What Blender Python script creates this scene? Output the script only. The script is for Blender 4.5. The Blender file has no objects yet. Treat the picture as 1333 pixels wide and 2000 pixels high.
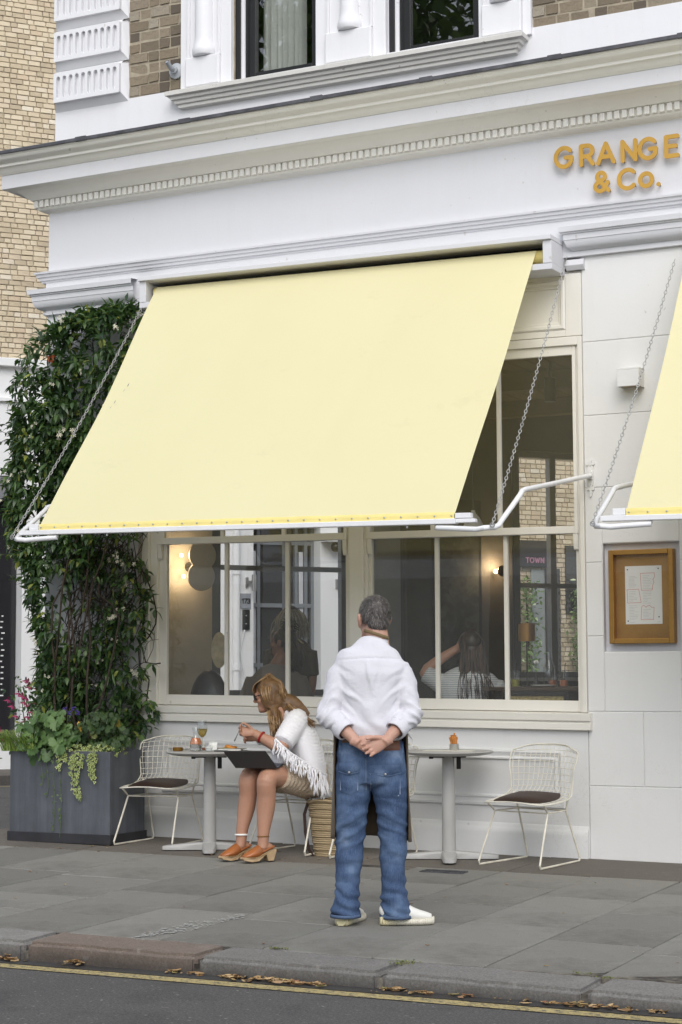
import bpy, bmesh, math, random
import numpy as np
from mathutils import Vector, Matrix
from mathutils.bvhtree import BVHTree

random.seed(7)
RNG = np.random.default_rng(7)
R = math.radians
scene = bpy.context.scene
COL = scene.collection

# ------------------------------------------------------------------ camera
YAW, PITCH, ROLL = R(26.72), R(5.04), R(-.238)
CAM = Vector((5.697, -11.887, 1.235))
cam_d = bpy.data.cameras.new('camera')
cam = bpy.data.objects.new('camera', cam_d)
COL.objects.link(cam)
_f = Vector((-math.sin(YAW) * math.cos(PITCH), math.cos(YAW) * math.cos(PITCH), math.sin(PITCH)))
_r = Vector((math.cos(YAW), math.sin(YAW), 0))
_u = _r.cross(_f)
_r2 = _r * math.cos(ROLL) + _u * math.sin(ROLL)
_u2 = -_r * math.sin(ROLL) + _u * math.cos(ROLL)
cam.matrix_world = Matrix(((_r2.x, _u2.x, -_f.x, CAM.x), (_r2.y, _u2.y, -_f.y, CAM.y),
                           (_r2.z, _u2.z, -_f.z, CAM.z), (0, 0, 0, 1)))
cam_d.sensor_fit = 'HORIZONTAL'
cam_d.sensor_width = 36
cam_d.lens = 3600 / 1333 * 36
cam_d.clip_start = .1
cam_d.clip_end = 2000
scene.camera = cam

# ------------------------------------------------------------------ sky, sun, exposure
SUN_EL, SUN_AZ = R(43), R(154)          # soft sun behind thin cloud, in front of the shopfront and to its right
world = bpy.data.worlds.new('World')
scene.world = world
world.use_nodes = True
nt = world.node_tree
nt.nodes.clear()
sky = nt.nodes.new('ShaderNodeTexSky')
sky.sky_type = 'NISHITA'
sky.sun_disc = False
sky.sun_elevation = SUN_EL
sky.sun_rotation = SUN_AZ
sky.air_density = 1.0
sky.dust_density = 1.3
sky.ozone_density = 1.0
bg = nt.nodes.new('ShaderNodeBackground')
bg.inputs['Strength'].default_value = .15
wo = nt.nodes.new('ShaderNodeOutputWorld')
hs = nt.nodes.new('ShaderNodeHueSaturation')      # thin cloud over the whole sky: less blue
hs.inputs['Saturation'].default_value = .38
nt.links.new(sky.outputs['Color'], hs.inputs['Color'])
nt.links.new(hs.outputs['Color'], bg.inputs['Color'])
nt.links.new(bg.outputs['Background'], wo.inputs['Surface'])
sun_d = bpy.data.lights.new('sun', 'SUN')
sun_d.energy = .85
sun_d.angle = R(42)
sun_d.color = (1.0, .965, .92)
sun = bpy.data.objects.new('sun', sun_d)
COL.objects.link(sun)
_dir = Vector((math.sin(SUN_AZ) * math.cos(SUN_EL), math.cos(SUN_AZ) * math.cos(SUN_EL), math.sin(SUN_EL)))
sun.rotation_euler = (-_dir).to_track_quat('-Z', 'Y').to_euler()
scene.view_settings.view_transform = 'Standard'
scene.view_settings.look = 'None'
scene.view_settings.exposure = .70
scene.view_settings.gamma = 1
scene.view_settings.use_curve_mapping = False
scene.cycles.max_bounces = 8
scene.cycles.transparent_max_bounces = 12
scene.cycles.use_denoising = True
scene.cycles.sample_clamp_indirect = 6

# ------------------------------------------------------------------ materials
class NT:
    def __init__(s, name):
        s.m = bpy.data.materials.new(name)
        s.m.use_nodes = True
        s.t = s.m.node_tree
        s.t.nodes.clear()
        s.out = s.n('ShaderNodeOutputMaterial')
    def n(s, t, **kw):
        nd = s.t.nodes.new(t)
        for k, v in kw.items():
            if k in nd.inputs.keys() if isinstance(k, str) else False:
                nd.inputs[k].default_value = v
            else:
                setattr(nd, k, v)
        return nd
    def l(s, a, b):
        s.t.links.new(a, b)
    def noise(s, scale, detail=4, rough=.6, vec=None, stretch=None):
        if vec is None:
            vec = s.coord()
        if stretch:
            mp = s.n('ShaderNodeMapping')
            mp.inputs['Scale'].default_value = stretch
            s.l(vec, mp.inputs['Vector'])
            vec = mp.outputs['Vector']
        nd = s.n('ShaderNodeTexNoise')
        nd.inputs['Scale'].default_value = scale
        nd.inputs['Detail'].default_value = detail
        nd.inputs['Roughness'].default_value = rough
        s.l(vec, nd.inputs['Vector'])
        return nd.outputs['Fac']
    def coord(s):
        if not hasattr(s, '_c'):
            s._c = s.n('ShaderNodeTexCoord')
        return s._c.outputs['Object']
    def ramp(s, fac, stops):
        r = s.n('ShaderNodeValToRGB')
        el = r.color_ramp.elements
        while len(el) < len(stops):
            el.new(.5)
        for e, (p, c) in zip(el, stops):
            e.position = p
            e.color = tuple(c) + (1,) if len(c) == 3 else c
        s.l(fac, r.inputs['Fac'])
        return r.outputs['Color']
    def mix(s, fac, a, b, mode='MIX'):
        m = s.n('ShaderNodeMix', data_type='RGBA', blend_type=mode)
        for sock, v in ((m.inputs[0], fac), (m.inputs[6], a), (m.inputs[7], b)):
            if isinstance(v, bpy.types.NodeSocket):
                s.l(v, sock)
            elif isinstance(v, (int, float)):
                sock.default_value = v
            else:
                sock.default_value = tuple(v) + (1,)
        return m.outputs[2]
    def bsdf(s, color, rough=.6, metal=0, bump=None, dist=.002, strength=1.0, **kw):
        b = s.n('ShaderNodeBsdfPrincipled')
        for sock, v in ((b.inputs['Base Color'], color), (b.inputs['Roughness'], rough)):
            if isinstance(v, bpy.types.NodeSocket):
                s.l(v, sock)
            elif isinstance(v, (int, float)):
                sock.default_value = v
            else:
                sock.default_value = tuple(v) + (1,)
        b.inputs['Metallic'].default_value = metal
        for k, v in kw.items():
            k = k.replace('_', ' ')
            b.inputs[k].default_value = v
        if bump is not None:
            bp = s.n('ShaderNodeBump')
            bp.inputs['Distance'].default_value = dist
            bp.inputs['Strength'].default_value = strength
            s.l(bump, bp.inputs['Height'])
            s.l(bp.outputs['Normal'], b.inputs['Normal'])
        s.l(b.outputs[0], s.out.inputs['Surface'])
        s.b = b
        return s

def mul(c, k):
    return tuple(min(1, x * k) for x in c)

def plain(name, c, rough=.5, metal=0, var=.08, scale=6, bump=0, bscale=60, **kw):
    """A colour with slow uneven tone and optional fine relief."""
    t = NT(name)
    f = t.noise(scale, 5)
    col = t.ramp(f, [(.3, mul(c, 1 - var)), (.7, mul(c, 1 + var))])
    t.bsdf(col, rough, metal, t.noise(bscale, 5) if bump else None, dist=bump or .001, **kw)
    return t.m

def paint(name, c, dirt=(.45, .42, .36), amt=.35, rough=.55):
    """Old gloss paint on stucco and timber: brush relief, faint streaks and grime specks."""
    t = NT(name)
    big = t.noise(1.7, 6, .65)
    streak = t.noise(3.0, 6, .7, stretch=(4, 4, .35))
    speck = t.noise(42, 3, .7)
    f1 = t.ramp(streak, [(.5, (0, 0, 0)), (.85, (1, 1, 1))])
    f2 = t.ramp(speck, [(.70, (0, 0, 0)), (.80, (1, 1, 1))])
    base = t.mix(big, mul(c, .955), mul(c, 1.03))
    d1 = t.mix(amt, base, dirt)
    c1 = t.mix(f1, base, t.mix(.25, base, d1))
    c2 = t.mix(f2, c1, t.mix(.22, c1, d1))
    # hairline cracks and small chips, only in patches
    vo = t.n('ShaderNodeTexVoronoi', feature='DISTANCE_TO_EDGE')
    vo.inputs['Scale'].default_value = 3.2
    wob = t.n('ShaderNodeVectorMath', operation='ADD')
    wn = t.n('ShaderNodeTexNoise')
    wn.inputs['Scale'].default_value = 6
    wn.inputs['Detail'].default_value = 5
    t.l(t.coord(), wn.inputs['Vector'])
    t.l(t.coord(), wob.inputs[0])
    t.l(wn.outputs['Color'], wob.inputs[1])
    t.l(wob.outputs[0], vo.inputs['Vector'])
    crack = t.ramp(vo.outputs['Distance'], [(.004, (1, 1, 1)), (.012, (0, 0, 0))])
    patch = t.ramp(t.noise(1.1, 3, .5), [(.56, (0, 0, 0)), (.66, (1, 1, 1))])
    ck = t.mix(1.0, crack, patch, 'MULTIPLY')
    c2 = t.mix(ck, c2, t.mix(.45 * amt + .12, c2, dirt))
    chip = t.ramp(t.noise(17, 2, .45), [(.745, (0, 0, 0)), (.76, (1, 1, 1))])
    c2 = t.mix(chip, c2, t.mix(.5, c2, dirt))
    hgt = t.noise(9, 7, .62)
    t.bsdf(c2, rough, 0, hgt, dist=.006, strength=.35, Specular_IOR_Level=.35)
    return t.m

def glass_mat(name, tint=(1, 1, 1), refl=1.0, ior=1.5, haze=0.0):
    t = NT(name)
    tr = t.n('ShaderNodeBsdfTransparent')
    tr.inputs['Color'].default_value = tuple(tint) + (1,)
    gl = t.n('ShaderNodeBsdfGlossy')
    gl.inputs['Roughness'].default_value = .0
    gl.inputs['Color'].default_value = (refl, refl, refl, 1)
    lw = t.n('ShaderNodeLayerWeight')          # Schlick's curve, the same from both sides of a pane
    lw.inputs['Blend'].default_value = .5
    pw = t.n('ShaderNodeMath', operation='POWER')
    pw.inputs[1].default_value = 5
    t.l(lw.outputs['Facing'], pw.inputs[0])
    f0 = ((ior - 1) / (ior + 1)) ** 2 * 2     # two faces
    fr = t.n('ShaderNodeMath', operation='MULTIPLY_ADD')
    fr.inputs[1].default_value = 1 - f0
    fr.inputs[2].default_value = f0
    t.l(pw.outputs[0], fr.inputs[0])
    # the old panes are not quite flat
    bp = t.n('ShaderNodeBump')
    bp.inputs['Distance'].default_value = .002
    bp.inputs['Strength'].default_value = .12
    t.l(t.noise(2.2, 2, .5), bp.inputs['Height'])
    t.l(bp.outputs['Normal'], gl.inputs['Normal'])
    m1 = t.n('ShaderNodeMixShader')
    t.l(fr.outputs[0], m1.inputs[0])
    t.l(tr.outputs[0], m1.inputs[1])
    t.l(gl.outputs[0], m1.inputs[2])
    last = m1
    if haze:  # even pale film put in for the haze of reflections
        df = t.n('ShaderNodeBsdfDiffuse')
        df.inputs['Color'].default_value = (.6, .6, .58, 1)
        m2 = t.n('ShaderNodeMixShader')
        m2.inputs[0].default_value = haze
        t.l(m1.outputs[0], m2.inputs[1])
        t.l(df.outputs[0], m2.inputs[2])
        last = m2
    t.l(last.outputs[0], t.out.inputs['Surface'])
    return t.m

def brick_mat(name, stops, per_island=False, bump=.004, grime=.72):
    t = NT(name)
    if per_island:
        g = t.n('ShaderNodeNewGeometry')
        rnd = g.outputs['Random Per Island']
    else:
        g = t.n('ShaderNodeObjectInfo')
        rnd = g.outputs['Random']
    base = t.ramp(rnd, stops)
    w = t.noise(14, 6, .7)
    sm = t.ramp(w, [(.40, (0, 0, 0)), (.60, (1, 1, 1))])
    soot = t.mix(.7, base, (.07, .06, .05))
    c = t.mix(sm, t.mix(t.noise(50, 4), mul(stops[0][1], .9), base), t.mix(.55, base, soot))
    c = t.mix(grime, base, c)
    t.bsdf(c, .9, 0, t.noise(45, 7, .7), dist=bump, strength=.9)
    return t.m

def stone_mat(name, a, b, speck=.15, scale=3, bump=.003, rough=.8, rnd_amt=.17, splash=False):
    """Paving and kerb stone: tone per slab, cloudy stains, grain."""
    t = NT(name)
    oi = t.n('ShaderNodeObjectInfo')
    base = t.mix(t.noise(scale, 7, .62), a, b)
    tone = t.ramp(oi.outputs['Random'], [(0, (1 - rnd_amt,) * 3), (1, (1 + rnd_amt,) * 3)])
    base = t.mix(1.0, base, tone, 'MULTIPLY')
    sp = t.ramp(t.noise(90, 4, .85), [(.35, (1 - speck,) * 3), (.65, (1 + speck,) * 3)])
    base = t.mix(1.0, base, sp, 'MULTIPLY')
    st = t.ramp(t.noise(1.1, 5, .7), [(.5, (0, 0, 0)), (.75, (1, 1, 1))])
    base = t.mix(st, base, t.mix(.62, base, (.06, .052, .042)))
    st2 = t.ramp(t.noise(7, 6, .75), [(.52, (0, 0, 0)), (.7, (1, 1, 1))])
    base = t.mix(st2, base, t.mix(.28, base, (.07, .06, .05)))
    pale = t.ramp(t.noise(4.3, 6, .8), [(.62, (0, 0, 0)), (.74, (1, 1, 1))])
    base = t.mix(pale, base, t.mix(.42, base, (.34, .33, .31)))
    gum = t.ramp(t.noise(23, 1, .3), [(.735, (0, 0, 0)), (.75, (1, 1, 1))])
    base = t.mix(gum, base, t.mix(.5, base, (.3, .29, .27)))
    if splash:          # road dirt splashed up the kerb with a ragged upper edge
        sx = t.n('ShaderNodeSeparateXYZ')
        t.l(t.coord(), sx.inputs[0])
        ad = t.n('ShaderNodeMath', operation='MULTIPLY_ADD')
        ad.inputs[1].default_value = .07
        t.l(t.noise(9, 6, .7), ad.inputs[0])
        t.l(sx.outputs['Z'], ad.inputs[2])
        mk = t.ramp(ad.outputs[0], [(.085, (1, 1, 1)), (.150, (0, 0, 0))])
        base = t.mix(mk, base, t.mix(.68, base, (.035, .030, .025)))
    t.bsdf(base, rough, 0, t.noise(38, 8, .7), dist=bump, strength=.7)
    return t.m

M = {}
M['white'] = paint('white_masonry_paint', (.665, .665, .687))
M['white_up'] = paint('white_upper_paint', (.755, .755, .775), amt=.5)
M['cream'] = paint('cream_moulding_tone', (.86, .84, .785), amt=.3)  # warm even tone for bed moulding, dentils and cymatium
M['frame'] = paint('stone_window_paint', (.76, .735, .675), amt=.25, rough=.45)
M['riser'] = paint('pale_grey_riser_paint', (.72, .72, .715), amt=.4)
M['block'] = paint('pale_pilaster_paint', (.75, .745, .735), amt=.25)
M['metal_white'] = plain('white_metal', (.78, .78, .79), .4, var=.05, bump=.0006, bscale=30)
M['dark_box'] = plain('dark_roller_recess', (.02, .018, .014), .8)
M['lead'] = plain('lead_flashing', (.085, .085, .095), .55, .3, var=.4, scale=9, bump=.004, bscale=12)
M['mortar'] = plain('mortar', (.36, .31, .235), .95, var=.25, scale=12, bump=.004, bscale=40)
M['mortar_far'] = plain('pale_mortar', (.60, .53, .41), .95, var=.2, scale=3)
STOCK = [(0, (.09, .075, .06)), (.15, (.22, .175, .12)), (.4, (.34, .275, .185)), (.65, (.43, .365, .265)), (.85, (.32, .25, .17)), (1, (.55, .50, .40))]
M['brick'] = brick_mat('stock_brick', STOCK, grime=1.0)
STOCKF = [(0, (.50, .41, .29)), (.2, (.60, .50, .35)), (.5, (.70, .59, .42)), (.75, (.76, .66, .49)), (.92, (.64, .51, .36)), (1, (.80, .72, .58))]
M['brick_far'] = brick_mat('yellow_brick', STOCKF, grime=.3)
M['brick_mass'] = brick_mat('yellow_brick_mass', STOCKF, True, grime=.3)
M['black'] = plain('black_frame_paint', (.012, .012, .013), .35)
M['glass'] = glass_mat('window_glass', (.98, .985, .98), 1.0, 1.56, .05)
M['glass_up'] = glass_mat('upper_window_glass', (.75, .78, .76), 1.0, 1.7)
M['glass_far'] = glass_mat('far_window_glass', (.99, .99, .99), .9, 1.45)
M['slab'] = stone_mat('york_paving', (.165, .16, .142), (.25, .243, .22))
M['strip'] = stone_mat('back_strip_concrete', (.105, .092, .076), (.175, .155, .13), .25, 2)  # shade under the awning put into the concrete tone
M['kerb'] = stone_mat('granite_kerb', (.155, .15, .14), (.27, .26, .245), .35, 5, .006, splash=True)
M['kerb_red'] = stone_mat('reddish_kerb', (.12, .092, .074), (.20, .16, .132), .3, 5, .006, splash=True)
jt = NT('joint_grit')
jt.bsdf(jt.mix(jt.ramp(jt.noise(2.2, 5, .7), [(.46, (0, 0, 0)), (.60, (1, 1, 1))]), (.035, .03, .025), (.27, .245, .20)), .95, 0, jt.noise(60, 4), dist=.004)
M['joint'] = jt.m

def asphalt():
    t = NT('asphalt')
    big = t.noise(.7, 6, .6)
    base = t.mix(big, (.070, .069, .070), (.112, .109, .107))
    g = t.ramp(t.noise(85, 4, .9), [(.36, (.42, .42, .42)), (.66, (1.75, 1.72, 1.66))])
    base = t.mix(1.0, base, g, 'MULTIPLY')
    st = t.ramp(t.noise(38, 2, .4), [(.70, (0, 0, 0)), (.74, (1, 1, 1))])
    base = t.mix(st, base, (.26, .25, .23))
    dk = t.ramp(t.noise(2.2, 5, .6), [(.55, (0, 0, 0)), (.75, (1, 1, 1))])
    base = t.mix(dk, base, t.mix(.5, base, (.02, .02, .02)))
    t.bsdf(base, .82, 0, t.noise(110, 6, .8), dist=.007, strength=.9)
    return t.m
M['asphalt'] = asphalt()

def road_paint():
    t = NT('yellow_road_paint')
    w = t.ramp(t.noise(55, 5, .75), [(.40, (0, 0, 0)), (.52, (1, 1, 1))])
    c = t.mix(w, (.10, .095, .08), t.mix(t.noise(6, 5), (.36, .28, .10), (.52, .43, .21)))
    t.bsdf(c, .75, 0, t.noise(120, 5), dist=.003)
    return t.m
M['road_paint'] = road_paint()

# ------------------------------------------------------------------ mesh building
class MB:
    """Collects shapes; build() links them as ONE mesh object."""
    def __init__(s):
        s.v, s.f, s.mi = [], [], []
        s.cur = 0
    def add(s, vs, fs):
        o = len(s.v)
        s.v.extend(tuple(map(float, v)) for v in vs)
        s.f.extend(tuple(i + o for i in f) for f in fs)
        s.mi.extend([s.cur] * len(fs))
        return s
    def box(s, x0, x1, y0, y1, z0, z1):
        vs = [(x, y, z) for x in (x0, x1) for y in (y0, y1) for z in (z0, z1)]
        return s.add(vs, [(0, 1, 3, 2), (4, 6, 7, 5), (0, 4, 5, 1), (2, 3, 7, 6), (0, 2, 6, 4), (1, 5, 7, 3)])
    def obox(s, c, ax, ay, az, hx, hy, hz):
        c, ax, ay, az = (Vector(q) for q in (c, ax, ay, az))
        vs = [c + ax * (hx * i) + ay * (hy * j) + az * (hz * k) for i in (-1, 1) for j in (-1, 1) for k in (-1, 1)]
        return s.add(vs, [(0, 1, 3, 2), (4, 6, 7, 5), (0, 4, 5, 1), (2, 3, 7, 6), (0, 2, 6, 4), (1, 5, 7, 3)])
    def cbox(s, x0, x1, y0, y1, z0, z1, b):
        """Box with its edges cut at b."""
        bm = bmesh.new()
        bmesh.ops.create_cube(bm, size=1, matrix=Matrix.Translation(((x0 + x1) / 2, (y0 + y1) / 2, (z0 + z1) / 2)) @ Matrix.Diagonal((x1 - x0, y1 - y0, z1 - z0, 1)))
        bmesh.ops.bevel(bm, geom=list(bm.edges), offset=b, segments=1, affect='EDGES')
        s.bm(bm)
        return s
    def bm(s, bm):
        bm.verts.index_update()
        s.add([v.co for v in bm.verts], [[v.index for v in f.verts] for f in bm.faces])
        bm.free()
    def prism(s, prof, x0, x1, axis='X'):
        """Profile of (y, z) pairs swept along X, closed."""
        n = len(prof)
        vs = [(x0, y, z) for y, z in prof] + [(x1, y, z) for y, z in prof]
        fs = [(i, (i + 1) % n, n + (i + 1) % n, n + i) for i in range(n)]
        fs += [tuple(range(n - 1, -1, -1)), tuple(range(n, 2 * n))]
        return s.add(vs, fs)
    def mitred(s, prof, x0, x1, y_back=.3):
        """Moulding profile (projection p, z) swept along the front with a mitred return at x0 (left) or both ends."""
        n = len(prof)
        rows = [[(x0 - p, y_back, z) for p, z in prof], [(x0 - p, -p, z) for p, z in prof], [(x1, -p, z) for p, z in prof]]
        return s._rows(rows, n)
    def mitred2(s, prof, x0, x1, y_back=.02):
        n = len(prof)
        rows = [[(x0 - p, y_back, z) for p, z in prof], [(x0 - p, -p, z) for p, z in prof], [(x1 + p, -p, z) for p, z in prof], [(x1 + p, y_back, z) for p, z in prof]]
        return s._rows(rows, n)
    def _rows(s, rows, n):
        vs = [v for r in rows for v in r]
        fs = []
        for k in range(len(rows) - 1):
            for i in range(n - 1):
                a = k * n + i
                fs.append((a, a + n, a + n + 1, a + 1))
        return s.add(vs, fs)
    def tube(s, pts, r, n=8, cap=True, closed=False):
        pts = [Vector(p) for p in pts]
        m = len(pts)
        rs = list(r) if hasattr(r, '__len__') else [r] * m
        tang = []
        for i in range(m):
            a = pts[(i - 1) % m] if closed or i > 0 else pts[0]
            b = pts[(i + 1) % m] if closed or i < m - 1 else pts[-1]
            t = (b - a)
            tang.append(t.normalized() if t.length > 1e-9 else Vector((0, 0, 1)))
        up = Vector((0, 0, 1)) if abs(tang[0].z) < .9 else Vector((1, 0, 0))
        side = tang[0].cross(up).normalized()
        vs = []
        for i in range(m):
            side = (side - tang[i] * side.dot(tang[i]))
            side = side.normalized() if side.length > 1e-6 else tang[i].orthogonal().normalized()
            up2 = side.cross(tang[i])
            for k in range(n):
                a = 2 * math.pi * k / n
                vs.append(pts[i] + (side * math.cos(a) + up2 * math.sin(a)) * rs[i])
        fs = []
        for i in range(m if closed else m - 1):
            j = (i + 1) % m
            for k in range(n):
                k2 = (k + 1) % n
                fs.append((i * n + k, i * n + k2, j * n + k2, j * n + k))
        if cap and not closed:
            fs.append(tuple(range(n - 1, -1, -1)))
            fs.append(tuple((m - 1) * n + k for k in range(n)))
        return s.add(vs, fs)
    def lathe(s, prof, c=(0, 0, 0), n=20, close_top=True, close_bot=True, sx=1, sy=1):
        """Profile of (radius, z) turned about the vertical through c."""
        vs = []
        for r, z in prof:
            for k in range(n):
                a = 2 * math.pi * k / n
                vs.append((c[0] + r * sx * math.cos(a), c[1] + r * sy * math.sin(a), c[2] + z))
        fs = []
        for i in range(len(prof) - 1):
            for k in range(n):
                k2 = (k + 1) % n
                fs.append((i * n + k, i * n + k2, (i + 1) * n + k2, (i + 1) * n + k))
        if close_bot:
            fs.append(tuple(range(n - 1, -1, -1)))
        if close_top:
            fs.append(tuple((len(prof) - 1) * n + k for k in range(n)))
        return s.add(vs, fs)
    def grid(s, P):
        """P: rows x cols of points."""
        h, w = len(P), len(P[0])
        vs = [p for row in P for p in row]
        fs = [(i * w + j, i * w + j + 1, (i + 1) * w + j + 1, (i + 1) * w + j) for i in range(h - 1) for j in range(w - 1)]
        return s.add(vs, fs)
    def ball(s, c, r, n=10, m=7, sx=1, sy=1, sz=1):
        prof = [(max(1e-4, r * math.sin(math.pi * i / m)), -r * math.cos(math.pi * i / m)) for i in range(m + 1)]
        vs0 = len(s.v)
        s.lathe([(a * 1, b * sz) for a, b in prof], c, n, sx=sx, sy=sy)
        return s
    def xform(s, mat, start=0):
        for i in range(start, len(s.v)):
            s.v[i] = tuple(mat @ Vector(s.v[i]))
        return s
    def build(s, name, mat=None, parent=None, smooth=False, bevel=0, tilt=0, solid=0, **props):
        me = bpy.data.meshes.new(name)
        vs = s.v
        if tilt:
            vs = [(x, y, z + tilt * x) for x, y, z in vs]
        me.from_pydata(vs, [], s.f)
        mats = mat if isinstance(mat, (list, tuple)) else [mat]
        for m in mats:
            if m is not None:
                me.materials.append(m)
        if len(mats) > 1:
            me.polygons.foreach_set('material_index', s.mi)
        bm = bmesh.new()
        bm.from_mesh(me)
        bmesh.ops.recalc_face_normals(bm, faces=bm.faces)
        bm.to_mesh(me)
        bm.free()
        if smooth:
            me.shade_smooth()
            if smooth != 'all':
                try:
                    me.set_sharp_from_angle(angle=R(38))
                except Exception:
                    pass
        o = link(name, me, parent, **props)
        if solid:
            md = o.modifiers.new('thickness', 'SOLIDIFY')
            md.thickness = solid
            md.offset = 0
        if bevel:
            md = o.modifiers.new('edge', 'BEVEL')
            md.width = bevel
            md.segments = 2
            md.limit_method = 'ANGLE'
            md.angle_limit = R(40)
        return o

def link(name, data, parent=None, **props):
    o = bpy.data.objects.new(name, data)
    COL.objects.link(o)
    if parent is not None:
        o.parent = parent
    for k, v in props.items():
        o[k] = v
    return o

def thing(name, label, cat, loc=(0, 0, 0), rz=0, group=None):
    o = bpy.data.objects.new(name, None)
    COL.objects.link(o)
    o.empty_display_size = .1
    o.location = loc
    o.rotation_euler = (0, 0, rz)
    o['label'] = label
    o['category'] = cat
    if group:
        o['group'] = group
    return o

def tag(o, label, cat, group=None):
    o['label'] = label
    o['category'] = cat
    if group:
        o['group'] = group
    return o

def kids(o):
    return [c for c in ALL_CHILDREN.get(o.name, [])]

def dup(root, loc, rz, label, group=None):
    """A copy of a thing with copies of its parts and sub-parts, sharing mesh data."""
    r = root.copy()
    COL.objects.link(r)
    r.location = loc
    r.rotation_euler = (0, 0, rz)
    r['label'] = label
    if group:
        r['group'] = group
    for ch in list(root.children):
        c = ch.copy()
        COL.objects.link(c)
        c.parent = r
        for g in list(ch.children):
            d = g.copy()
            COL.objects.link(d)
            d.parent = c
    return r

def plate(sdf, x0, x1, z0, z1, cell, front, back):
    """Flat shape given by a signed distance (negative inside) in x-z, cut out with clean edges (marching squares)
    and given thickness from y=front to y=back."""
    nx, nz = int((x1 - x0) / cell) + 2, int((z1 - z0) / cell) + 2
    X = x0 + np.arange(nx) * cell
    Z = z0 + np.arange(nz) * cell
    D = sdf(X[None, :], Z[:, None])
    D = np.broadcast_to(D, (nz, nx)).copy()
    D[[0, -1], :] = np.maximum(D[[0, -1], :], cell)
    D[:, [0, -1]] = np.maximum(D[:, [0, -1]], cell)
    D[np.abs(D) < 1e-7] = 1e-7
    vid, vs, tris, edges = {}, [], [], []
    def vert(key, p):
        if key not in vid:
            vid[key] = len(vs)
            vs.append(p)
        return vid[key]
    def corner(i, j):
        return vert(('c', i, j), (X[j], Z[i]))
    def cut(a, b):
        k = ('e',) + tuple(sorted((a, b)))
        da, db = D[a], D[b]
        t = da / (da - db)
        return vert(k, (X[a[1]] + t * (X[b[1]] - X[a[1]]), Z[a[0]] + t * (Z[b[0]] - Z[a[0]])))
    for i in range(nz - 1):
        for j in range(nx - 1):
            cs = [(i, j), (i, j + 1), (i + 1, j + 1), (i + 1, j)]
            ins = [D[c] < 0 for c in cs]
            if not any(ins):
                continue
            poly, seg = [], []
            for k in range(4):
                a, b = cs[k], cs[(k + 1) % 4]
                if ins[k]:
                    poly.append(corner(*a))
                if ins[k] != ins[(k + 1) % 4]:
                    q = cut(a, b)
                    poly.append(q)
                    seg.append(q)
            tris.append(poly)
            if len(seg) == 2:
                edges.append(tuple(seg))
    n = len(vs)
    mb = MB()
    V = [(x, front, z) for x, z in vs] + [(x, back, z) for x, z in vs]
    F = [p for p in tris] + [[q + n for q in reversed(p)] for p in tris] + [(a, b, b + n, a + n) for a, b in edges]
    mb.add(V, F)
    return mb

def seg_d(X, Z, a, b):
    ax, az = a
    bx, bz = b
    L = (bx - ax) ** 2 + (bz - az) ** 2 + 1e-12
    t = np.clip(((X - ax) * (bx - ax) + (Z - az) * (bz - az)) / L, 0, 1)
    return np.hypot(X - ax - t * (bx - ax), Z - az - t * (bz - az))

def strokes_sdf(strokes, w):
    def f(X, Z):
        d = None
        for st in strokes:
            for a, b in zip(st[:-1], st[1:]):
                q = seg_d(X, Z, a, b)
                d = q if d is None else np.minimum(d, q)
        return d - w
    return f

def arc(cx, cz, rx, rz, a0, a1, n=16):
    return [(cx + rx * math.cos(R(a0 + (a1 - a0) * i / n)), cz + rz * math.sin(R(a0 + (a1 - a0) * i / n))) for i in range(n + 1)]

# letter strokes on a unit cap height: (strokes, advance)
GLYPH = {
    'G': ([arc(.44, .5, .40, .44, 42, 325, 24) + [(.80, .47), (.52, .47)]], .98),
    'R': ([[(.1, .06), (.1, .94), (.40, .94)] + arc(.40, .69, .25, .25, 90, -90, 10) + [(.1, .44)], [(.40, .44), (.66, .06)]], .84),
    'A': ([[(.05, .06), (.42, .94), (.79, .06)], [(.19, .33), (.65, .33)]], .94),
    'N': ([[(.1, .06), (.1, .94), (.70, .06), (.70, .94)]], .92),
    'E': ([[(.62, .06), (.1, .06), (.1, .94), (.62, .94)], [(.1, .5), (.54, .5)]], .80),
    'C': ([arc(.48, .5, .42, .44, 45, 315, 24)], .96),
    'o': ([arc(.34, .36, .29, .30, 0, 360, 24)], .78),
    '.': ([[(.1, .09), (.1, .091)]], .3),
    '&': ([[(.74, .06), (.24, .62)] + arc(.38, .75, .19, .19, 215, -40, 14) + [(.22, .47)] + arc(.33, .28, .24, .22, 150, 320, 12) + [(.70, .46)]], .9),
    'T': ([[(.0, .94), (.68, .94)], [(.34, .94), (.34, .06)]], .76),
    'O': ([arc(.42, .5, .40, .44, 0, 360, 24)], .95),
    'W': ([[(.02, .94), (.25, .06), (.48, .8), (.71, .06), (.94, .94)]], 1.05),
    'I': ([[(.1, .06), (.1, .94)]], .3),
    '1': ([[(.05, .75), (.28, .94), (.28, .06)]], .5),
    '7': ([[(.05, .94), (.58, .94), (.22, .06)]], .68),
    '3': ([arc(.3, .71, .26, .23, 150, -90, 12) + arc(.3, .28, .28, .22, 90, -150, 12)], .68),
}

# noise for shaping cloth and stone in mesh space
_PERM = RNG.permutation(4096)
_VAL = RNG.random(4096)
def vnoise(P):
    P = np.asarray(P, float)
    I = np.floor(P).astype(int)
    F = P - I
    F = F * F * (3 - 2 * F)
    def h(i, j, k):
        return _VAL[_PERM[(_PERM[(_PERM[i & 4095] + j) & 4095] + k) & 4095]]
    i, j, k = I[:, 0], I[:, 1], I[:, 2]
    fx, fy, fz = F[:, 0], F[:, 1], F[:, 2]
    def lx(jj, kk):
        return h(i, jj, kk) * (1 - fx) + h(i + 1, jj, kk) * fx
    a = lx(j, k) * (1 - fy) + lx(j + 1, k) * fy
    b = lx(j, k + 1) * (1 - fy) + lx(j + 1, k + 1) * fy
    return (a * (1 - fz) + b * fz) * 2 - 1
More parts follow.
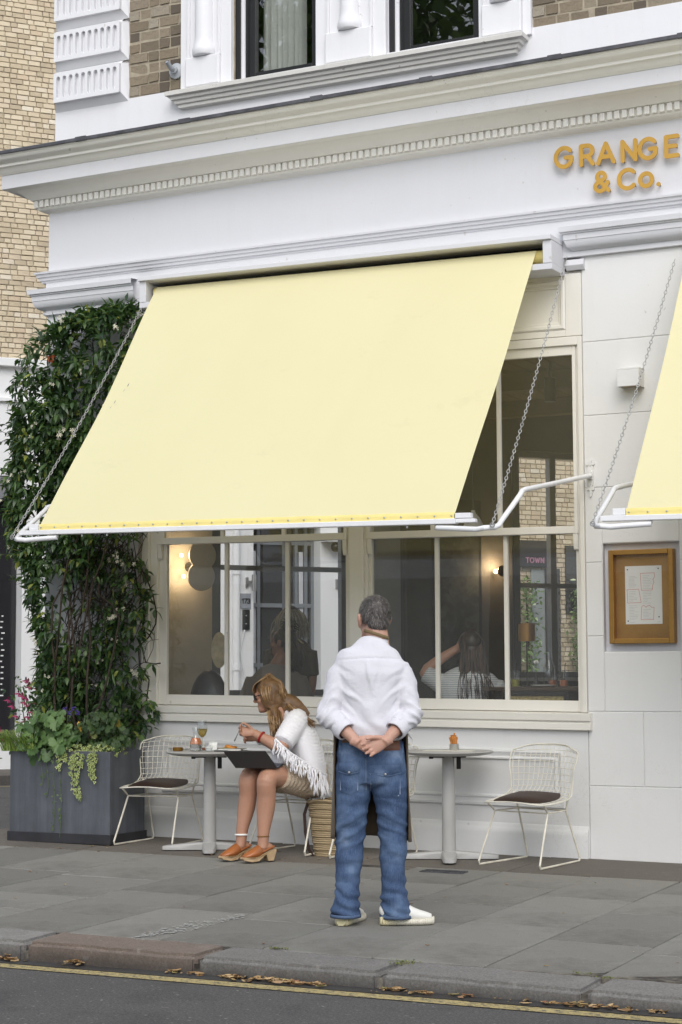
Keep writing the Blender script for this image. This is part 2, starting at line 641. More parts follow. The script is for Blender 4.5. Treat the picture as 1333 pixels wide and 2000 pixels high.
# ================================================================== GROUND
SX = -.009
def gz(x, y):
    """Paving height: falls to the kerb and gently along the street."""
    return .022 * y + SX * (x - 1.57)
def structure(o):
    o['kind'] = 'structure'
    return o

mb = MB()
n = 24
xs = [-300, -120, -40, -14, -6, 0, 6, 14, 40, 120, 300]
mb.grid([[(x, y, -.178) for x in xs] for y in (-300, -120, -40, -12, -4.2, 0, 6, 16, 40, 120, 300)])
structure(mb.build('road', M['asphalt']))
gut = NT('damp_gutter')
gc = gut.mix(gut.noise(3, 6, .7), (.018, .017, .017), (.075, .072, .068))
gut.bsdf(gc, gut.ramp(gut.noise(1.2, 4), [(.4, (.3, .3, .3)), (.6, (.8, .8, .8))]), 0, gut.noise(120, 5), dist=.004)
mb = MB()
mb.add([(-14, -4.385, -.1745), (14, -4.385, -.1745), (14, -4.2, -.1735), (-14, -4.2, -.1735)], [(0, 1, 2, 3)])
structure(mb.build('gutter', gut.m))
mb = MB()
for x in np.arange(-14, 14, .5):
    j = random.uniform(-.004, .004)
    mb.add([(x, -4.50, -.174), (x + .5, -4.50, -.174), (x + .5, -4.40 + j, -.174), (x, -4.40 + j, -.174)], [(0, 1, 2, 3)])
structure(mb.build('road_marking', M['road_paint']))

pavement = structure(MB().box(-3.05, 9, -3.965, 0.3, -.3, -.1).build('pavement', M['joint']))
mb = MB()          # grit bed that fills the joints up to just under the slab faces
mb.add([(x, y, gz(x, y) - .009) for x, y in ((-3.05, -3.965), (9, -3.965), (9, .2), (-3.05, .2))], [(0, 1, 2, 3)])
mb.build('joint_bed', M['joint'], pavement)
SL = .022
def slab(x0, x1, y0, y1, mat, name='paving_slab', gap=.0045):
    m = MB()
    w, d = x1 - x0 - 2 * gap, y1 - y0 - 2 * gap
    m.cbox(-w / 2, w / 2, -d / 2, d / 2, -.05, 0, .004)
    vs = np.array(m.v)
    top = vs[:, 2] > -.02
    vs[top, :2] += RNG.uniform(-.002, .002, (top.sum(), 2))
    m.v = [tuple(v) for v in vs]
    o = m.build(name, mat, pavement)
    yc = (y0 + y1) / 2
    xc = (x0 + x1) / 2
    o.location = (xc, yc, gz(xc, yc) + random.uniform(-.002, .002))
    o.rotation_euler = (SL + random.uniform(-.002, .002), -SX + random.uniform(-.003, .003), 0)
    return o
cols = [-3.05, -2.42, -1.83, -1.24, -.49, .12, .68, 1.27, 1.86, 2.43, 2.98, 3.6, 4.2, 4.8, 5.4, 6.0]
known = {3: [-3.4, -2.88, -2.1], 4: [-3.42, -2.55, -1.75], 5: [-3.04, -2.3, -1.5], 6: [-3.2, -2.35, -1.55], 7: [-2.9, -2.2, -1.45], 8: [-2.8, -1.75], 9: [-3.14, -2.2, -1.4]}
for i, (x0, x1) in enumerate(zip(cols[:-1], cols[1:])):
    ys = known.get(i)
    if ys is None:
        ys, y = [], -3.965 + random.uniform(.5, .9)
        while y < -1.4:
            ys.append(y)
            y += random.uniform(.6, .95)
    edge = -.84 if x0 > .6 else -.98
    ys = [-3.965] + ys + [edge]
    for a, b in zip(ys[:-1], ys[1:]):
        slab(x0, x1, a, b, M['slab'])
sx = [-3.05, -1.9, -.75, .25, 1.3, 2.5, 3.7, 4.9, 6.0]
for x0, x1 in zip(sx[:-1], sx[1:]):
    slab(x0, x1, -.84 if x0 > .2 else -.98, .0, M['strip'], 'back_strip_slab', .003)
mb = MB()
mb.box(.80, 1.08, -1.07, -.97, -.02, -.0205)
drain = MB()
drain.box(.80, 1.09, -1.075, -1.068, -.03, -.011).box(.80, 1.09, -.972, -.965, -.03, -.009)
for k in range(12):
    x = .80 + k * .0255
    drain.box(x, x + .009, -1.07, -.97, -.03, -.011)
dr = thing('drain_grate', 'small dark slotted drain grate set in the paving by the right table', 'drain')
drain.build('grating', M['lead'], dr)
MB().add([(.80, -1.075, -.0135), (1.09, -1.075, -.0165), (1.09, -.965, -.014), (.80, -.965, -.011)], [(0, 1, 2, 3)]).build('drain_well', M['black'], dr)

kerb = structure(MB().box(-3.05, 9, -4.255, -3.98, -.4, -.13).build('kerb', M['joint']))
kj = [-3.9, -2.9, -1.88, -.9, .095, 1.089, 2.048, 3.018, 4.0, 5.0, 6.0]
for i, (x0, x1) in enumerate(zip(kj[:-1], kj[1:])):
    bm = bmesh.new()
    w = x1 - x0 - .014
    bmesh.ops.create_cube(bm, size=1, matrix=Matrix.Diagonal((w, .30, .24, 1)))
    bmesh.ops.subdivide_edges(bm, edges=[e for e in bm.edges if abs(e.verts[0].co.x - e.verts[1].co.x) > .5], cuts=9, use_grid_fill=True)
    es = [e for e in bm.edges if all(v.co.z > .1 for v in e.verts) and all(v.co.y < -.1 for v in e.verts)]
    ends = [e for e in bm.edges if abs(e.verts[0].co.x - e.verts[1].co.x) < .01 and abs(abs(e.verts[0].co.x) - w / 2) < .01]
    bmesh.ops.bevel(bm, geom=es + ends, offset=.022, segments=3, affect='EDGES')
    for v in bm.verts:
        q = vnoise([(v.co.x * 5 + i * 9, v.co.y * 5, v.co.z * 5)])[0]
        q2 = vnoise([(v.co.x * 17 + i * 9, v.co.y * 17, v.co.z * 17)])[0]
        v.co.y += .006 * q + .003 * q2
        v.co.z += .004 * q2
    m = MB()
    m.bm(bm)
    o = m.build('kerb_stone', M['kerb_red'] if i in (4,) else M['kerb'], kerb)
    o.location = ((x0 + x1) / 2, -4.125, gz((x0 + x1) / 2, -4.125) - .12 + random.uniform(-.003, .003))
    o.rotation_euler = (SL, -SX + random.uniform(-.003, .003), random.uniform(-.006, .006))

# ================================================================== RESTAURANT BUILDING
bld = thing('restaurant_building', 'white painted corner restaurant with dentil cornice, sash shop windows and brick upper floor', 'building')
T = -.012          # the old shopfront has sagged a little towards the right
TC = .009          # while the cornice climbs
XR = 7.0           # right end, well outside the view

# ---- stall riser under the shop windows
MB().box(-2.03, 1.568, 0, .25, -.3, .873).build('stall_riser', M['riser'], bld, tilt=T)
prof = [(.1, -.3), (-.032, -.3), (-.032, .165), (-.028, .185), (-.018, .20), (-.012, .208), (-.008, .222), (0, .232), (.1, .232)]
MB().prism([(y, z) for y, z in prof], -1.96, 1.564).build('plinth', M['riser'], bld, smooth=True, tilt=T)
def frame_mould(x0, x1, z0, z1, y, prof, name, mat, parent, tilt):
    """Picture-frame moulding: profile (inset, proud) mitred round a rectangle on the plane y."""
    m = MB()
    rows = []
    for cx, cz, sx_, sz in ((x0, z0, 1, 1), (x1, z0, -1, 1), (x1, z1, -1, -1), (x0, z1, 1, -1)):
        rows.append([(cx + sx_ * i, y - p, cz + sz * i) for i, p in prof])
    rows.append(rows[0])
    m._rows(rows, len(prof))
    return m.build(name, mat, parent, smooth=True, tilt=tilt)
frame_mould(-1.80, 1.40, .345, .735, 0, [(0, -.002), (.004, .02), (.02, .026), (.034, .018), (.05, .012), (.06, .02), (.068, .02), (.08, -.002)], 'panel_moulding', M['riser'], bld, T)
prof = [(.12, .872), (-.045, .872), (-.045, .918), (-.036, .922), (-.036, .93), (-.052, .934), (-.056, .985), (.12, .992)]
MB().prism(prof, -1.995, 1.60).build('window_sill', M['frame'], bld, bevel=.004, tilt=T)

# ---- the two sash windows of the shopfront
def xz_frame(m, x0, x1, z0, z1, y0, y1, l, r, b, t):
    m.box(x0, x0 + l, y0, y1, z0, z1)
    m.box(x1 - r, x1, y0, y1, z0, z1)
    m.box(x0 + l, x1 - r, y0, y1, z0, z0 + b)
    m.box(x0 + l, x1 - r, y0, y1, z1 - t, z1)
ZS, ZM, ZT = .993, 2.222, 3.435
casing = MB()
casing.box(-1.99, -1.925, -.012, .14, .99, 3.56)
casing.box(-1.925, -1.865, .012, .14, .99, 3.50)
casing.box(1.535, 1.567, -.012, .14, .99, 3.56)
casing.box(1.515, 1.535, .012, .14, .99, 3.50)
casing.box(-.222, -.112, -.006, .14, .99, 3.50)
casing.box(-.246, -.222, .016, .14, .99, 3.50)
casing.box(-.112, -.09, .016, .14, .99, 3.50)
casing.box(-1.925, 1.535, -.012, .14, 3.50, 3.56)
casing.build('window_casing', M['frame'], bld, bevel=.004, tilt=T)
for (x0, x1, lo, up) in ((-1.865, -.246, (-1.279, -.761), (-1.293, -.77)), (-.09, 1.515, (.443, .966), (.43, .942))):
    w = thing('window', None, None) if False else bpy.data.objects.new('window', None)
    COL.objects.link(w)
    w.parent = bld
    # lower sash, set back; upper sash in front of it
    s1 = MB()
    xz_frame(s1, x0, x1, ZS, 2.25, .045, .085, .065 if x0 < -1 else .028, .028, .075, .045)
    for x in lo:
        s1.box(x - .015, x + .015, .05, .08, ZS + .075, 2.205)
    s1.build('lower_sash', M['frame'], w, bevel=.003, tilt=T)
    s2 = MB()
    xz_frame(s2, x0, x1, 2.205, 3.50, .006, .043, .062 if x0 < -1 else .026, .026, .05, .065)
    for x in up:
        s2.box(x - .015, x + .015, .01, .04, 2.255, 3.435)
    for x in (x0 + .02, x1 - .02):       # sash horns
        m0 = MB().prism([(.008, 2.204), (.04, 2.204), (.04, 2.12), (.03, 2.09), (.02, 2.10), (.012, 2.15)], x - .017, x + .017)
        s2.add(m0.v, m0.f)
    s2.build('upper_sash', M['frame'], w, bevel=.003, tilt=T)
    L = [x0 + .03] + list(lo) + [x1 - .02]
    for a, b in zip(L[:-1], L[1:]):
        MB().add([(a, .066, ZS + .06), (b, .066, ZS + .06), (b, .066, 2.22), (a, .066, 2.22)], [(0, 1, 2, 3)]).build('pane', M['glass'], w, tilt=T)
    U = [x0 + .02] + list(up) + [x1 - .02]
    for a, b in zip(U[:-1], U[1:]):
        MB().add([(a, .026, 2.24), (b, .026, 2.24), (b, .026, 3.45), (a, .026, 3.45)], [(0, 1, 2, 3)]).build('pane', M['glass'], w, tilt=T)

# ---- panelled header and the roller box of the awning
MB().box(-2.03, 1.568, .02, .25, 3.56, 4.02).build('header_panel', M['frame'], bld, tilt=T)
hd = MB()
xz_frame(hd, -1.99, 1.567, 3.565, 4.0, -.004, .02, .16, .115, .045, .04)
hd.build('header_frame', M['frame'], bld, bevel=.004, tilt=T)
frame_mould(-1.83, 1.452, 3.61, 3.96, .02, [(0, .024), (.012, .034), (.03, .03), (.04, .012), (.055, .008), (.06, -.002)], 'header_moulding', M['frame'], bld, T)
bx = MB()
bx.box(-1.86, 1.455, -.29, .0, 4.188, 4.222)
bx.box(-1.86, 1.455, -.265, .0, 3.985, 4.028)
bx.box(-1.858, -1.80, -.268, 0, 4.028, 4.188)
bx.box(1.39, 1.453, -.268, 0, 4.028, 4.188)
bx.build('roller_box', M['white'], bld, bevel=.004, tilt=T)
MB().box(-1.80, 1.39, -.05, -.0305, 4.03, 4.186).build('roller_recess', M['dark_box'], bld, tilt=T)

# ---- pilasters: left plain behind the climber, right of grooved blocks
MB().box(-2.895, -2.03, 0, .25, -.3, 4.09).build('pilaster', M['white'], bld)
zs = [-.3, .484, .979, 1.485, 1.983, 2.491, 2.986, 3.494, 4.09]
blk = lambda x0, x1, z0, z1: MB().cbox(x0 + .0015, x1 - .0015, -.001, .06, z0 + .0015, z1 - .0015, .004).build('stone_block', M['block'], bld)
MB().box(1.568, 2.40, .0612, .25, -.3, 4.09).build('pilaster', M['block'], bld)
MB().box(1.569, 1.6895, .006, .0611, -.3, 4.09).box(2.2215, 2.399, .006, .0611, -.3, 4.09).box(1.6895, 2.2215, .006, .0611, -.3, 1.371).box(1.6895, 2.2215, .006, .0611, 2.116, 4.09).build('pilaster_backing', M['block'], bld)
for z0, z1 in zip(zs[:-1], zs[1:]):
    if z1 > 1.4 and z0 < 2.1:
        blk(1.570, 1.689, z0, z1)
        blk(2.222, 2.40, z0, z1)
        if z0 < 1.379 < z1:
            blk(1.689, 2.222, z0, 1.379)
        if z0 < 2.108 < z1:
            blk(1.689, 2.222, 2.108, z1)
    elif z0 < .979 and z0 >= 0:
        blk(1.570, 1.953, z0, z1)
        blk(1.953, 2.40, z0, z1)
    else:
        blk(1.570, 2.40, z0, z1)
nich = MB()
xz_frame(nich, 1.681, 2.230, 1.371, 2.116, .0045, .10, .009, .009, .009, .009)
nich.box(1.689, 2.222, .052, .060, 1.379, 2.108)
nich.build('menu_niche', M['white'], bld)
# wall and plain shopfront beyond the picture
MB().box(2.40, XR, .02, .25, -.3, 4.09).build('wall', M['block'], bld)

# ---- capitals, architrave, fascia, cornice
capp = [(0, 4.085), (.022, 4.088), (.03, 4.10), (.022, 4.113), (.018, 4.118), (.03, 4.125), (.055, 4.135), (.075, 4.155), (.085, 4.18), (.088, 4.197), (.092, 4.197), (.094, 4.235), (.104, 4.238), (.104, 4.246), (.118, 4.25), (.122, 4.285), (0, 4.297)]
m = MB().mitred(capp, -2.895, -2.03, .2)
m.build('capital', M['white'], bld, smooth=True)
m = MB().mitred(capp, 1.568, 2.40, .0)
m.build('capital', M['white'], bld, smooth=True)
# scrolled bracket end beside the roller box
MB().prism([(0, 4.0), (-.02, 4.0), (-.04, 4.03), (-.03, 4.07), (0, 4.08)], 1.47, 1.60).build('capital_bracket', M['white'], bld, smooth=True)
MB().box(-2.895, XR, -.03, .25, 4.09, 4.36).build('architrave', M['white'], bld)
arch = [(.03, 4.345), (.038, 4.352), (.038, 4.362), (.052, 4.366), (.056, 4.385), (.066, 4.39), (.07, 4.41), (.082, 4.415), (.084, 4.43), (0, 4.442)]
MB().mitred(arch, -2.895, XR, .2).build('architrave_moulding', M['white'], bld, smooth=True)
MB().box(-2.892, XR, 0, .25, 4.36, 5.0).build('fascia', M['white'], bld)
bed = [(0, 4.94), (.004, 4.945), (.03, 4.950), (.052, 4.958), (.066, 4.968), (.070, 4.978), (.072, 5.035), (.105, 5.038), (.112, 5.046), (.13, 5.06), (.155, 5.085), (.19, 5.105), (.20, 5.113), (.245, 5.118)]
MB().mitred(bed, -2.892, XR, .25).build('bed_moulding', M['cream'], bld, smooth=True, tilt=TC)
cor = [(.244, 5.119), (.262, 5.112), (.268, 5.114), (.268, 5.222), (.20, 5.226)]
MB().mitred(cor, -2.892, XR, .25).build('corona', M['white'], bld, tilt=TC)
cym = [(.26, 5.2225), (.274, 5.223), (.282, 5.232), (.298, 5.242), (.312, 5.262), (.322, 5.270), (.338, 5.272), (.342, 5.290), (.352, 5.296), (.372, 5.304), (.392, 5.322), (.402, 5.338), (.410, 5.340), (.412, 5.352), (.2, 5.356)]
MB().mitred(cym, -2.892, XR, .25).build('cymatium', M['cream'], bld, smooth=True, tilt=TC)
fl = [(.408, 5.3525), (.422, 5.345), (.425, 5.35), (.425, 5.372), (.418, 5.377), (0, 5.47)]
m = MB().mitred(fl, -2.892, XR, .25)
for x in (-2.35, -1.42, -.31, .55, 1.5, 2.4, 3.3):          # lapped joints in the lead
    a = MB().box(x, x + .10, -.4285, -.41, 5.345, 5.381)
    m.add(a.v, a.f)
m.build('lead_flashing', M['lead'], bld, tilt=TC, bevel=.003)
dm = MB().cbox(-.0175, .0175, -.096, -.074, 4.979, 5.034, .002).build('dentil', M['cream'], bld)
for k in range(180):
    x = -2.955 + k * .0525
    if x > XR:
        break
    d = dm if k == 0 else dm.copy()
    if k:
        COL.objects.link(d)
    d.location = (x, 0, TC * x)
for k in range(5):
    d = dm.copy()
    COL.objects.link(d)
    d.rotation_euler = (0, 0, -math.pi / 2)
    d.location = (-2.892, -.04 + k * .0525, TC * -2.9)

# ---- upper floor
ZB = 5.762
MB().box(-2.84, XR, .0, .25, 5.3, ZB).build('base_course', M['white_up'], bld, tilt=.004)
MB().box(-2.84, -1.19, .012, .25, ZB, 9).build('brick_backing', M['mortar'], bld)
MB().box(.84, XR, .012, .25, ZB, 9).build('brick_backing', M['mortar'], bld)
MB().box(-1.19, .84, .022, .25, 6.95, 9).build('brick_backing', M['mortar'], bld)
MB().box(-.47, .11, .022, .25, ZB, 7).build('pier', M['white_up'], bld)
protos = []
for v in range(5):
    m = MB().cbox(-.5, .5, 0, 1, -.5, .5, .02)
    a = np.array(m.v)
    a += RNG.uniform(-.03, .03, a.shape) * np.array([1, .6, 1.6])
    m.v = [tuple(q) for q in a]
    for L in (.165, .085):
        me = MB()
        b = a * np.array([L, .03, .074])
        me.v, me.f, me.mi = [tuple(q) for q in b], m.f, m.mi
        o = me.build('brick', M['brick'])
        protos.append((L, o.data))
        bpy.data.objects.remove(o)
def lay_bricks(x0, x1, z0, z1, parent, y=.004):
    k = 0
    z = z0 + .04
    while z < z1:
        x = x0
        i = random.randint(0, 1)
        while x < x1 - .02:
            L = (.165 if (i + k) % 2 == 0 else .085) if random.random() < .7 else .085
            i += 1
            L2 = min(L, x1 - x)
            me = random.choice([d for l, d in protos if l == L])
            b = link('brick', me, parent)
            b.location = (x + L2 / 2, y + random.uniform(-.004, .008), z + random.uniform(-.003, .003))
            b.rotation_euler = (0, random.uniform(-.012, .012), random.uniform(-.01, .01))
            b.scale = (L2 / L, 1, random.uniform(.88, .98))
            x += L2 + .014
        z += .087
        k += 1
lay_bricks(-2.135, -1.65, ZB, 6.82, bld)
lay_bricks(1.243, 3.0, ZB - .01, 6.15, bld)
M['brick_rest'] = brick_mat('stock_brick_mass', STOCK, True)
rest = MB()
for zz0, zz1, xx0, xx1 in ((6.16, 7.6, 1.243, 5.2), (ZB, 6.15, 3.0, 5.2), (6.83, 7.6, -2.135, -1.65)):
    z, k = zz0 + .04, 0
    while z < zz1:
        x = xx0
        while x < xx1 - .05:
            L = min(.165 if random.random() < .6 else .085, xx1 - x)
            rest.cbox(x, x + L, .003 + random.uniform(-.003, .004), .03, z - .035, z + .035, .003)
            x += L + .014
        z += .087
        k += 1
o = rest.build('brick_facing', M['brick_rest'], bld)
o['kind'] = 'stuff'
# fluted quoin blocks
def quoin_block(zb):
    m = MB()
    pts = [(.0, 0), (.040, .05), (.045, .055), (.045, .30), (.035, .318), (0, .325)]
    xa, xb = -2.838, -2.142
    rows = []
    for pr, z in pts:
        rows.append([(xa + pr * .6, -pr, zb + z), (xb - pr * .8, -pr, zb + z)])
    m.grid(rows)
    m.add([(xa, .03, zb), (xa, 0, zb), (xa + .027, -.045, zb + .055), (xa + .027, -.045, zb + .3), (xa, 0, zb + .325), (xa, .03, zb + .325)], [(0, 1, 2, 3, 4, 5)])
    m.add([(xb, .03, zb), (xb, 0, zb), (xb - .036, -.045, zb + .055), (xb - .036, -.045, zb + .3), (xb, 0, zb + .325), (xb, .03, zb + .325)], [(0, 1, 2, 3, 4, 5)])
    m.add([(xa, 0, zb), (xb, 0, zb), (xb, .03, zb), (xa, .03, zb)], [(0, 1, 2, 3)])
    q = m.build('quoin_block', M['white_up'], bld)
    X0, X1, Z0, Z1 = xa + .030, xb - .040, zb + .057, zb + .298
    fw = (X1 - X0 - .03) / 10
    def sdf(X, Z):
        d = np.maximum(np.maximum(X0 - X, X - X1), np.maximum(Z0 - Z, Z - Z1))
        for k in range(10):
            c = X0 + .015 + fw * (k + .5)
            d = np.maximum(d, .0185 - seg_d(X, Z, (c, Z0 + .05), (c, Z1 - .048)))
        return d
    plate(sdf, X0 - .01, X1 + .01, Z0 - .01, Z1 + .01, .0075, -.0755, -.0452).build('fluting', M['white_up'], q)
for k in range(4):
    quoin_block(5.735 + .335 * k)
MB().box(-2.838, -2.142, .0, .0115, 7.08, 9).build('quoin_block', M['white_up'], bld)
# window surrounds with attached shafts
def surround(x0, x1, xc, ped):
    m = MB()
    m.box(x0, x1, -.03, .1, ZB - .05, 7.3)
    m.cbox(xc - ped, xc + ped, -.075, -.028, ZB - .03, 5.965, .006)
    o = m.build('window_surround', M['white_up'], bld, bevel=.004)
    sh = MB()
    sh.lathe([(.05, 5.966), (.088, 5.972), (.096, 5.99), (.094, 6.02), (.084, 6.05), (.077, 6.08), (.074, 6.11), (.074, 7.2)], (xc, -.03, 0), 20)
    sh.build('shaft', M['white_up'], o, smooth=True)
    for s in (-1, 1):
        MB().cbox(xc + s * (ped - .012) - .012, xc + s * (ped - .012) + .012, -.05, -.029, 5.965, 7.2, .004).build('bead', M['white_up'], o)
surround(-1.645, -1.195, -1.43, .15)
surround(-.468, .108, -.18, .19)
surround(.842, 1.237, 1.03, .15)
sl = [(0, 5.585), (.05, 5.59), (.055, 5.612), (.07, 5.618), (.078, 5.64), (.095, 5.648), (.10, 5.668), (.128, 5.676), (.132, 5.705), (.12, 5.712), (0, 5.735)]
MB().mitred2(sl, -1.60, 1.08).build('upper_sill', paint('weathered_sill_paint', (.68, .665, .63), (.20, .18, .15), .6), bld, smooth=True)
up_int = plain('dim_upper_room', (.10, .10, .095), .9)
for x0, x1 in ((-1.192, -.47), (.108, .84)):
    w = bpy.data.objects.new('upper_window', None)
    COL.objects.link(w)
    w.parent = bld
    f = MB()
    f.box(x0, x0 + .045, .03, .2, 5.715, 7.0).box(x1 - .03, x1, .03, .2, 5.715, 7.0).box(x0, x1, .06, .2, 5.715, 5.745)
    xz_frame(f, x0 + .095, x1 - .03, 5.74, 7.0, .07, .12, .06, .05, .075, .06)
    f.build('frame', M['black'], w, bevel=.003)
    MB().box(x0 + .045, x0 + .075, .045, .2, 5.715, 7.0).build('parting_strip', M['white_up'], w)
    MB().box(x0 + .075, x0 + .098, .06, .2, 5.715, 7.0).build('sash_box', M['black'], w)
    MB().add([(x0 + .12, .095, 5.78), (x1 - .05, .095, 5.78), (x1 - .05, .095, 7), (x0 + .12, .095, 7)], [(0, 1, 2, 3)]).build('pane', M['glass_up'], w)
    if x0 < -1:
        rows = []
        for z in (5.70, 6.3, 7.0):
            rows.append([(x0 + .10 + .36 * i / 40, .30 + .028 * math.sin(i * 1.15) + .012 * math.sin(i * 2.7 + z), z) for i in range(41)])
        MB().grid(rows).build('curtain', plain('white_voile', (.62, .62, .60), .9), w, smooth='all')
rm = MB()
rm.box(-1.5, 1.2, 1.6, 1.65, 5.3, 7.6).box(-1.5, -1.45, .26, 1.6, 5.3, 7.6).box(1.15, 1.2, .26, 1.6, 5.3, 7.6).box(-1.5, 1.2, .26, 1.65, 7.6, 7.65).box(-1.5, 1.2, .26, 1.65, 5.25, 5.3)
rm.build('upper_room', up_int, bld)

# ---- slanted side wall along the side street, floor, ceiling
WA, WD = Vector((-2.75, .15, 0)), Vector((.616, .788, 0))
WN = Vector((-.788, .616, 0))           # outward
def wpt(s, off, z):
    p = WA + WD * s + WN * off
    return (p.x, p.y, z)
def wbox(m, s0, s1, z0, z1, o0=0, o1=.1):
    vs = [wpt(s, o, z) for s in (s0, s1) for o in (o0, o1) for z in (z0, z1)]
    return m.add(vs, [(0, 1, 3, 2), (4, 6, 7, 5), (0, 4, 5, 1), (2, 3, 7, 6), (0, 2, 6, 4), (1, 5, 7, 3)])
M['inner'] = plain('warm_grey_plaster', (.52, .49, .42), .9, var=.06)
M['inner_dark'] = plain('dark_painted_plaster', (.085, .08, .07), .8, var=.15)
M['alu'] = plain('grey_metal_frame', (.22, .235, .25), .4, .3)
O1, O2 = (1.19, 2.98), (4.03, 5.6)
sw = MB()
wbox(sw, .05, O1[0], .0, 9)
wbox(sw, O1[0], O1[1], .0, 1.06)
wbox(sw, O1[0], O1[1], 3.3, 9)
sw.build('side_wall', M['inner'], bld)
sw = MB()
wbox(sw, O1[1], O2[0], 0, 9)
wbox(sw, O2[0], O2[1], 0, 1.2)
wbox(sw, O2[0], O2[1], 3.22, 9)
wbox(sw, O2[1], 13, 0, 9)
sw.build('side_wall', M['inner_dark'], bld)
def side_window(s0, s1, z0, z1, bars, rails):
    w = bpy.data.objects.new('side_window', None)
    COL.objects.link(w)
    w.parent = bld
    f = MB()
    wbox(f, s0, s0 + .05, z0, z1, .06, .14)
    wbox(f, s1 - .05, s1, z0, z1, .06, .14)
    wbox(f, s0 + .05, s1 - .05, z0, z0 + .05, .06, .14)
    wbox(f, s0 + .05, s1 - .05, z1 - .05, z1, .06, .14)
    for b, wd in bars:
        wbox(f, b - wd, b + wd, z0 + .05, z1 - .05, .065, .135)
    for r in rails:
        wbox(f, s0 + .05, s1 - .05, r - .02, r + .02, .07, .13)
    f.build('frame', M['alu'], w)
    g = MB()
    g.add([wpt(s0, .1, z0), wpt(s1, .1, z0), wpt(s1, .1, z1), wpt(s0, .1, z1)], [(0, 1, 2, 3)])
    g.build('pane', M['glass_far'], w)
    b = MB()
    wbox(b, s0 - .03, s1 + .03, z0 - .03, z0, -.05, .06)
    b.build('sill_board', M['metal_white'], w)
side_window(O1[0], O1[1], 1.06, 3.3, [(1.26, .03), (1.90, .028), (2.42, .03)], [2.12])
side_window(O2[0], O2[1], 1.2, 3.22, [(4.12, .03), (4.50, .03), (4.9, .02)], [2.02])
# blinds drawn over the last light of the first side window
bl = MB()
wbox(bl, 2.50, 2.93, 1.1, 3.25, .02, .03)
bl.build('window_blind', plain('pale_blind', (.42, .45, .49), .8), bld)
FZ = .32
MB().add([(-2.9, .1, FZ), (XR, .1, FZ), (XR, 10.6, FZ), (5.4, 10.6, FZ)], [(0, 1, 2, 3)]).build('floor', plain('dark_timber_floor', (.06, .045, .03), .5), bld)
MB().box(XR - .1, XR, .2, 10.6, 0, 9).build('end_wall', M['inner_dark'], bld)
CZ = 3.62
wood = plain('stained_ceiling_boards', (.17, .13, .06), .6, var=.25, scale=2)
for k in range(60):
    x = -2.7 + k * .155
    y1 = min((x + .08 - WA.x) / .616 * .788 + .15, 10.3)
    if y1 < .5 or x > XR - .2:
        continue
    o = MB().cbox(x, x + .148, .25, y1, CZ, CZ + .03, .006).build('ceiling_board', wood, bld)
MB().add([(-2.9, .1, CZ + .032), (XR, .1, CZ + .032), (XR, 10.6, CZ + .032), (5.4, 10.6, CZ + .032)], [(0, 1, 2, 3)]).build('ceiling', M['black'], bld)
for y in (1.7, 3.1, 4.6):
    x0 = WA.x + (y - .15) / .788 * .616
    MB().box(x0, XR - .1, y, y + .12, CZ - .14, CZ).build('ceiling_beam', wood, bld)
# roof that keeps daylight out of the rooms
MB().add([(-3.0, 0.02, 8.9), (XR, 0.02, 8.9), (XR, 10.8, 8.9), (5.4, 10.8, 8.9)], [(0, 1, 2, 3)]).build('roof', M['lead'], bld)
# ================================================================== STREET LEVEL THINGS
# ---- awnings
def awning_cloth():
    t = NT('pale_yellow_awning_cloth')
    weave = t.noise(260, 2, .5)
    tone = t.noise(.9, 5, .6)
    c = t.mix(tone, (.80, .74, .455), (.85, .795, .515))
    st = t.ramp(t.noise(3.2, 6, .75, stretch=(.6, 1, 1)), [(.60, (0, 0, 0)), (.85, (1, 1, 1))])
    c = t.mix(st, c, t.mix(.32, c, (.58, .53, .34)))
    d = t.n('ShaderNodeBsdfDiffuse')
    tr = t.n('ShaderNodeBsdfTranslucent')
    mx = t.n('ShaderNodeMixShader')
    mx.inputs[0].default_value = .22
    bp = t.n('ShaderNodeBump')
    bp.inputs['Distance'].default_value = .004
    bp.inputs['Strength'].default_value = .5
    t.l(t.noise(2.6, 4, .55, stretch=(2.2, 1, .6)), bp.inputs['Height'])
    t.l(c, d.inputs['Color'])
    t.l(t.mix(1.0, c, (.95, .86, .45), 'MULTIPLY'), tr.inputs['Color'])
    t.l(bp.outputs['Normal'], d.inputs['Normal'])
    t.l(d.outputs[0], mx.inputs[1])
    t.l(tr.outputs[0], mx.inputs[2])
    t.l(mx.outputs[0], t.out.inputs['Surface'])
    return t.m
M['cloth'] = awning_cloth()
M['hem'] = plain('awning_hem_cloth', (.78, .66, .25), .9, var=.06)
M['seam'] = plain('awning_seam', (.765, .715, .445), .9, var=.05)
M['steel'] = plain('galvanised_steel', (.42, .42, .41), .4, .8, var=.2)
M['chain'] = plain('painted_chain', (.46, .455, .44), .45, .3, var=.3, scale=30)
def chain_mesh(a, b):
    a, b = Vector(a), Vector(b)
    L = (b - a).length
    m = MB()
    n = int(L / .0315)
    pts = []
    for i in range(n + 1):
        t = i / n
        p = a.lerp(b, t)
        p.z -= .045 * math.sin(math.pi * t)
        pts.append(p)
    for i in range(n):
        d = (pts[i + 1] - pts[i]).normalized()
        c = (pts[i] + pts[i + 1]) / 2
        s1 = d.cross(Vector((0, 0, 1))).normalized()
        s2 = s1.cross(d)
        s = (s1 + s2 * .45).normalized() if i % 2 else (s2 - s1 * .45).normalized()
        ring = []
        for k in range(10):
            an = 2 * math.pi * k / 10
            ring.append(c + d * (.0195 * math.cos(an)) + s * (.0088 * math.sin(an)))
        m.tube(ring, .0027, 4, closed=True)
    return m
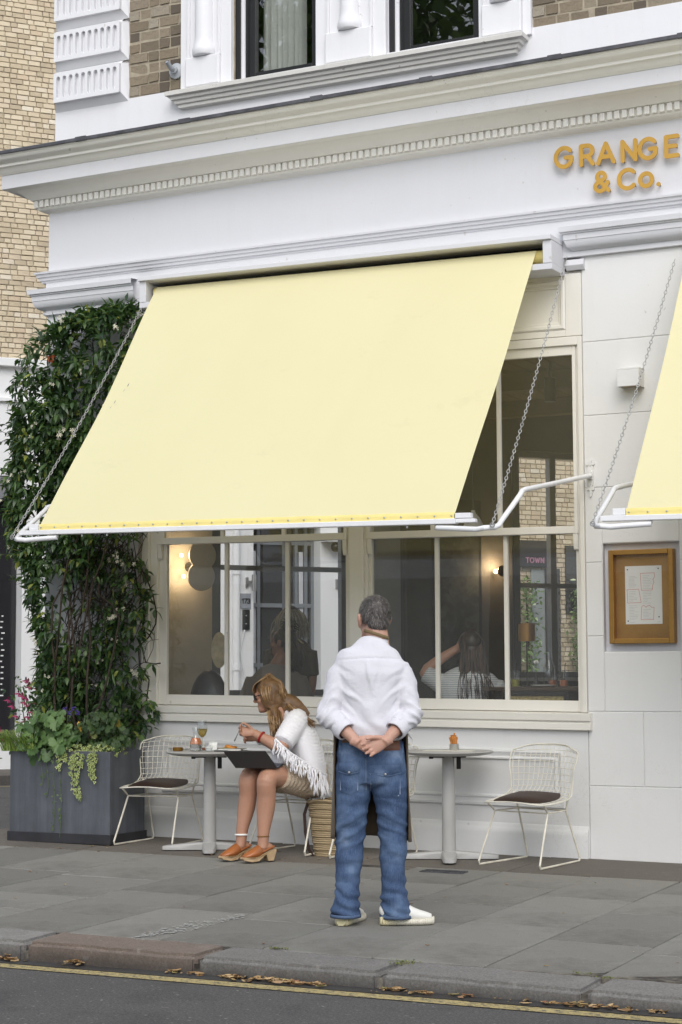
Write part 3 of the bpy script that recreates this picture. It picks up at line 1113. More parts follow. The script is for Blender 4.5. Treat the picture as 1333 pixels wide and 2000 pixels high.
def bolt_row(m, xs, y, z, r=.006):
    for x in xs:
        m.lathe([(r, 0), (r * .9, .003), (r * .4, .005)], (0, 0, 0), 8)
        s0 = len(m.v) - 24
        m.xform(Matrix.Translation((x, y, z)) @ Matrix.Rotation(R(90), 4, 'X'), s0)
TA = -.016
def awning(dx, dz, label):
    a = thing('awning', label, 'awning', (dx, 0, dz), group='yellow awnings over the shop windows')
    za, zb, ya, yb = 4.142, 2.222, -.195, -1.655
    P_ = []
    for i in range(49):
        v = i / 48
        row = []
        for j in range(61):
            u = j / 60
            x = -1.748 + 3.066 * u
            sag = .020 * math.sin(math.pi * v) + .006 * math.sin(u * 9 + v * 2.1) * math.sin(math.pi * v)
            q = vnoise([(u * 5.5 + v * 1.4, v * 2.2 + 7, dx)])[0] * .015 * math.sin(math.pi * v) + .006 * math.exp(-((u - .60 - .13 * (1 - v)) / .02) ** 2) * math.sin(math.pi * v) + .005 * math.exp(-((u - .36 + .15 * v) / .03) ** 2) * math.sin(math.pi * v)
            y, z = ya + (yb - ya) * v, za + (zb - za) * v
            row.append((x, y + (sag + q) * .8, z - (sag + q) * .6))
        P_.append(row)
    MB().grid(P_).build('fabric', M['cloth'], a, smooth='all', tilt=TA)
    st = MB()
    for cx, k in ((.36, 0), (.27, 1)):
        pass
    hm = MB()
    hm.grid([[(-1.748 + 3.066 * j / 40, yb + dy, zb + dz + .0015 * math.sin(j * 1.7)) for j in range(41)] for dy, dz in ((.004, .012), (-.007, .006), (-.010, -.012), (-.008, -.034))])
    hm.build('hem', M['hem'], a, smooth='all', tilt=TA)
    b = MB()
    bolt_row(b, [0], 0, 0)
    sd = b.build('stud', M['steel'], a, smooth=True)
    for k in range(28):
        o = sd if k == 0 else sd.copy()
        if k:
            COL.objects.link(o)
        x = -1.73 + 3.03 * k / 27
        o.location = (x, yb - .0105, zb - .012 + TA * x)
    bar = MB()
    bar.box(-1.90, 1.33, yb - .028, yb + .03, zb - .062, zb - .030)
    bar.box(1.33, 1.455, yb - .02, yb + .025, zb - .056, zb - .032)
    bar.box(-1.83, -1.752, yb - .012, yb + .03, zb - .028, zb + .012)
    bar.box(1.322, 1.425, yb - .012, yb + .03, zb - .028, zb + .004)
    bar.build('front_bar', M['metal_white'], a, bevel=.004, tilt=TA)
    bb = MB()
    for x in (1.0, 1.2, -1.6, -1.4, -1.2):
        bb.lathe([(.007, -.018), (.007, 0)], (x, yb, zb - .062), 8)
    bb.build('bar_bolts', M['steel'], a, tilt=TA)
    for s, xw, xe, xb in ((-1, -1.94, -1.95, -1.60), (1, 1.617, 1.60, 1.20)):
        zt = TA * xe
        zt2 = TA * xb
        wall = Vector((xw, -.045, 2.575 + TA * xw + .02))
        elbow = Vector((xw, -1.30, 2.385 + zt))
        low = Vector((xe, -1.62, 2.155 + zt))
        tip = Vector((xe - s * .02, -1.725, 2.128 + zt))
        pts = [wall, wall.lerp(elbow, .5), elbow + Vector((0, .06, .012)), elbow + Vector((0, -.0, -.003)), elbow + Vector((0, -.035, -.030)), elbow.lerp(low, .5), low + Vector((0, .03, .03)), low + Vector((-s * .004, -.02, -.008)), low + Vector((-s * .02, -.05, -.022)), tip + Vector((-s * .05, .01, 0)), Vector((xe - s * .12, -1.70, 2.122 + zt)), Vector((xb, yb - .005, zb - .082 + zt2))]
        MB().tube(pts, .0165, 10).build('arm', M['metal_white'], a, smooth=True)
        top = (xw - s * .13, -.06, 4.11 + TA * xw) if s > 0 else (xw + .10, -.25, 4.02)
        ch = chain_mesh(top, tip + Vector((s * .005, .01, .018)))
        ch.build('chain', M['chain'], a, smooth='all')
        ey = MB()
        ey.tube([tip + Vector((s * .005 + .014 * math.cos(k * .785), .01, .016 + .014 * math.sin(k * .785))) for k in range(8)], .004, 5, closed=True)
        ey.build('chain_eye', M['steel'], a)
        # ornate wall plate
        px, pz = wall.x, wall.z
        def sdf(X, Z, px=px, pz=pz):
            d = seg_d(X, Z, (px, pz - .045), (px, pz + .055)) - .021
            for ax, az, r in ((-.02, .085, .011), (.02, .085, .011), (0, .105, .012), (-.017, -.085, .011), (.017, -.085, .011), (0, -.115, .011), (0, -.135, .006)):
                d = np.minimum(d, np.hypot(X - px - ax, Z - pz - az) - r)
            d = np.minimum(d, seg_d(X, Z, (px, pz - .13), (px, pz + .10)) - .008)
            d = np.maximum(d, .005 - np.hypot(X - px, Z - pz - .07))
            return np.maximum(d, .004 - np.hypot(X - px, Z - pz + .06))
        pl = plate(sdf, px - .05, px + .05, pz - .16, pz + .14, .004, -.014, -.001)
        pl.tube([(px, -.012, pz + .03), (px, -.03, pz + .03)], [.014, .010], 10)
        pl.box(px - .016, px + .016, -.035, -.012, pz - .022, pz + .022)
        pl.tube([(px - .02, -.045, pz), (px + .024, -.045, pz)], .011, 10)
        pl.build('wall_plate', M['block'], a, smooth=True)
    rl = MB().tube([(-1.78, -.15, 4.105), (1.37, -.15, 4.105)], .045, 14)
    rl.build('roller', M['hem'], a, smooth=True, tilt=TA)
    e = MB().tube([(-1.79, -.16, 4.11), (-1.75, -.16, 4.11)], .032, 12)
    e.build('roller_cap', M['steel'], a, smooth=True, tilt=TA)
    return a
aw = awning(0, 0, 'wide pale yellow awning lowered over the sash windows')
awning(4.145, -.075, 'partly seen yellow awning cut off by the picture edge beside the menu case')
# repair nicks in the first awning cloth
def on_cloth(u, v):
    za, zb, ya, yb = 4.142, 2.222, -.195, -1.655
    x = -1.748 + 3.066 * u
    return Vector((x, ya + (yb - ya) * v - .004 + .016 * math.sin(math.pi * v), za + (zb - za) * v - .004 + TA * x - .012 * math.sin(math.pi * v)))
nk = MB()
for u, v, l in ((.045, .46, .012), (.05, .44, .02), (.03, .53, .012), (.035, .51, .02)):
    p = on_cloth(u, v)
    nk.add([p, p + Vector((.012, 0, .012)), p + Vector((.02, 0, .012 + l)), p + Vector((.004, 0, l * .6))], [(0, 1, 2, 3)])
nk.build('scuff_marks', plain('torn_cloth', (.30, .29, .25), .9, var=.5, scale=90), aw)

# ---- brass coloured letters standing off the fascia
M['letter'] = plain('ochre_metal_letters', (.56, .32, .055), .38, .25, var=.06)
sign = thing('shop_sign', 'raised ochre letters reading GRANGE and Co on the white fascia', 'sign', (0, 0, 0))
def letter(ch, x, z, h, w=.055):
    st, adv = GLYPH[ch]
    st = [[(x + a * h, z + b * h) for a, b in s] for s in st]
    xs_ = [p[0] for s in st for p in s]
    zs_ = [p[1] for s in st for p in s]
    W = h * .098
    m = plate(strokes_sdf(st, W), min(xs_) - W * 1.6, max(xs_) + W * 1.6, min(zs_) - W * 1.6, max(zs_) + W * 1.6, .0065, -.052, -.040)
    o = m.build('letter', M['letter'], sign, bevel=0)
    pins = MB()
    for q in (st[0][0], st[0][-1], st[-1][0], st[-1][-1]):
        pins.tube([(q[0], -.041, q[1]), (q[0], .002, q[1])], .004, 6)
    pins.build('letter_pin', M['steel'], o)
    return o
hh = .150
tl = -.03
for ch, xc in zip('GRANGE', (1.421, 1.588, 1.718, 1.885, 2.022, 2.190)):
    letter(ch, xc - (.012 if ch == 'G' else .004), 4.713 + tl * (xc - 1.49) - .0, hh)
letter('&', 1.685, 4.512, .145)
letter('C', 1.858, 4.508, .145)
letter('o', 2.008, 4.507, .145)
letter('.', 2.128, 4.504, .155)

# ---- menu case in its niche
M['brass'] = plain('brushed_brass', (.40, .22, .062), .36, .85, var=.18, scale=4, bump=.0005, bscale=140)
M['brass_back'] = plain('brass_backing', (.36, .20, .06), .42, .8, var=.25, scale=3)
M['paper'] = plain('menu_paper', (.78, .78, .75), .8, var=.02)
M['ink'] = plain('grey_print', (.42, .42, .42), .8)
M['red_ink'] = plain('red_print', (.55, .10, .06), .8)
mc = thing('menu_case', 'brass framed menu case with a printed sheet in the wall niche', 'menu board')
fx0, fx1, fz0, fz1 = 1.735, 2.182, 1.432, 2.06
fr = MB()
xz_frame(fr, fx0, fx1, fz0, fz1, -.022, .05, .034, .034, .034, .034)
fr.build('frame', M['brass'], mc, bevel=.004)
MB().box(fx0 + .034, fx1 - .034, .036, .046, fz0 + .034, fz1 - .034).build('backing', M['brass_back'], mc)
lb = MB()
for k in range(20):
    lb.ball((fx0 + .06 + k * .0172, .002, fz1 - .04), .0035, 6, 4)
lb.build('bead_row', plain('brass_beads', (.75, .50, .18), .3, .8), mc)
px0, px1, pz0, pz1 = 1.834, 2.088, 1.562, 1.952
sh = MB().box(px0, px1, .0335, .0350, pz0, pz1).build('menu_sheet', M['paper'], mc)
def on_sheet(u, v):                        # u right, v down, 0..1
    return (px0 + u * (px1 - px0), pz1 - v * (pz1 - pz0))
def outline(pts, w=.0011):
    st = [on_sheet(u, v) for u, v in pts]
    plate(strokes_sdf([st], w), min(p[0] for p in st) - .004, max(p[0] for p in st) + .004, min(p[1] for p in st) - .004, max(p[1] for p in st) + .004, .0014, .0328, .0334).build('red_outline', M['red_ink'], sh)
outline([(.42, .13), (.80, .125), (.81, .19), (.76, .24), (.79, .29), (.75, .34), (.74, .42), (.44, .42), (.42, .13)])
outline([(.05, .405), (.37, .40), (.43, .63), (.06, .635), (.05, .405)])
outline([(.44, .715), (.46, .69), (.50, .68), (.54, .70), (.56, .715), (.60, .69), (.65, .68), (.69, .70), (.71, .715), (.78, .715), (.76, .925), (.42, .925), (.44, .715)])
tx = MB()
def lines(u0, u1, v0, v1, n):
    for k in range(n):
        v = v0 + (v1 - v0) * k / max(1, n - 1)
        e = u0 + (u1 - u0) * random.uniform(.45, 1)
        (xa, za), (xb, zb) = on_sheet(u0, v), on_sheet(e, v)
        tx.add([(xa, .0330, za), (xb, .0330, za), (xb, .0330, za - .0016), (xa, .0330, za - .0016)], [(0, 1, 2, 3)])
lines(.10, .36, .18, .36, 9)
lines(.48, .74, .17, .39, 9)
lines(.10, .36, .44, .60, 7)
lines(.48, .74, .45, .64, 8)
lines(.10, .36, .68, .92, 10)
lines(.48, .72, .75, .90, 7)
lines(.84, .96, .03, .03, 1)
lines(.10, .3, .965, .965, 1)
lines(.86, .97, .965, .965, 1)
tx.build('text_lines', M['ink'], sh)
mg = MB()
for u, v in ((.07, .06), (.91, .055), (.07, .945), (.91, .88)):
    x, z = on_sheet(u, v)
    mg.tube([(x, .034, z), (x, .030, z)], .0045, 8)
mg.build('magnets', M['black'], mc)
MB().add([(fx0 + .03, -.004, fz0 + .03), (fx1 - .03, -.004, fz0 + .03), (fx1 - .03, -.004, fz1 - .03), (fx0 + .03, -.004, fz1 - .03)], [(0, 1, 2, 3)]).build('glass_door', M['glass_far'], mc)

# ---- square wall lamp
wl = thing('wall_lamp', 'small white box lamp on the pale pilaster above the menu case', 'lamp')
lm = MB()
lm.box(1.853, 2.005, -.125, -.002, 3.262, 3.275).box(1.853, 2.005, -.125, -.115, 3.15, 3.262).box(1.853, 1.863, -.115, -.002, 3.15, 3.262).box(1.995, 2.005, -.115, -.002, 3.15, 3.262)
lm.build('housing', M['block'], wl, bevel=.002)
MB().box(1.865, 1.993, -.113, -.004, 3.156, 3.162).build('lens', plain('lamp_lens', (.45, .36, .27), .4), wl)

# ---- overflow pipe in the brickwork
vp = thing('vent_pipe', 'grey round vent flange with a short pipe on the upper brickwork', 'pipe')
m = MB().lathe([(.062, 0), (.062, .008), (.045, .014), (.030, .022), (.028, .045)], (0, 0, 0), 20)
m.xform(Matrix.Translation((-1.70, -.002, 5.905)) @ Matrix.Rotation(R(90), 4, 'X'))
m.build('flange', M['lead'] if False else plain('grey_plastic', (.36, .38, .40), .5), vp, smooth=True)
m = MB()
m.tube([(-1.70, -.03, 5.905), (-1.703, -.08, 5.907), (-1.708, -.10, 5.93), (-1.71, -.125, 5.945)], .0185, 12, cap=False)
m.tube([(-1.70, -.03, 5.905), (-1.703, -.08, 5.907), (-1.708, -.10, 5.93), (-1.71, -.124, 5.945)], .013, 12, cap=True)
m.build('spout', plain('grey_plastic_pipe', (.30, .32, .34), .5), vp, smooth=True)

# ---- wire chairs
M['wire'] = plain('cream_coated_wire', (.70, .67, .58), .45, var=.1, scale=15)
M['leather'] = plain('dark_brown_leather', (.035, .018, .013), .5, var=.2, bump=.001, bscale=120)
M['wire_leg'] = plain('cream_coated_rod', (.66, .62, .52), .45, var=.22, scale=11)
PRF = [(0, -.265, .420), (.09, -.225, .416), (.2, -.15, .418), (.33, -.05, .425), (.45, .05, .438), (.53, .12, .458), (.60, .165, .485), (.70, .20, .56), (.82, .232, .655), (.92, .256, .725), (1, .275, .775)]
WID = [(0, .16), (.05, .20), (.12, .228), (.25, .255), (.4, .262), (.52, .248), (.6, .238), (.72, .245), (.85, .262), (.93, .262), (.97, .245), (1, .21)]
def lerp_tab(tab, v, k):
    for a, b in zip(tab[:-1], tab[1:]):
        if v <= b[0] + 1e-9:
            t = (v - a[0]) / (b[0] - a[0])
            return a[k] + (b[k] - a[k]) * t
    return tab[-1][k]
def smooth_tab(tab, v, k):
    return sum(lerp_tab(tab, min(1, max(0, v + d)), k) * w for d, w in ((-.04, .2), (-.02, .2), (0, .2), (.02, .2), (.04, .2)))
def shell(u, v, off=0):
    y, z = smooth_tab(PRF, v, 1), smooth_tab(PRF, v, 2)
    w = lerp_tab(WID, v, 1)
    bk = max(0, min(1, (v - .50) / .25))
    y = y - .085 * bk * u * u - .0 * (1 - bk)
    z = z + (1 - bk) * (-.012 * u * u) - .028 * bk * max(0, (v - .8) / .2) * u ** 4 + (.004 * (1 - v / .12) * u * u if v < .12 else 0)
    return Vector((w * u, y, z + off))
def make_chair():
    t = thing('wire_chair', 'x', 'chair')
    m = MB()
    for k in range(15):
        u = -1 + 2 * (k + .5) / 15
        m.tube([shell(u, i / 30) for i in range(31)], .0026, 4)
    for k in range(19):
        v = .03 + .95 * k / 18
        m.tube([shell(-1 + 2 * i / 18, v) for i in range(19)], .0026, 4)
    m.build('wire_shell', M['wire'], t, smooth='all')
    rim = [shell(-1, i / 30) for i in range(31)] + [shell(-1 + 2 * i / 12, 1) for i in range(1, 12)] + [shell(1, 1 - i / 30) for i in range(31)] + [shell(1 - 2 * i / 12, 0) for i in range(1, 12)]
    MB().tube(rim, .0048, 6, closed=True).build('rim', M['wire'], t, smooth='all')
    for s in (-1, 1):
        b = MB()
        fj, rj = Vector((s * .205, -.12, .345)), Vector((s * .185, .13, .345))
        fg, rg = Vector((s * .235, -.28, .008)), Vector((s * .205, .275, .008))
        b.tube([shell(s * .93, .15, -.006), fj.lerp(shell(s * .93, .15), .45), fj, fj.lerp(fg, .5), fg + Vector((0, .01, .02)), fg + Vector((0, .02, .0)), fg.lerp(rg, .5), rg + Vector((0, -.02, 0)), rg + Vector((0, -.01, .02)), rj.lerp(rg, .5), rj, rj.lerp(shell(s * .9, .56), .5), shell(s * .90, .56, -.006)], .0068, 8)
        b.tube([fj, fj.lerp(rj, .5), rj], .0055, 6)
        b.build('sled_leg', M['wire_leg'], t, smooth=True)
    c = MB()
    c.tube([(-.205, -.12, .345), (.205, -.12, .345)], .0055, 6)
    c.tube([(-.185, .13, .345), (.185, .13, .345)], .0055, 6)
    c.build('cross_rod', M['wire_leg'], t, smooth=True)
    p = MB()
    rows_t, rows_b = [], []
    for i in range(13):
        v = .10 + .42 * i / 12
        k = .80 - .16 * abs(i / 6 - 1) ** 3
        rows_t.append([shell(k * (-1 + 2 * j / 12), v,   .006 + .026 * (1 - abs(-1 + 2 * j / 12) ** 4) * (1 - abs(i / 6 - 1) ** 4)) for j in range(13)])
        rows_b.append([shell(k * (-1 + 2 * j / 12), v, .004) for j in range(13)])
    p.grid(rows_t)
    p.grid(rows_b)
    p.build('seat_pad', M['leather'], t, smooth='all')
    return t
GRP = 'cream wire chairs at the pavement tables'
chair = make_chair()
chair['group'] = GRP
chair['label'] = 'empty cream wire chair with a brown pad right of the right table'
chair.location = (1.305, -.40, gz(1.305, -.40))
chair.rotation_euler = (R(1.0), R(.5), R(-12))
dup(chair, (-1.56, -.40, gz(-1.56, -.40)), R(4), 'empty cream wire chair with a brown pad between planter and left table', GRP)
dup(chair, (-.415, -.43, gz(-.415, -.43)), R(-6), 'cream wire chair the seated woman in the white shawl sits on', GRP)
dup(chair, (.20, -.46, gz(.20, -.46)), R(6), 'cream wire chair mostly hidden behind the standing man and straw basket', GRP)

# ---- pedestal tables
M['table'] = plain('light_grey_table_paint', (.40, .395, .38), .45, var=.05, bump=.0006, bscale=90)
M['table_edge'] = M['table']
def table(x, y, rz, h, label):
    t = thing('pedestal_table', label, 'table', (x, y, gz(x, y)), rz, 'round grey pedestal tables on the pavement')
    MB().lathe([(.05, -.028), (.235, -.024), (.285, -.014), (.303, -.006), (.307, 0), (.304, .004), (.296, .006)], (0, 0, h - .006), 48).build('table_top', M['table'], t, smooth=True)
    MB().lathe([(.0475, .045), (.0455, .3), (.041, h - .04)], (0, 0, 0), 24).build('column', M['table'], t, smooth=True)
    b = MB()
    for k in range(4):
        a = k * math.pi / 2
        n0 = len(b.v)
        rows = []
        for r_, w_, h_ in ((.0, .05, .056), (.08, .05, .054), (.2, .046, .044), (.30, .042, .034), (.325, .03, .03), (.333, .012, .026)):
            rows.append([(r_, -w_, .006), (r_, -w_, h_ - .012), (r_, -w_ * .8, h_), (r_, w_ * .8, h_), (r_, w_, h_ - .012), (r_, w_, .006)])
        b.grid(rows)
        b.add([rows[-1][i] for i in range(6)], [(0, 1, 2, 3, 4, 5)])
        b.xform(Matrix.Rotation(a, 4, 'Z'), n0)
    b.build('cross_base', M['table'], t, smooth=True)
    l = MB()
    l.box(-.12, .12, -.03, .03, h - .046, h - .033)
    l.prism([(-.02, h - .045), (.02, h - .045), (.012, h - .10), (.0, h - .125), (-.012, h - .11)], .055, .085)
    l.tube([(-.13, 0, h - .04), (-.10, 0, h - .04)], .016, 8)
    l.build('tilt_latch', M['black'], t, bevel=.003)
    return t
TLx, TLy, TLh = -1.03, -.60, .690
TRx, TRy, TRh = .715, -.40, .722
table(TLx, TLy, R(30), TLh, 'round grey pedestal table laid with drinks and food by the woman')
table(TRx, TRy, R(24), TRh, 'round grey pedestal table with a paper menu and tin behind the man')
LZ = gz(TLx, TLy) + TLh
RZ = gz(TRx, TRy) + TRh
fwd, rgt = Vector((-.4496, .8932, 0)), Vector((.8932, .4496, 0))
def tl(a, b, z=0):          # place on the left table: a along the view's right, b away
    p = Vector((TLx, TLy, LZ)) + rgt * a + fwd * b
    return (p.x, p.y, p.z + z)
def tr(a, b, z=0):
    p = Vector((TRx, TRy, RZ)) + rgt * a + fwd * b
    return (p.x, p.y, p.z + z)
clear = glass_mat('drinking_glass', (.90, .92, .92), 1, 1.5)
M['clear'] = clear
# amber tealight
am = thing('amber_tealight', 'short amber glass tealight holder at the left edge of the left table', 'candle holder', tl(-.225, -.01))
am_m = NT('amber_glass')
am_m.bsdf((.22, .11, .015), .12, Transmission_Weight=.3, IOR=1.45)
MB().lathe([(.030, 0), (.036, .004), (.037, .024), (.034, .027), (.030, .024), (.028, .010), (.001, .009)], (0, 0, 0), 24, close_top=False).build('holder', am_m.m, am, smooth=True)
MB().lathe([(.022, .01), (.022, .018)], (0, 0, 0), 16).build('wax', plain('wax', (.5, .4, .2), .5), am)
# carafe with an orange drink
cf = thing('carafe', 'small glass carafe holding an orange drink with fruit slices', 'carafe', tl(-.095, -.045))
MB().lathe([(.034, 0), (.040, .004), (.043, .03), (.042, .065), (.034, .088), (.022, .105), (.019, .125), (.024, .150), (.029, .166)], (0, 0, 0), 24, close_top=False).build('glass', clear, cf, smooth=True)
MB().lathe([(.033, .004), (.039, .008), (.041, .03), (.040, .05)], (0, 0, 0), 20).build('ice_water', plain('ice_water', (.78, .76, .74), .1, Transmission_Weight=.92), cf, smooth=True)
MB().lathe([(.040, .051), (.040, .066), (.033, .086), (.026, .094)], (0, 0, 0), 20).build('orange_drink', plain('orange_drink', (.62, .20, .06), .2, var=.5, scale=50), cf, smooth=True)
fs = MB()
for k in range(4):
    fs.tube([(.018 * math.cos(k * 1.7), .018 * math.sin(k * 1.7), .055 + .008 * k), (.022 * math.cos(k * 1.7) + .004, .022 * math.sin(k * 1.7), .058 + .008 * k)], .016, 10)
fs.build('fruit_slice', plain('orange_slice', (.75, .30, .10), .4), cf)
# wine glass
wg = thing('wine_glass', 'stemmed wine glass half full of white wine on the left table', 'wine glass', tl(-.055, .02))
MB().lathe([(.033, 0), (.032, .002), (.006, .007), (.0038, .02), (.0036, .085), (.008, .094), (.026, .112), (.037, .14), (.038, .165), (.033, .20), (.030, .215)], (0, 0, 0), 24, close_top=False).build('glass', clear, wg, smooth=True)
wn = NT('white_wine')
wn.bsdf((.62, .46, .12), .05, Transmission_Weight=.75, IOR=1.33)
MB().lathe([(.008, .096), (.0245, .113), (.035, .14), (.036, .156)], (0, 0, 0), 20).build('wine', wn.m, wg, smooth=True)
# small bowl of ice, napkin, plate of food, cutlery
bw = thing('glass_dish', 'tiny clear glass dish with white contents in front of the carafe', 'dish', tl(.0, -.055))
MB().lathe([(.022, 0), (.026, .004), (.033, .03), (.036, .045)], (0, 0, 0), 20, close_top=False).build('glass', clear, bw, smooth=True)
MB().lathe([(.024, .004), (.030, .026), (.02, .034), (.004, .038)], (0, 0, 0), 16).build('contents', plain('white_cream', (.75, .75, .73), .6), bw, smooth=True)
pt = thing('dinner_plate', 'white plate with the food the woman is eating', 'plate', tl(.145, .045))
MB().lathe([(.06, 0), (.075, .004), (.118, .017), (.122, .020), (.117, .020), (.07, .008), (.001, .007)], (0, 0, 0), 36, close_top=False).build('plate', plain('glazed_white_ceramic', (.70, .67, .62), .25), pt, smooth=True)
fd = MB()
for k in range(14):
    a, r_ = random.uniform(0, 6.28), random.uniform(0, .045)
    fd.ball((r_ * math.cos(a) - .01, r_ * math.sin(a), .016 + .030 * (1 - r_ / .045) * random.random()), random.uniform(.012, .020), 7, 5, 1.3, 1, .7)
fd.build('food', plain('orange_food', (.58, .24, .045), .55, var=.6, scale=40, bump=.003, bscale=90), pt, smooth='all')
gr = MB()
for k in range(7):
    gr.ball((-.045 + .012 * k, -.07 + .004 * (k % 3), .014), .011, 6, 4, 1.4, 1, .7)
gr.build('salad', plain('green_salad', (.16, .24, .04), .55, var=.5, scale=60), pt, smooth='all')
br = thing('serving_board', 'narrow terracotta coloured tray on the far side of the left table', 'tray', tl(.06, .15))
br.rotation_euler.z = R(27)
m = MB().box(-.12, .12, -.045, .045, .0, .010)
xz = MB()
m.box(-.125, .125, -.05, -.045, 0, .018).box(-.125, .125, .045, .05, 0, .018).box(-.125, -.12, -.045, .045, 0, .018).box(.12, .125, -.045, .045, 0, .018)
m.build('tray', plain('terracotta_glaze', (.22, .075, .035), .4), br, bevel=.002)
def crumple(w, d, seed, amp):
    P_ = []
    for i in range(9):
        P_.append([((-.5 + j / 8) * w, (-.5 + i / 8) * d, .004 + amp * (vnoise([(i * .55 + seed, j * .55, seed)])[0] + .8) * .6) for j in range(9)])
    return MB().grid(P_)
np_ = thing('paper_napkin', 'crumpled white paper napkin standing beside the small glass dish', 'napkin', tl(.028, -.035))
m = crumple(.075, .065, 3.3, .03)
m.xform(Matrix.Rotation(R(75), 4, 'X'))
m.xform(Matrix.Translation((0, 0, .03)))
m.build('napkin', M['paper'], np_, smooth=True, solid=.001)
nf = thing('folded_napkin', 'folded white napkin under dark cutlery at the woman\'s side of the table', 'napkin', tl(.13, -.085))
nf.rotation_euler.z = R(20)
crumple(.19, .06, 8.1, .012).build('napkin', M['paper'], nf, smooth=True, solid=.002)
m = MB()
m.box(-.09, .07, -.04, -.032, .001, .006).box(-.085, .075, -.055, -.048, .001, .006)
m.build('cutlery', M['black'], nf, bevel=.001)
# right table
mn = thing('paper_menu', 'cream paper menu lying flat under the tin on the right table', 'menu', tr(.0, -.05))
mn.rotation_euler.z = R(14)
MB().box(-.165, .17, -.075, .085, .0005, .003).build('sheet', plain('cream_paper', (.66, .65, .58), .8, var=.03), mn)
tn = thing('tin_of_wooden_cutlery', 'small steel tin holding a bundle of orange brown wooden sticks', 'cutlery pot', tr(.04, -.01, .003))
MB().lathe([(.031, 0), (.032, .002), (.032, .042), (.030, .042), (.029, .006)], (0, 0, 0), 24, close_top=False).build('tin', plain('brushed_tin', (.55, .54, .52), .28, .9), tn, smooth=True)
stick = plain('orange_wood', (.52, .20, .04), .5, var=.4, scale=40)
for k in range(13):
    a = k * 2.4
    r0, r1 = .012 + .008 * (k % 2), .016 + .016 * ((k * 7) % 5) / 5
    m = MB()
    h_ = .085 + .022 * ((k * 3) % 4) / 4
    p0 = Vector((r0 * math.cos(a), r0 * math.sin(a), .008))
    p1 = Vector((r1 * math.cos(a), r1 * math.sin(a), h_))
    m.tube([p0, p0.lerp(p1, .7), p1], [.005, .005, .007], 6)
    m.build('wooden_stick', stick, tn)
m = MB().tube([(0, 0, .05), (.004, 0, .115)], .006, 6)
m.build('wooden_stick', stick, tn)

# ---- straw basket
sb = thing('straw_basket', 'woven straw basket with a dark leather strap between the wire chairs', 'basket', (-.10, -.56, gz(-.10, -.56)))
def straw():
    t = NT('woven_straw')
    w = t.n('ShaderNodeTexWave', wave_type='BANDS', bands_direction='Z')
    w.inputs['Scale'].default_value = 22
    w.inputs['Distortion'].default_value = 1.2
    t.l(t.coord(), w.inputs['Vector'])
    br_ = t.noise(45, 4)
    c = t.mix(w.outputs['Fac'], (.26, .19, .10), (.50, .40, .25))
    c = t.mix(br_, mul((.30, .22, .12), 1), c)
    t.bsdf(c, .85, 0, t.mix(.5, w.outputs['Fac'], t.noise(110, 3)), dist=.006)
    return t.m
m = MB()
prof = []
for i in range(33):
    z = .36 * i / 32
    r_ = .095 + .045 * (i / 32) ** .8 + .0035 * math.sin(i * math.pi / 2 * 2 + .7) + (.004 if i % 4 < 2 else 0)
    prof.append((r_, z))
prof += [(prof[-1][0] + .006, .362), (prof[-1][0] + .005, .376), (prof[-1][0] - .008, .378), (.125, .34), (.10, .20)]
m.lathe(prof, (0, 0, 0), 30, close_top=True, sx=1.12, sy=.8)
for v in range(len(m.v)):
    x, y, z = m.v[v]
    q = vnoise([(x * 9, y * 9, z * 6)])[0] * .006
    m.v[v] = (x + q, y - q, z + (.012 * math.cos(x * 14) if z > .3 else 0))
m.build('basket_body', straw(), sb, smooth=True)
m = MB()
for x in (-.10, .09):
    pts = [Vector((x - .055, -.03, .35)), Vector((x - .07, -.05, .28)), Vector((x - .052, -.07, .16)), Vector((x - .02, -.085, .05)), Vector((x + .01, -.08, .0))]
    if x > 0:
        continue
    for a, b in zip(pts[:-1], pts[1:]):
        d = (b - a).normalized()
        m.obox((a + b) / 2, d, d.cross(Vector((0, 1, 0))).normalized(), Vector((0, 1, 0)), (b - a).length / 2 + .004, .011, .002)
m.build('strap', M['leather'], sb)
m = MB()
m.ball((-.04, 0, .36), .06, 10, 7, 1, .8, .45)
m.ball((.06, .02, .35), .055, 10, 7, 1, .8, .5)
m.build('contents', plain('patterned_scarf', (.09, .065, .03), .8, var=.9, scale=60), sb, smooth=True)

# ---- zinc planter
def zinc():
    t = NT('weathered_zinc')
    s = t.noise(5, 6, .7, stretch=(3, 3, .18))
    b = t.noise(2.2, 5, .6)
    c = t.mix(s, (.055, .060, .070), (.22, .235, .265))
    c = t.mix(t.ramp(b, [(.35, (0, 0, 0)), (.7, (1, 1, 1))]), t.mix(.5, c, (.045, .048, .055)), c)
    t.bsdf(c, .5, .35, t.noise(60, 4), dist=.001)
    return t.m
plx0, plx1, ply0, ply1 = -2.70, -1.815, -.685, -.22
plz = gz(-2.3, -.4) - .005
pl = thing('planter', 'large square weathered zinc planter full of plants by the restaurant corner', 'planter', (0, 0, 0))
m = MB()
for a in ((plx0, plx1, ply0, ply0 + .02), (plx0, plx1, ply1 - .02, ply1), (plx0, plx0 + .02, ply0 + .02, ply1 - .02), (plx1 - .02, plx1, ply0 + .02, ply1 - .02)):
    m.box(*a, plz + .03, plz + .665)
m.build('box', zinc(), pl, bevel=.004)
m = MB()
xz = None
for a in ((plx0 - .012, plx1 + .012, ply0 - .012, ply0 - .001), (plx0 - .012, plx1 + .012, ply1 + .001, ply1 + .012), (plx0 - .012, plx0 - .001, ply0 - .001, ply1 + .001), (plx1 + .001, plx1 + .012, ply0 - .001, ply1 + .001)):
    m.box(*a, plz + .0, plz + .072)
m.build('base_trim', plain('dark_zinc', (.04, .04, .045), .5, .3, var=.2), pl, bevel=.003)
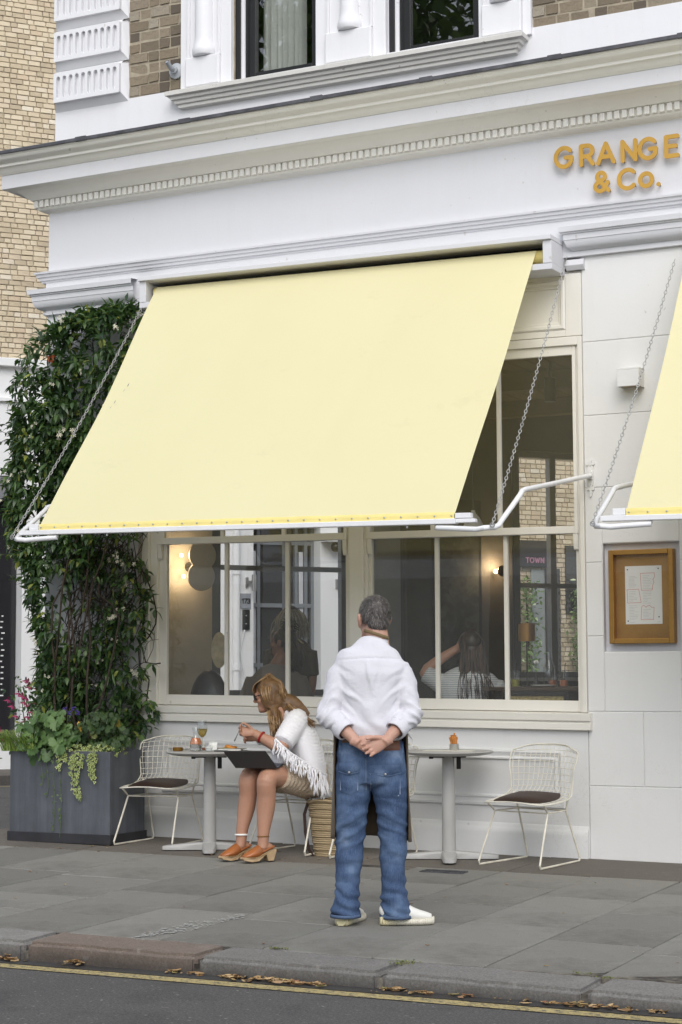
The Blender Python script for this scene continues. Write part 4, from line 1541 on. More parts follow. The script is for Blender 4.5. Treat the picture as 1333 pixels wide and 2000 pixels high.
MB().box(plx0 + .02, plx1 - .02, ply0 + .02, ply1 - .02, plz + .1, plz + .62).build('soil', plain('dark_soil', (.02, .015, .01), .95, bump=.02, bscale=30), pl)

# ---- dry leaves in the gutter and on the paving
leafm = NT('dry_leaf')
g = leafm.n('ShaderNodeNewGeometry')
leafm.bsdf(leafm.ramp(g.outputs['Random Per Island'], [(0, (.16, .085, .03)), (.35, (.34, .22, .10)), (.6, (.50, .37, .20)), (.85, (.26, .12, .06)), (.95, (.42, .36, .14)), (1, (.10, .07, .05))]), .8)
def dry_leaf(m, p, s, rz, curl, tilt):
    L, W = s, s * random.uniform(.35, .6)
    vs = []
    for i, (t, w) in enumerate(((0, .05), (.3, 1), (.65, .8), (1, .03))):
        for q in (-1, 0, 1):
            vs.append(Vector(((t - .5) * L, q * w * W / 2, curl * s * (abs(q) * .6 + (t - .5) ** 2 * 2))))
    mt = Matrix.Translation(p) @ Matrix.Rotation(rz, 4, 'Z') @ Matrix.Rotation(tilt, 4, 'X')
    fs = [(i * 3 + j, i * 3 + j + 1, i * 3 + j + 4, i * 3 + j + 3) for i in range(3) for j in range(2)]
    m.add([mt @ v for v in vs], fs)
m = MB()
def drift(x0, x1, n, smin=.03, smax=.075, pile=.02):
    for k in range(n):
        x = random.uniform(x0, x1)
        y = -4.285 - abs(random.gauss(0, .035))
        e = 1 - abs(2 * (x - x0) / (x1 - x0) - 1)
        dry_leaf(m, (x, y, -.174 + random.uniform(0, pile) * e + .003), random.uniform(smin, smax), random.uniform(0, 6.3), random.uniform(.02, .25), random.uniform(-.4, .4))
drift(1.23, 1.80, 95, .02, .065, .012)
drift(2.06, 2.32, 30, .02, .06, .01)
drift(2.42, 2.52, 8, .02, .05, .006)
drift(2.75, 3.40, 46, .015, .06, .008)
drift(1.2, 3.5, 40, .006, .018, .002)
drift(-.1, .12, 14)
drift(.36, .46, 7)
drift(.95, 1.15, 10)
drift(2.98, 3.04, 14, .02, .04)
for k in range(60):
    x, y = random.uniform(-2.8, 3.6), random.uniform(-3.9, -.6)
    dry_leaf(m, (x, y, gz(x, y) + .003), random.uniform(.008, .03), random.uniform(0, 6.3), .2, 0)
for k in range(24):
    x, y = random.uniform(-2, .4), random.uniform(-.9, -.5)
    dry_leaf(m, (x, y, gz(x, y) + .003), random.uniform(.01, .035), random.uniform(0, 6.3), .2, 0)
lv = m.build('fallen_leaves', leafm.m)
lv['kind'] = 'stuff'
lv['label'] = 'dry brown leaves drifted in the gutter along the kerb'
# white chalky spill on the paving by the kerb, moss in two kerb joints
m = MB()
for k in range(420):
    t = random.random()
    t = t ** 1.4
    x, y = .56 + .12 * t + random.gauss(0, .018 + .035 * (1 - abs(2 * t - 1))), -3.93 + .85 * t + random.gauss(0, .03)
    s = abs(random.gauss(.003, .0035)) + .001
    a = random.uniform(0, 6.3)
    z = gz(x, y) + .0035
    m.add([(x + s * math.cos(a + q) * (1.6 if q in (0, 3.14) else 1), y + s * math.sin(a + q), z + .0006 * (k % 3)) for q in (0, 1.05, 2.1, 3.14, 4.2, 5.2)], [(0, 1, 2, 3, 4, 5)])
o = m.build('chalky_spill', plain('dried_white_splash', (.42, .42, .40), .9))
o['kind'] = 'stuff'
o['label'] = 'dried white splash marks on the paving slabs'
m = MB()
for cx, cy, n_ in ((2.06, -4.05, 90), (1.35, -3.97, 60), (3.02, -4.02, 30), (2.9, -3.97, 30)):
    for k in range(n_):
        x, y = cx + random.gauss(0, .03), cy + random.gauss(0, .012) + random.uniform(-.06, .06) * (1 if n_ == 90 else 0)
        s = random.uniform(.006, .014)
        z = gz(x, y) + .004
        a = random.uniform(0, 6.3)
        m.add([(x, y, z), (x + s * math.cos(a), y + s * math.sin(a), z + s * .6), (x + s * math.cos(a + .8), y + s * math.sin(a + .8), z + s * .5)], [(0, 1, 2)])
o = m.build('moss', plain('moss', (.13, .15, .03), .9, var=.4, scale=40))
o['kind'] = 'stuff'
o['label'] = 'tufts of moss in the kerb joints'
# ================================================================== PLANTS
def leaf_mat(name, dark, light, spot=None, rough=.36, obj=False, back=1.35):
    t = NT(name)
    if obj:
        g = t.n('ShaderNodeObjectInfo')
        rnd = g.outputs['Random']
    else:
        g = t.n('ShaderNodeNewGeometry')
        rnd = g.outputs['Random Per Island']
    stops = [(0, dark), (.55, tuple((a + b) / 2 for a, b in zip(dark, light))), (.93, light)]
    if spot:
        stops.append((.975, spot))
    c = t.ramp(rnd, stops)
    g2 = t.n('ShaderNodeNewGeometry')
    c = t.mix(g2.outputs['Backfacing'], c, t.mix(1.0, c, (back, back * 1.02, back * .9), 'MULTIPLY'))
    b = t.n('ShaderNodeBsdfPrincipled')
    b.inputs['Roughness'].default_value = rough
    b.inputs['Specular IOR Level'].default_value = .45
    t.l(c, b.inputs['Base Color'])
    tr = t.n('ShaderNodeBsdfTranslucent')
    t.l(t.mix(1.0, c, (1.2, 1.5, .5), 'MULTIPLY'), tr.inputs['Color'])
    m = t.n('ShaderNodeMixShader')
    m.inputs[0].default_value = .18
    t.l(b.outputs[0], m.inputs[1])
    t.l(tr.outputs[0], m.inputs[2])
    t.l(m.outputs[0], t.out.inputs['Surface'])
    return t.m
def lance_leaf(L, W, droop, fold):
    """Narrow pointed leaf along +X with a folded midrib."""
    vs, fs = [], []
    for i, (t, w) in enumerate(((0, .08), (.2, .72), (.45, 1), (.72, .66), (1, .02))):
        z = -droop * L * t * t
        vs += [(t * L, w * W / 2, z + fold * w * W / 2), (t * L, 0, z), (t * L, -w * W / 2, z + fold * w * W / 2)]
    for i in range(4):
        a = i * 3
        fs += [(a, a + 3, a + 4, a + 1), (a + 1, a + 4, a + 5, a + 2)]
    return vs, fs
def orient(p, d, roll):
    d = Vector(d).normalized()
    side = Vector((0, 0, 1)).cross(d)
    side = side.normalized() if side.length > .05 else Vector((1, 0, 0))
    up = d.cross(side)
    side, up = side * math.cos(roll) + up * math.sin(roll), up * math.cos(roll) - side * math.sin(roll)
    return Matrix(((d.x, side.x, up.x, p[0]), (d.y, side.y, up.y, p[1]), (d.z, side.z, up.z, p[2]), (0, 0, 0, 1)))

# ---- evergreen climber on the pilaster
M['ev_leaf'] = leaf_mat('evergreen_leaf', (.020, .047, .020), (.082, .138, .045), (.24, .26, .06))
M['ev_leaf_one'] = leaf_mat('evergreen_leaf_single', (.020, .047, .020), (.082, .138, .045), (.24, .26, .06), obj=True)
M['bark'] = plain('dark_climber_bark', (.045, .032, .022), .9, var=.4, scale=20, bump=.003, bscale=60)
cl = thing('climbing_shrub', 'tall dark evergreen climber with small white flowers on the corner pilaster', 'climber')
def right_edge(z):
    for a, b in zip(((.7, -1.84), (1.0, -1.80), (1.65, -1.80), (2.15, -1.92), (2.6, -1.99), (3.3, -1.97), (3.9, -1.93), (4.15, -2.0))[:-1], ((1.0, -1.80), (1.65, -1.80), (2.15, -1.92), (2.6, -1.99), (3.3, -1.97), (3.9, -1.93), (4.15, -2.0), (9, -2.0))):
        if a[0] <= z <= b[0]:
            t = (z - a[0]) / (b[0] - a[0])
            return a[1] + (b[1] - a[1]) * t
    return -1.84
def left_edge(z):
    tab = ((.7, -2.72), (1.3, -2.84), (1.7, -2.90), (2.1, -2.95), (2.7, -3.06), (3.2, -3.09), (3.6, -3.02), (3.75, -2.96), (3.88, -2.80), (4.0, -2.45), (4.1, -2.1))
    for a, b in zip(tab[:-1], tab[1:]):
        if z <= b[0]:
            t = max(0, (z - a[0]) / (b[0] - a[0]))
            return .09 * vnoise([(z * 2.6, 3.3, 8.8)])[0] + a[1] + (b[1] - a[1]) * t
    return -2.0
def density(x, z):
    q = vnoise([(x * 3.2 + 4, z * 3.2, 1.7)])[0] + .5 * vnoise([(x * 8, z * 8, 5.7)])[0]
    d = 1.0
    if z < 2.3 and x > -2.42 + .12 * (z - 1):
        d = .52 if z > 1.15 else .7
        if x > -2.15 and z < 2.2:
            d *= .75
    if q < -.42:
        d *= .22
    return d
mesh_list = []
for k in range(8):
    vs, fs = lance_leaf(random.uniform(.045, .105), random.uniform(.018, .036), random.uniform(.15, .55), random.uniform(.1, .5))
    mesh_list.append((vs, fs))
one = []
for vs, fs in mesh_list:
    o = MB().add(vs, fs).build('leaf', M['ev_leaf_one'], smooth='all')
    one.append(o.data)
    bpy.data.objects.remove(o)
leaves = MB()
cands = []
tries = 0
shoots = 0
while shoots < 2400 and tries < 30000:
    tries += 1
    z = random.uniform(.75, 4.04)
    xl, xr = left_edge(z), right_edge(z)
    if xr - xl < .1:
        continue
    x = random.uniform(xl, xr)
    e = min(x - xl, xr - x, 4.08 - z)
    edge = min(1, e / .16)
    if random.random() > density(x, z):
        continue
    dep = -.06 - (.10 + .24 * edge) * (random.random() ** .6)
    if z < 2.2 and x > -2.3:
        dep = -.05 - .14 * random.random()
    shoots += 1
    q = vnoise([(x * 5, z * 5, 9)])[0]
    base = Vector((x, dep - .04 * q, z + .02 * q))
    ax = Vector((random.uniform(-1, 1) * .8 + (-.5 if x < xl + .12 else 0) + (.35 if x > xr - .1 else 0), random.uniform(-1.2, .1), random.uniform(-.6, .6) + (.7 if z > 3.8 else 0))).normalized()
    n = random.randint(4, 7)
    for j in range(n):
        a = j * 2.4 + random.uniform(-.4, .4)
        s1 = ax.orthogonal().normalized()
        s2 = ax.cross(s1)
        d = ax * random.uniform(.2, .9) + (s1 * math.cos(a) + s2 * math.sin(a)) * random.uniform(.5, 1)
        d.z -= random.uniform(.05, .55)
        p = base + ax * (.012 * j)
        mt = orient(p, d, random.uniform(-.6, .6))
        cands.append((p.y, mt, random.randrange(len(mesh_list))))
for k in range(16):      # young shoots standing out of the top and the side
    z0 = random.uniform(3.6, 3.9) if k < 10 else random.uniform(1.8, 3.4)
    b0 = Vector((random.uniform(-2.75, -1.95), random.uniform(-.3, -.1), z0)) if k < 10 else Vector((left_edge(z0), random.uniform(-.3, -.1), z0))
    dd = Vector((random.uniform(-.3, .35), -.1, .9)) if k < 10 else Vector((-.9, -.1, random.uniform(.0, .5)))
    for j in range(8):
        p = b0 + dd * (.028 * j)
        a = j * 2.0
        d = dd * .6 + Vector((math.cos(a), math.sin(a), -.1)) * .8
        cands.append((p.y - 1, orient(p, d, random.uniform(-.4, .4)), random.randrange(len(mesh_list))))
    leaves.tube([b0, b0 + dd * .12, b0 + dd * .24], .002, 4)
cands.sort(key=lambda c: c[0])
stem = MB()
random.shuffle(cands[300:]) if False else None
for k, (yy, mt, vi) in enumerate(cands):
    if k < 300:
        o = link('leaf', one[vi], cl)
        o.matrix_world = mt
    else:
        vs, fs = mesh_list[vi]
        leaves.add([mt @ Vector(v) for v in vs], fs)
lo = leaves.build('foliage', M['ev_leaf'], cl, smooth='all')
lo['kind'] = 'stuff'
def twist(p0, p1, amp, seed, n=14):
    P_ = []
    for i in range(n + 1):
        t = i / n
        p = Vector(p0).lerp(Vector(p1), t)
        q = vnoise([(t * 4 + seed, seed * 1.7, 0), (t * 4 + seed, seed * 1.7, 33.3), (t * 9 + seed, seed, 66.6)])
        e = math.sin(math.pi * min(1, t * 1.2)) if t < 1 else .3
        P_.append(p + Vector((q[0] * amp, -abs(q[1]) * amp * .5, q[2] * amp * .4)) * (.25 + .75 * e))
    return P_
tk = MB()
for k in range(9):
    p0 = (-2.30 + random.uniform(-.22, .28), -.40 + random.uniform(-.06, .06), .58)
    p1 = (random.uniform(-2.75, -2.0), -.12, random.uniform(2.2, 3.9))
    tk.tube(twist(p0, p1, .30, k * 3.1), [.010 - .006 * i / 14 for i in range(15)], 6)
tk.build('trunk', M['bark'], cl, smooth='all')
for k in range(120):
    x0, z0 = random.uniform(-2.6, -1.98), random.uniform(.8, 2.3)
    p0 = (x0, random.uniform(-.16, -.05), z0)
    p1 = (min(-1.82, x0 + random.uniform(-.35, .4)), random.uniform(-.16, -.05), z0 + random.uniform(.25, .9))
    stem.tube(twist(p0, p1, .15, k * 1.3 + 50, 9), [.0042 - .0025 * i / 9 for i in range(10)], 5)
for pts in (((-1.99, -.08, 2.10), (-1.90, -.09, 1.98), (-1.83, -.10, 1.84), (-1.795, -.10, 1.70), (-1.81, -.09, 1.62), (-1.88, -.08, 1.52), (-1.96, -.1, 1.45), (-1.93, -.12, 1.30), (-1.86, -.1, 1.20), (-1.88, -.1, 1.05), (-1.98, -.2, .85)), ((-2.05, -.06, 2.2), (-1.98, -.08, 1.9), (-1.90, -.09, 1.72), (-1.95, -.09, 1.5), (-1.89, -.1, 1.33), (-1.80, -.1, 1.32), (-1.76, -.1, 1.325))):
    stem.tube(pts, .0055, 6)
so = stem.build('stems', M['bark'], cl, smooth='all')
so['kind'] = 'stuff'
fl_ = MB()
cen = MB()
for k in range(85):
    z = random.uniform(.95, 4.0)
    x = random.uniform(left_edge(z) + .05, right_edge(z))
    if density(x, z) < .3:
        continue
    b = Vector((x, random.uniform(-.47, -.38) if not (z < 2.2 and x > -2.3) else -.2, z))
    for j in range(random.randint(1, 5)):
        p = b + Vector((random.uniform(-.025, .025), random.uniform(-.02, .02), random.uniform(-.025, .025)))
        nrm = Vector((random.uniform(-.4, .7), -1, random.uniform(-.2, .6)))
        mt = orient(p, nrm, random.uniform(0, 6))
        s = random.uniform(.007, .014)
        for q in range(5):
            a = q * 1.257
            fl_.add([mt @ Vector((0, 0, 0)), mt @ Vector((.002, s * math.cos(a - .3), s * math.sin(a - .3))), mt @ Vector((-.002, s * 1.5 * math.cos(a + .05), s * 1.5 * math.sin(a + .05))), mt @ Vector((.002, s * .9 * math.cos(a + .4), s * .9 * math.sin(a + .4)))], [(0, 1, 2, 3)])
o = fl_.build('flowers', plain('cream_white_petal', (.66, .63, .50), .6, var=.15, scale=30), cl)
o['kind'] = 'stuff'
tb = MB()
for p in ((-2.55, -.42, 3.60), (-2.53, -.43, 3.635), (-2.57, -.43, 3.63)):
    tb.lathe([(.004, 0), (.006, .02), (.016, .036), (.022, .04)], p, 8, close_top=False)
tb.build('red_trumpet_flower', plain('orange_red_petal', (.38, .09, .035), .6), cl)

# ---- lobed green plant at the left of the planter: every large leaf a part
def lobed_leaf(r):
    vs, fs = [(0, 0, 0)], []
    n = 35
    for i in range(n):
        a = -2.75 + 5.5 * i / (n - 1)
        lobe = .52 + .48 * abs(math.cos(a * 1.43)) ** .8 * (.75 + .25 * abs(math.cos(a * 4.3)))
        tooth = 1 + .07 * math.cos(i * math.pi)
        rr = r * lobe * tooth * (1 - .12 * abs(a) / 2.75)
        vs.append((rr * math.cos(a), rr * math.sin(a), .10 * r * math.cos(a * 2.6 * 2) * .6 - .25 * rr * rr / r))
    for i in range(1, n):
        fs.append((0, i, i + 1))
    return vs, fs
M['gleaf'] = leaf_mat('lobed_green_leaf', (.06, .12, .035), (.16, .26, .085), None, .5, True)
M['gleaf2'] = leaf_mat('dark_lobed_leaf', (.022, .05, .016), (.07, .12, .03), (.30, .24, .04), .5, True)
M['stalk'] = plain('green_stalk', (.08, .13, .04), .6)
def lobed_plant(label, c, n, spread, rmin, rmax, mat, face=(-.2, -1, .5)):
    t = thing('lobed_leaf_plant', label, 'plant')
    meshes = []
    for k in range(5):
        o = MB().add(*lobed_leaf(1)).build('leaf', mat, smooth='all')
        meshes.append(o.data)
        bpy.data.objects.remove(o)
    sk = MB()
    for k in range(n):
        a = random.uniform(0, 6.28)
        r_ = random.random() ** .5
        p = Vector(c) + Vector((math.cos(a) * spread[0] * r_, -abs(random.random()) * spread[1], math.sin(a) * spread[2] * r_))
        nrm = Vector((face[0] + random.uniform(-.6, .6) + (p.x - c[0]), face[1] + random.uniform(-.3, .6), face[2] + random.uniform(-.5, .6)))
        nrm.normalize()
        down = Vector((random.uniform(-.6, .6), random.uniform(-.3, 0), -1))
        xa = (down - nrm * down.dot(nrm)).normalized()
        ya = nrm.cross(xa)
        s = random.uniform(rmin, rmax)
        o = link('leaf', random.choice(meshes), t)
        o.matrix_world = Matrix(((xa.x * s, ya.x * s, nrm.x * s, p.x), (xa.y * s, ya.y * s, nrm.y * s, p.y), (xa.z * s, ya.z * s, nrm.z * s, p.z), (0, 0, 0, 1)))
        root = Vector((c[0] + .3 * (p.x - c[0]), c[1] + .10, c[2] - spread[2] * .9))
        sk.tube([p, p.lerp(root, .5) + Vector((0, .03, .03)), root], .0025, 4)
    o = sk.build('stalks', M['stalk'], t, smooth='all')
    o['kind'] = 'stuff'
    return t
lobed_plant('fresh green lobed leaf plant spilling over the left end of the planter', (-2.40, -.58, .80), 75, (.22, .16, .17), .04, .085, M['gleaf'])
lobed_plant('darker lobed leaf plant at the right end of the planter', (-1.98, -.50, .82), 70, (.24, .14, .16), .025, .055, M['gleaf2'], (.2, -1, .4))
# ---- grasses
def grass_tuft(name, label, c, n, L, mat, lean, up=.8, spread=.1):
    m = MB()
    for k in range(n):
        b = Vector(c) + Vector((random.uniform(-spread, spread), random.uniform(-.06, .06), 0))
        d = Vector((lean[0] + random.uniform(-.6, .6), lean[1] + random.uniform(-.5, .4), 0))
        l = L * random.uniform(.6, 1.1)
        w = .0038
        pts = []
        for i in range(6):
            t = i / 5
            pts.append(b + d * (l * t * (.5 + .5 * t)) + Vector((0, 0, l * up * (t - .62 * t * t * 1.2))))
        side = d.cross(Vector((0, 0, 1))).normalized() * w
        m.grid([[p + side * (1 - i / 5.2), p - side * (1 - i / 5.2)] for i, p in enumerate(pts)])
    o = m.build(name, mat, smooth='all')
    o['kind'] = 'stuff'
    o['label'] = label
    return o
grass_tuft('grass', 'tuft of light green grass arching from the left of the planter', (-2.60, -.69, .68), 230, .42, leaf_mat('fresh_grass', (.19, .28, .06), (.36, .46, .13), None, .5), (-.60, -.15), 1.05, .16)
grass_tuft('dark_grass', 'tuft of almost black grass in the middle of the planter', (-2.32, -.60, .64), 150, .24, leaf_mat('black_grass', (.006, .007, .006), (.02, .022, .018), None, .4), (.0, -.5), .75, .12)
# ---- variegated ivy: small leaves with green hearts and cream rims
ivy = thing('trailing_ivy', 'variegated cream and green ivy trailing down the front of the planter', 'ivy')
iv_c = leaf_mat('ivy_cream_rim', (.30, .33, .13), (.50, .50, .24), None, .5)
iv_g = leaf_mat('ivy_green_heart', (.05, .10, .03), (.12, .19, .05), None, .5)
iv_d = leaf_mat('plain_small_leaf', (.035, .06, .018), (.08, .12, .03), None, .5)
ivm = MB()
def ivy_leaf(p, nrm, s, variegated=True):
    nrm = Vector(nrm).normalized()
    dn = Vector((random.uniform(-.7, .7), 0, -1))
    xa = (dn - nrm * dn.dot(nrm)).normalized()
    ya = nrm.cross(xa)
    sh_ = [(-.25, 0), (-.45, .45), (0, .62), (.18, .36), (1, 0), (.18, -.36), (0, -.62), (-.45, -.45)]
    for lay, k in ((0, 1.0), (1, .62)):
        ivm.cur = (0 if lay == 0 else 1) if variegated else 2
        ivm.add([Vector(p) + xa * (a * s * k) + ya * (b * s * k) + nrm * (.0012 * lay + .15 * s * (abs(b) * -.6)) for a, b in sh_], [tuple(range(8))])
        if not variegated:
            break
ystem = MB()
def strand(p0, pts_, dens, s, var=True):
    P_ = [Vector(p0)] + [Vector(p) for p in pts_]
    ystem.tube(P_, .0022, 4)
    for a, b in zip(P_[:-1], P_[1:]):
        n = max(1, int((b - a).length * dens))
        for i in range(n):
            p = a.lerp(b, random.random()) + Vector((random.uniform(-.018, .018), random.uniform(-.022, .0), random.uniform(-.012, .012)))
            ivy_leaf(p, (random.uniform(-.5, .6), -1, random.uniform(-.1, .7)), s * random.uniform(.7, 1.2), var)
yf = ply0 - .012
for x0, x1, z1 in ((-2.20, -2.16, .60), (-2.12, -2.14, .50), (-2.10, -2.06, .36), (-2.04, -2.06, .56), (-1.98, -1.95, .50), (-1.93, -1.94, .47), (-2.24, -2.24, .55)):
    strand((x0, yf + .06, .68), [(x0, yf, .665), ((x0 + x1) / 2, yf - .012, (z1 + .66) / 2), (x1, yf - .012, z1)], 210, .017)
strand((-2.12, yf, .50), [(-2.10, yf - .01, .40), (-2.04, yf - .012, .335)], 170, .015)
for k in range(330):
    ivy_leaf((random.uniform(-2.28, -1.80), random.uniform(-.70, -.45), random.uniform(.655, .735) ), (random.uniform(-.5, .6), -1, random.uniform(.2, 1.2)), random.uniform(.013, .021))
for x0, zs_ in ((-2.30, .05), (-2.245, .0), (-2.36, .3), (-2.41, .36)):
    strand((x0, yf + .02, .66), [(x0, yf - .006, .6), (x0 + .02, yf - .006, (.6 + zs_) / 2), (x0 + .01, yf - .006, zs_ + .06)], 38, .013, False)
o = ivm.build('leaves', [iv_c, iv_g, iv_d], ivy)
o['kind'] = 'stuff'
o = ystem.build('stems', M['stalk'], ivy)
o['kind'] = 'stuff'
# purple flowers and a yellow leaf between them
pf = thing('purple_flower_plant', 'few small purple flowers at the back of the planter', 'flower')
m = MB()
for p in ((-2.30, -.56, .98), (-2.22, -.56, .985), (-2.27, -.55, .95), (-2.20, -.54, .96)):
    for k in range(9):
        m.ball((p[0] + random.uniform(-.015, .015), p[1], p[2] + random.uniform(-.015, .02)), .007, 5, 4)
m.build('flowers', plain('violet_petal', (.05, .025, .20), .6), pf)['kind'] = 'stuff'
MB().tube([(-2.27, -.54, .66), (-2.29, -.55, .82), (-2.28, -.55, .97)], .003, 5).build('stem', M['stalk'], pf)
yl_ = thing('yellow_leaf', 'single curled yellow leaf above the ivy', 'leaf')
vs, fs = lance_leaf(.075, .03, .5, .6)
mt = orient((-2.15, -.60, .90), (.3, -.3, -.6), .5)
MB().add([mt @ Vector(v) for v in vs], fs).build('blade', plain('yellow_leaf', (.50, .30, .03), .5), yl_, smooth='all')
# pink flowered shrub behind the planter's left end
fu = thing('pink_flower_shrub', 'small leafed shrub with magenta flowers left behind the planter', 'shrub')
m = MB()
m2 = MB()
st_ = MB()
for k in range(420):
    p = Vector((random.gauss(-3.02, .12), random.uniform(-.1, .25), random.uniform(.55, 1.22)))
    vs, fs = lance_leaf(random.uniform(.03, .055), random.uniform(.015, .03), .2, .2)
    mt = orient(p, (random.uniform(-1, 1), random.uniform(-1, .2), random.uniform(-.6, .8)), random.uniform(-1, 1))
    m.add([mt @ Vector(v) for v in vs], fs)
    if k % 8 == 0:
        for j in range(4):
            vs, fs = lance_leaf(.035, .016, .6, .3)
            mt = orient(p + Vector((0, -.03, 0)), (math.cos(j * 1.6), -.2, math.sin(j * 1.6) - .4), j)
            m2.add([mt @ Vector(v) for v in vs], fs)
for k in range(8):
    st_.tube([(-3.0 + random.uniform(-.05, .05), .1, .0), (-3.02 + random.uniform(-.1, .1), .08, .6), (-3.02 + random.uniform(-.2, .2), .08, 1.15)], .004, 5)
o = m.build('foliage', M['ev_leaf'], fu, smooth='all'); o['kind'] = 'stuff'
o = m2.build('flowers', plain('magenta_petal', (.30, .02, .09), .6, var=.3, scale=30), fu, smooth='all'); o['kind'] = 'stuff'
o = st_.build('stems', M['stalk'], fu); o['kind'] = 'stuff'
# ================================================================== BEYOND THE RESTAURANT
TB, TD, TN = Vector((-9.98, 9.3, 0)), Vector((.616, .788, 0)), Vector((.788, -.616, 0))   # facade line and its normal towards us
def tp(s, off, z):
    p = TB + TD * s + TN * off
    return (p.x, p.y, z)
def tbox(m, s0, s1, o0, o1, z0, z1):
    vs = [tp(s, o, z) for s in (s0, s1) for o in (o0, o1) for z in (z0, z1)]
    return m.add(vs, [(0, 1, 3, 2), (4, 6, 7, 5), (0, 4, 5, 1), (2, 3, 7, 6), (0, 2, 6, 4), (1, 5, 7, 3)])
M['far_white'] = plain('far_white_render', (.80, .80, .79), .7, var=.03, scale=1.5)
M['far_dark'] = plain('dark_shop_glass', (.025, .025, .028), .12)
M['far_grey'] = plain('mid_grey_fascia', (.20, .20, .215), .6)
ter = thing('brick_terrace', 'yellow brick terrace with white rendered ground floor across the side street', 'building')
m = MB()
tbox(m, -8, 7.35, -8, -.02, 5.70, 12)
tbox(m, 7.35, 26, -8, -.02, -.2, 12)
m.build('brick_core', M['mortar_far'], ter)
# the brick faces: nearest courses one by one, the rest as one mass
fb = MB().cbox(-.107, .107, -.02, .0, -.0325, .0325, .004)
a = np.array(fb.v)
fbm = []
for k in range(4):
    b = a + RNG.uniform(-.003, .003, a.shape)
    q = MB(); q.v, q.f, q.mi = [tuple(v) for v in b], fb.f, fb.mi
    o = q.build('brick', M['brick_far']); fbm.append(o.data); bpy.data.objects.remove(o)
rotm = Matrix(((TD.x, -TN.x, 0), (TD.y, -TN.y, 0), (0, 0, 1)))
mass = MB()
cnt = 0
def far_bricks(s0, s1, z0, z1, single):
    global cnt
    z, row = z0 + .04, 0
    while z < z1:
        s = s0 - .11 * (row % 2)
        i = row
        while s < s1:
            L = .165 if (i % 2 == 0) == (random.random() < .8) else .088
            i += 1
            sc = L / .214
            pos = tp(s + L / 2, -.012 + random.uniform(-.004, .005), z)
            if single and -.42 < s < .55 and cnt < 300:
                o = link('brick', random.choice(fbm), ter)
                o.matrix_world = Matrix.Translation(pos) @ rotm.to_4x4() @ Matrix.Diagonal((sc, 1, 1, 1))
                cnt += 1
            else:
                mt = Matrix.Translation(pos) @ rotm.to_4x4()
                mass.add([mt @ Vector((x * sc, y, zz)) for x, y, zz in fb.v[:]], fb.f)
            s += L + .013
        z += .0755
        row += 1
far_bricks(-1.1, .75, 5.72, 11.6, True)
far_bricks(7.5, 9.9, .6, 5.4, False)
o = mass.build('brick_facing', M['brick_mass'], ter)
o['kind'] = 'stuff'
m = MB()
tbox(m, -.03, 3.50, -8, 0, -.2, 5.60)
tbox(m, 3.50, 4.60, -8, -.5, -.2, 5.6)
tbox(m, 4.60, 7.35, -8, 0, -.2, 5.60)
tbox(m, 3.50, 4.60, -.5, 0, 3.55, 5.6)
tbox(m, -8, -.03, -8, 0, 4.05, 5.60)
tbox(m, -8, -.03, -8, -.4, -.2, 4.05)
m.build('white_render', M['far_white'], ter)
m = MB()
tbox(m, -8, 7.35, -.02, .10, 5.60, 5.72)
tbox(m, -8, 7.35, .0, .05, 5.10, 5.16)
m.build('string_course', M['far_white'], ter, bevel=.01)
m = MB()
tbox(m, -8, -.04, -.3, .04, 3.72, 4.03)
m.build('shop_fascia', M['far_grey'], ter)
m = MB()
tbox(m, -8, -.04, -.35, -.28, .25, 3.72)
m.build('shop_glass', M['far_dark'], ter)
m = MB()
tbox(m, -8, -.04, -.4, .02, -.2, .30)
m.build('shop_stall_board', M['far_white'], ter)
wt = MB()
for k in range(15):
    z = .95 + k * .08
    for j in range(3):
        s = -.38 + .06 * j + random.uniform(0, .02)
        tbox(wt, s, s + random.uniform(.02, .05), -.28, -.276, z, z + .018)
wt.build('window_lettering', M['far_white'], ter)
# door bay of number 173 with its dark glazing
m = MB()
tbox(m, 3.50, 4.60, -.34, -.30, -.2, 3.55)
m.build('door_glass', M['far_dark'], ter)
m = MB()
for s in (3.50, 3.66, 4.28, 4.44, 4.55):
    tbox(m, s, s + .05, -.30, -.24, -.2, 3.55)
for z in (1.35, 2.25, 3.2):
    tbox(m, 3.55, 4.55, -.298, -.245, z, z + .06)
m.build('door_frame', M['alu'], ter)
m = MB()
tbox(m, 4.36, 4.43, -.298, -.27, 1.0, 3.1)
tbox(m, 3.56, 3.65, -.298, -.27, 1.0, 3.1)
m.build('side_light', plain('pale_side_light', (.55, .56, .58), .5), ter)
dp = thing('downpipe', 'white downpipe on the rendered wall seen through the left window', 'pipe')
MB().tube([tp(3.20, .07, -.1), tp(3.20, .07, 5.5)], .05, 12).build('pipe', M['far_white'], dp, smooth=True)
m = MB()
for z in (1.3, 2.72):
    m.tube([tp(3.20, .07, z), tp(3.20, .07, z + .09)], .064, 12)
m.build('pipe_collar', M['far_white'], dp, smooth=True)
for s, lab in ((3.43, 'steel cylinder wall light left of the dark door of number 173'), (4.91, 'steel cylinder wall light right of the dark door of number 173')):
    l = thing('cylinder_wall_light', lab, 'wall light', group='steel wall lights by the door of 173')
    MB().tube([tp(s + .04, .10, 2.48), tp(s + .04, .10, 2.72)], .035, 12).build('cylinder', M['steel'], l, smooth=True)
    m = MB()
    tbox(m, s - .06, s - .02, 0, .03, 2.54, 2.68)
    tbox(m, s - .02, s + .03, .01, .08, 2.59, 2.63)
    m.build('bracket', M['steel'], l)
nplq = thing('number_plaque', 'small grey plaque with the number 173 beside the dark door', 'house number')
m = MB(); tbox(m, 3.29, 3.45, 0, .02, 2.22, 2.44)
m.build('plate', plain('grey_plaque', (.28, .30, .33), .5), nplq)
